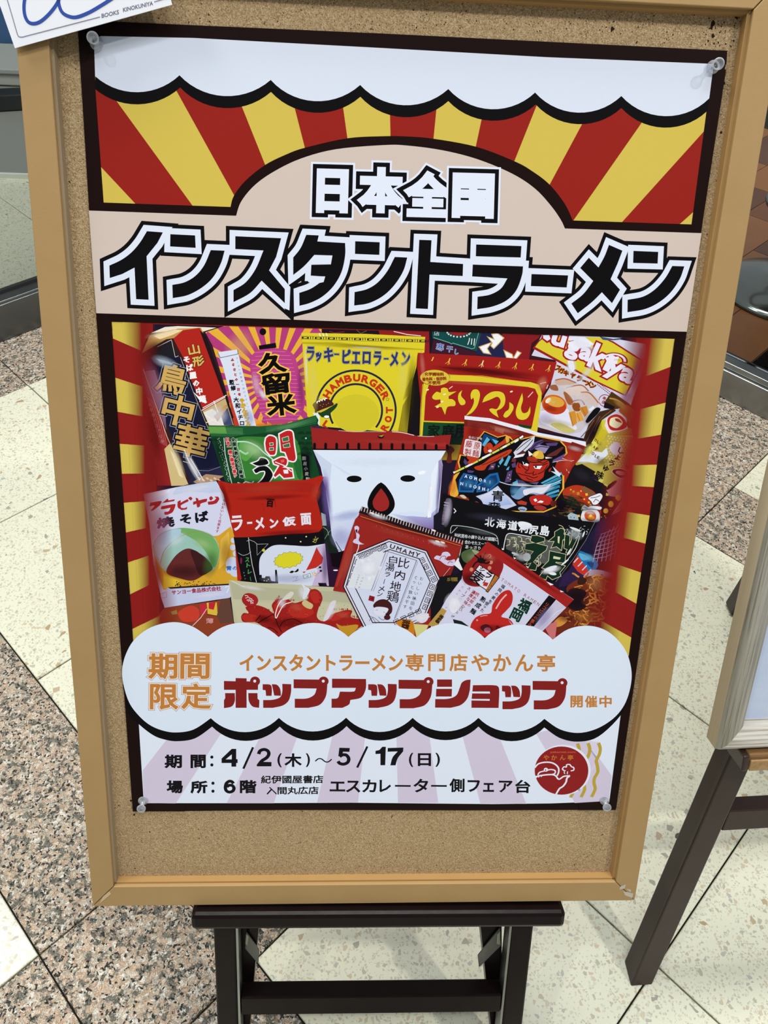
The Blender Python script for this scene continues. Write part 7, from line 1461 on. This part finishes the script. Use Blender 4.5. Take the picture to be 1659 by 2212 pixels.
cn.links.new(lw.outputs['Facing'], ma.inputs[0]); cn.links.new(ma.outputs[0], mx_.inputs[0]); cn.links.new(tr_.outputs[0], mx_.inputs[1]); cn.links.new(cbd.outputs[0], mx_.inputs[2]); cn.links.new(mx_.outputs[0], mo.inputs[0])
PINPROF = [(0.0, 0.0), (0.0046, 0.0), (0.0052, 0.0006), (0.0050, 0.0014), (0.0030, 0.0022), (0.0023, 0.0040), (0.0021, 0.0075), (0.0026, 0.0100), (0.0040, 0.0112), (0.0046, 0.0122), (0.0044, 0.0134), (0.0030, 0.0140), (0.0012, 0.0136), (0.0, 0.0136)]
pins = [((210, 95), 4, -4, 'clear push pin in the upper left corner of the poster', None), ((1538, 146), -4, 2, 'clear push pin in the upper right corner of the poster', None),
        ((310, 1727), 5, 3, 'clear push pin in the lower left corner of the poster', None), ((1305, 1727), -6, -2, 'clear push pin in the lower right corner of the poster', None)]
for (px, py), tx, ty, lab, _ in pins:
    x, y = b2(px, py)
    mw = MB @ Matrix.Translation((x, y, 0.0012)) @ Matrix.Rotation(math.radians(tx), 4, 'Y') @ Matrix.Rotation(math.radians(ty), 4, 'X')
    e = empty('push_pin', mw, lab, 'push pin', 'clear push pins holding the poster')
    lathe('head', PINPROF, CLR, e, 28)
    lathe('needle', [(0.0, -0.010), (0.0005, -0.008), (0.0005, 0.006), (0.0, 0.0062)], CHROME, e, 8)

# ------------------------------------------------------------------ second easel on the right with framed picture
foot = Vector((0.3946, 0.2639, 0.0))
BX3 = Vector((0.99871936, 0.05059294, 0.0)); BY3 = Vector((-0.0191978, 0.37897021, 0.92520972)); BN3 = Vector((0.04680908, -0.92402486, 0.37945616))
ME = Matrix.Translation(foot) @ Matrix(((BX3.x, BY3.x, BN3.x, 0), (BX3.y, BY3.y, BN3.y, 0), (BX3.z, BY3.z, BN3.z, 0), (0, 0, 0, 1)))
MEI = ME.inverted()
e2 = empty('picture_easel', ME.copy(), 'worn brown wooden tripod easel standing at the right edge', 'easel')
CX2 = 0.380
def slab(name, pts, z0, z1, m, par, bev=.0015, label=None):
    return hexa(name, [Vector((p[0], p[1], z0)) for p in pts], [Vector((p[0], p[1], z1)) for p in pts], m, par, bev, label)
def leg2(sx):
    f = lambda x: CX2 + sx * (x - CX2)
    pts = [(0.0, 0.0), (0.0305, -0.0035), (0.0305 + .245, 1.50), (.245, 1.50)]
    P = [(f(x), y) for x, y in pts]
    if sx < 0: P = P[::-1]
    # feet cut level with the floor
    bot = [Vector((p[0], p[1], -0.030)) for p in P]; top = [Vector((p[0], p[1], -0.001)) for p in P]
    for v in bot + top:
        if v.y < 0.1:
            w = ME @ v; k = w.z / BY3.z; v.y -= k
    return hexa('leg', bot, top, BROWN, e2, .002)
leg2(1); leg2(-1)
slab('crossbar', [(0.080, 0.274), (2 * CX2 - 0.080, 0.274), (2 * CX2 - 0.084, 0.306), (0.084, 0.306)], -0.030, -0.006, BROWN, e2)
slab('crossbar', [(0.205, 1.02), (2 * CX2 - 0.205, 1.02), (2 * CX2 - .21, 1.05), (.21, 1.05)], -0.030, -0.006, BROWN, e2)
RAW = mat('raw_split_wood', (170, 130, 84), 0.7, 0.2); t_ = NT(RAW); v_ = t_.coord((30, 30, 4)); t_.base(t_.mix(t_.noise(v_, 3, 5, .7), (96, 66, 40), (206, 170, 120)))
PLK = mat('plank_face', (120, 88, 54), 0.55, 0.3); t_ = NT(PLK); v_ = t_.coord((12, 60, 60)); t_.base(t_.mix(t_.noise(v_, 3, 5, .7), (84, 58, 34), (150, 114, 72)))
slab('ledge', [(0.0635, 0.4095), (2 * CX2 - .0635, 0.4095), (2 * CX2 - .0635, 0.4290), (0.0635, 0.4290)], -0.0005, 0.0335, PLK, e2, .003, 'worn plank ledge with split raw front edge')
slab('split_edge', [(0.065, 0.4085), (2 * CX2 - .065, 0.4085), (2 * CX2 - .065, 0.4230), (0.065, 0.4230)], 0.0335, 0.0365, RAW, e2, .001, 'raw split wood along the ledge front')
slab('ledge_end', [(0.0570, 0.4075), (0.0630, 0.4075), (0.0630, 0.4290), (0.0555, 0.4290)], -0.0005, 0.036, BROWN, e2, .002)
pr = MEI @ Vector((0.765, 0.915, 0.004)); pt = Vector((CX2, 1.42, -0.045))
beam('rear_leg', pt, pr, (1, 0, 0), 0.030, 0.030, BROWN, e2, .003)
# framed picture
pic = empty('framed_picture', ME.copy(), 'pale blue sheet in a whitewashed wooden frame on the brown easel', 'picture')
FW = mat('whitewashed_wood', (196, 192, 182), 0.5, 0.3); t_ = NT(FW); v_ = t_.coord((130, 2.5, 130)); t_.base(t_.ramp(t_.noise(v_, 3, 5, .65), [(.38, (150, 142, 128)), (.5, (190, 185, 174)), (.7, (212, 208, 200))])); t_.bump(t_.noise(v_, 3, 5, .65), .3, .0006)
FWH = mat('whitewashed_wood_rail', (196, 192, 182), 0.5, 0.3); t_ = NT(FWH); v_ = t_.coord((2.5, 130, 130)); t_.base(t_.ramp(t_.noise(v_, 3, 5, .65), [(.38, (150, 142, 128)), (.5, (190, 185, 174)), (.7, (212, 208, 200))])); t_.bump(t_.noise(v_, 3, 5, .65), .3, .0006)
FSD = mat('frame_edge_wood', (190, 174, 144), 0.6, 0.25); t_ = NT(FSD); v_ = t_.coord((220, 3, 220)); t_.base(t_.mix(t_.noise(v_, 3, 4, .6), (196, 178, 146), (222, 206, 176)))
PCZ = 0.004
def pic_moulding(x0, x1, y0, y1, w, side):
    """rounded moulding along one side, mitred; profile across width"""
    prof = [(0.0, 0.0), (0.0, 0.020), (0.0025, 0.0245), (0.009, 0.0265), (0.016, 0.0245), (w - .002, 0.019), (w, 0.016), (w, 0.004)]
    vs, n = [], len(prof)
    for end in (0, 1):
        for u, z in prof:
            if side == 'L': p = (x0 + u, (y0 + u) if end == 0 else (y1 - u))
            elif side == 'R': p = (x1 - u, (y1 - u) if end == 0 else (y0 + u))
            elif side == 'B': p = ((x1 - u) if end == 0 else (x0 + u), y0 + u)
            else: p = ((x0 + u) if end == 0 else (x1 - u), y1 - u)
            vs.append((p[0], p[1], PCZ + z))
    fs = [(i, i + n, (i + 1) % n + n, (i + 1) % n) for i in range(n)] + [tuple(range(n)), tuple(range(2 * n - 1, n - 1, -1))]
    fm = [1 if i == 0 else 0 for i in range(n)] + [0, 0]
    o = meshobj('frame_moulding', vs, fs, None, pic, None, mats=[FW if side in 'LR' else FWH, FSD], fm=fm)
    for i, p in enumerate(o.data.polygons): p.use_smooth = 1 <= i <= 5
px0, px1, py0, py1 = 0.0264, 0.7336, 0.4325, 1.43
for s_ in 'LRBT': pic_moulding(px0, px1, py0, py1, 0.030, s_)
SHEET = mat('pale_blue_sheet', (188, 206, 236), 0.25, 0.4); t_ = NT(SHEET); v_ = t_.coord((1, 1, 1)); t_.base(t_.mix(t_.noise(v_, 30, 5, .65), (180, 200, 234), (212, 220, 236)))
slab('sheet', [(px0 + .028, py0 + .028), (px1 - .028, py0 + .028), (px1 - .028, py1 - .028), (px0 + .028, py1 - .028)], PCZ + .004, PCZ + .0085, SHEET, pic, 0)
slab('backing', [(px0 + .004, py0 + .004), (px1 - .004, py0 + .004), (px1 - .004, py1 - .004), (px0 + .004, py1 - .004)], PCZ - .002, PCZ + .0035, FSD, pic, 0)
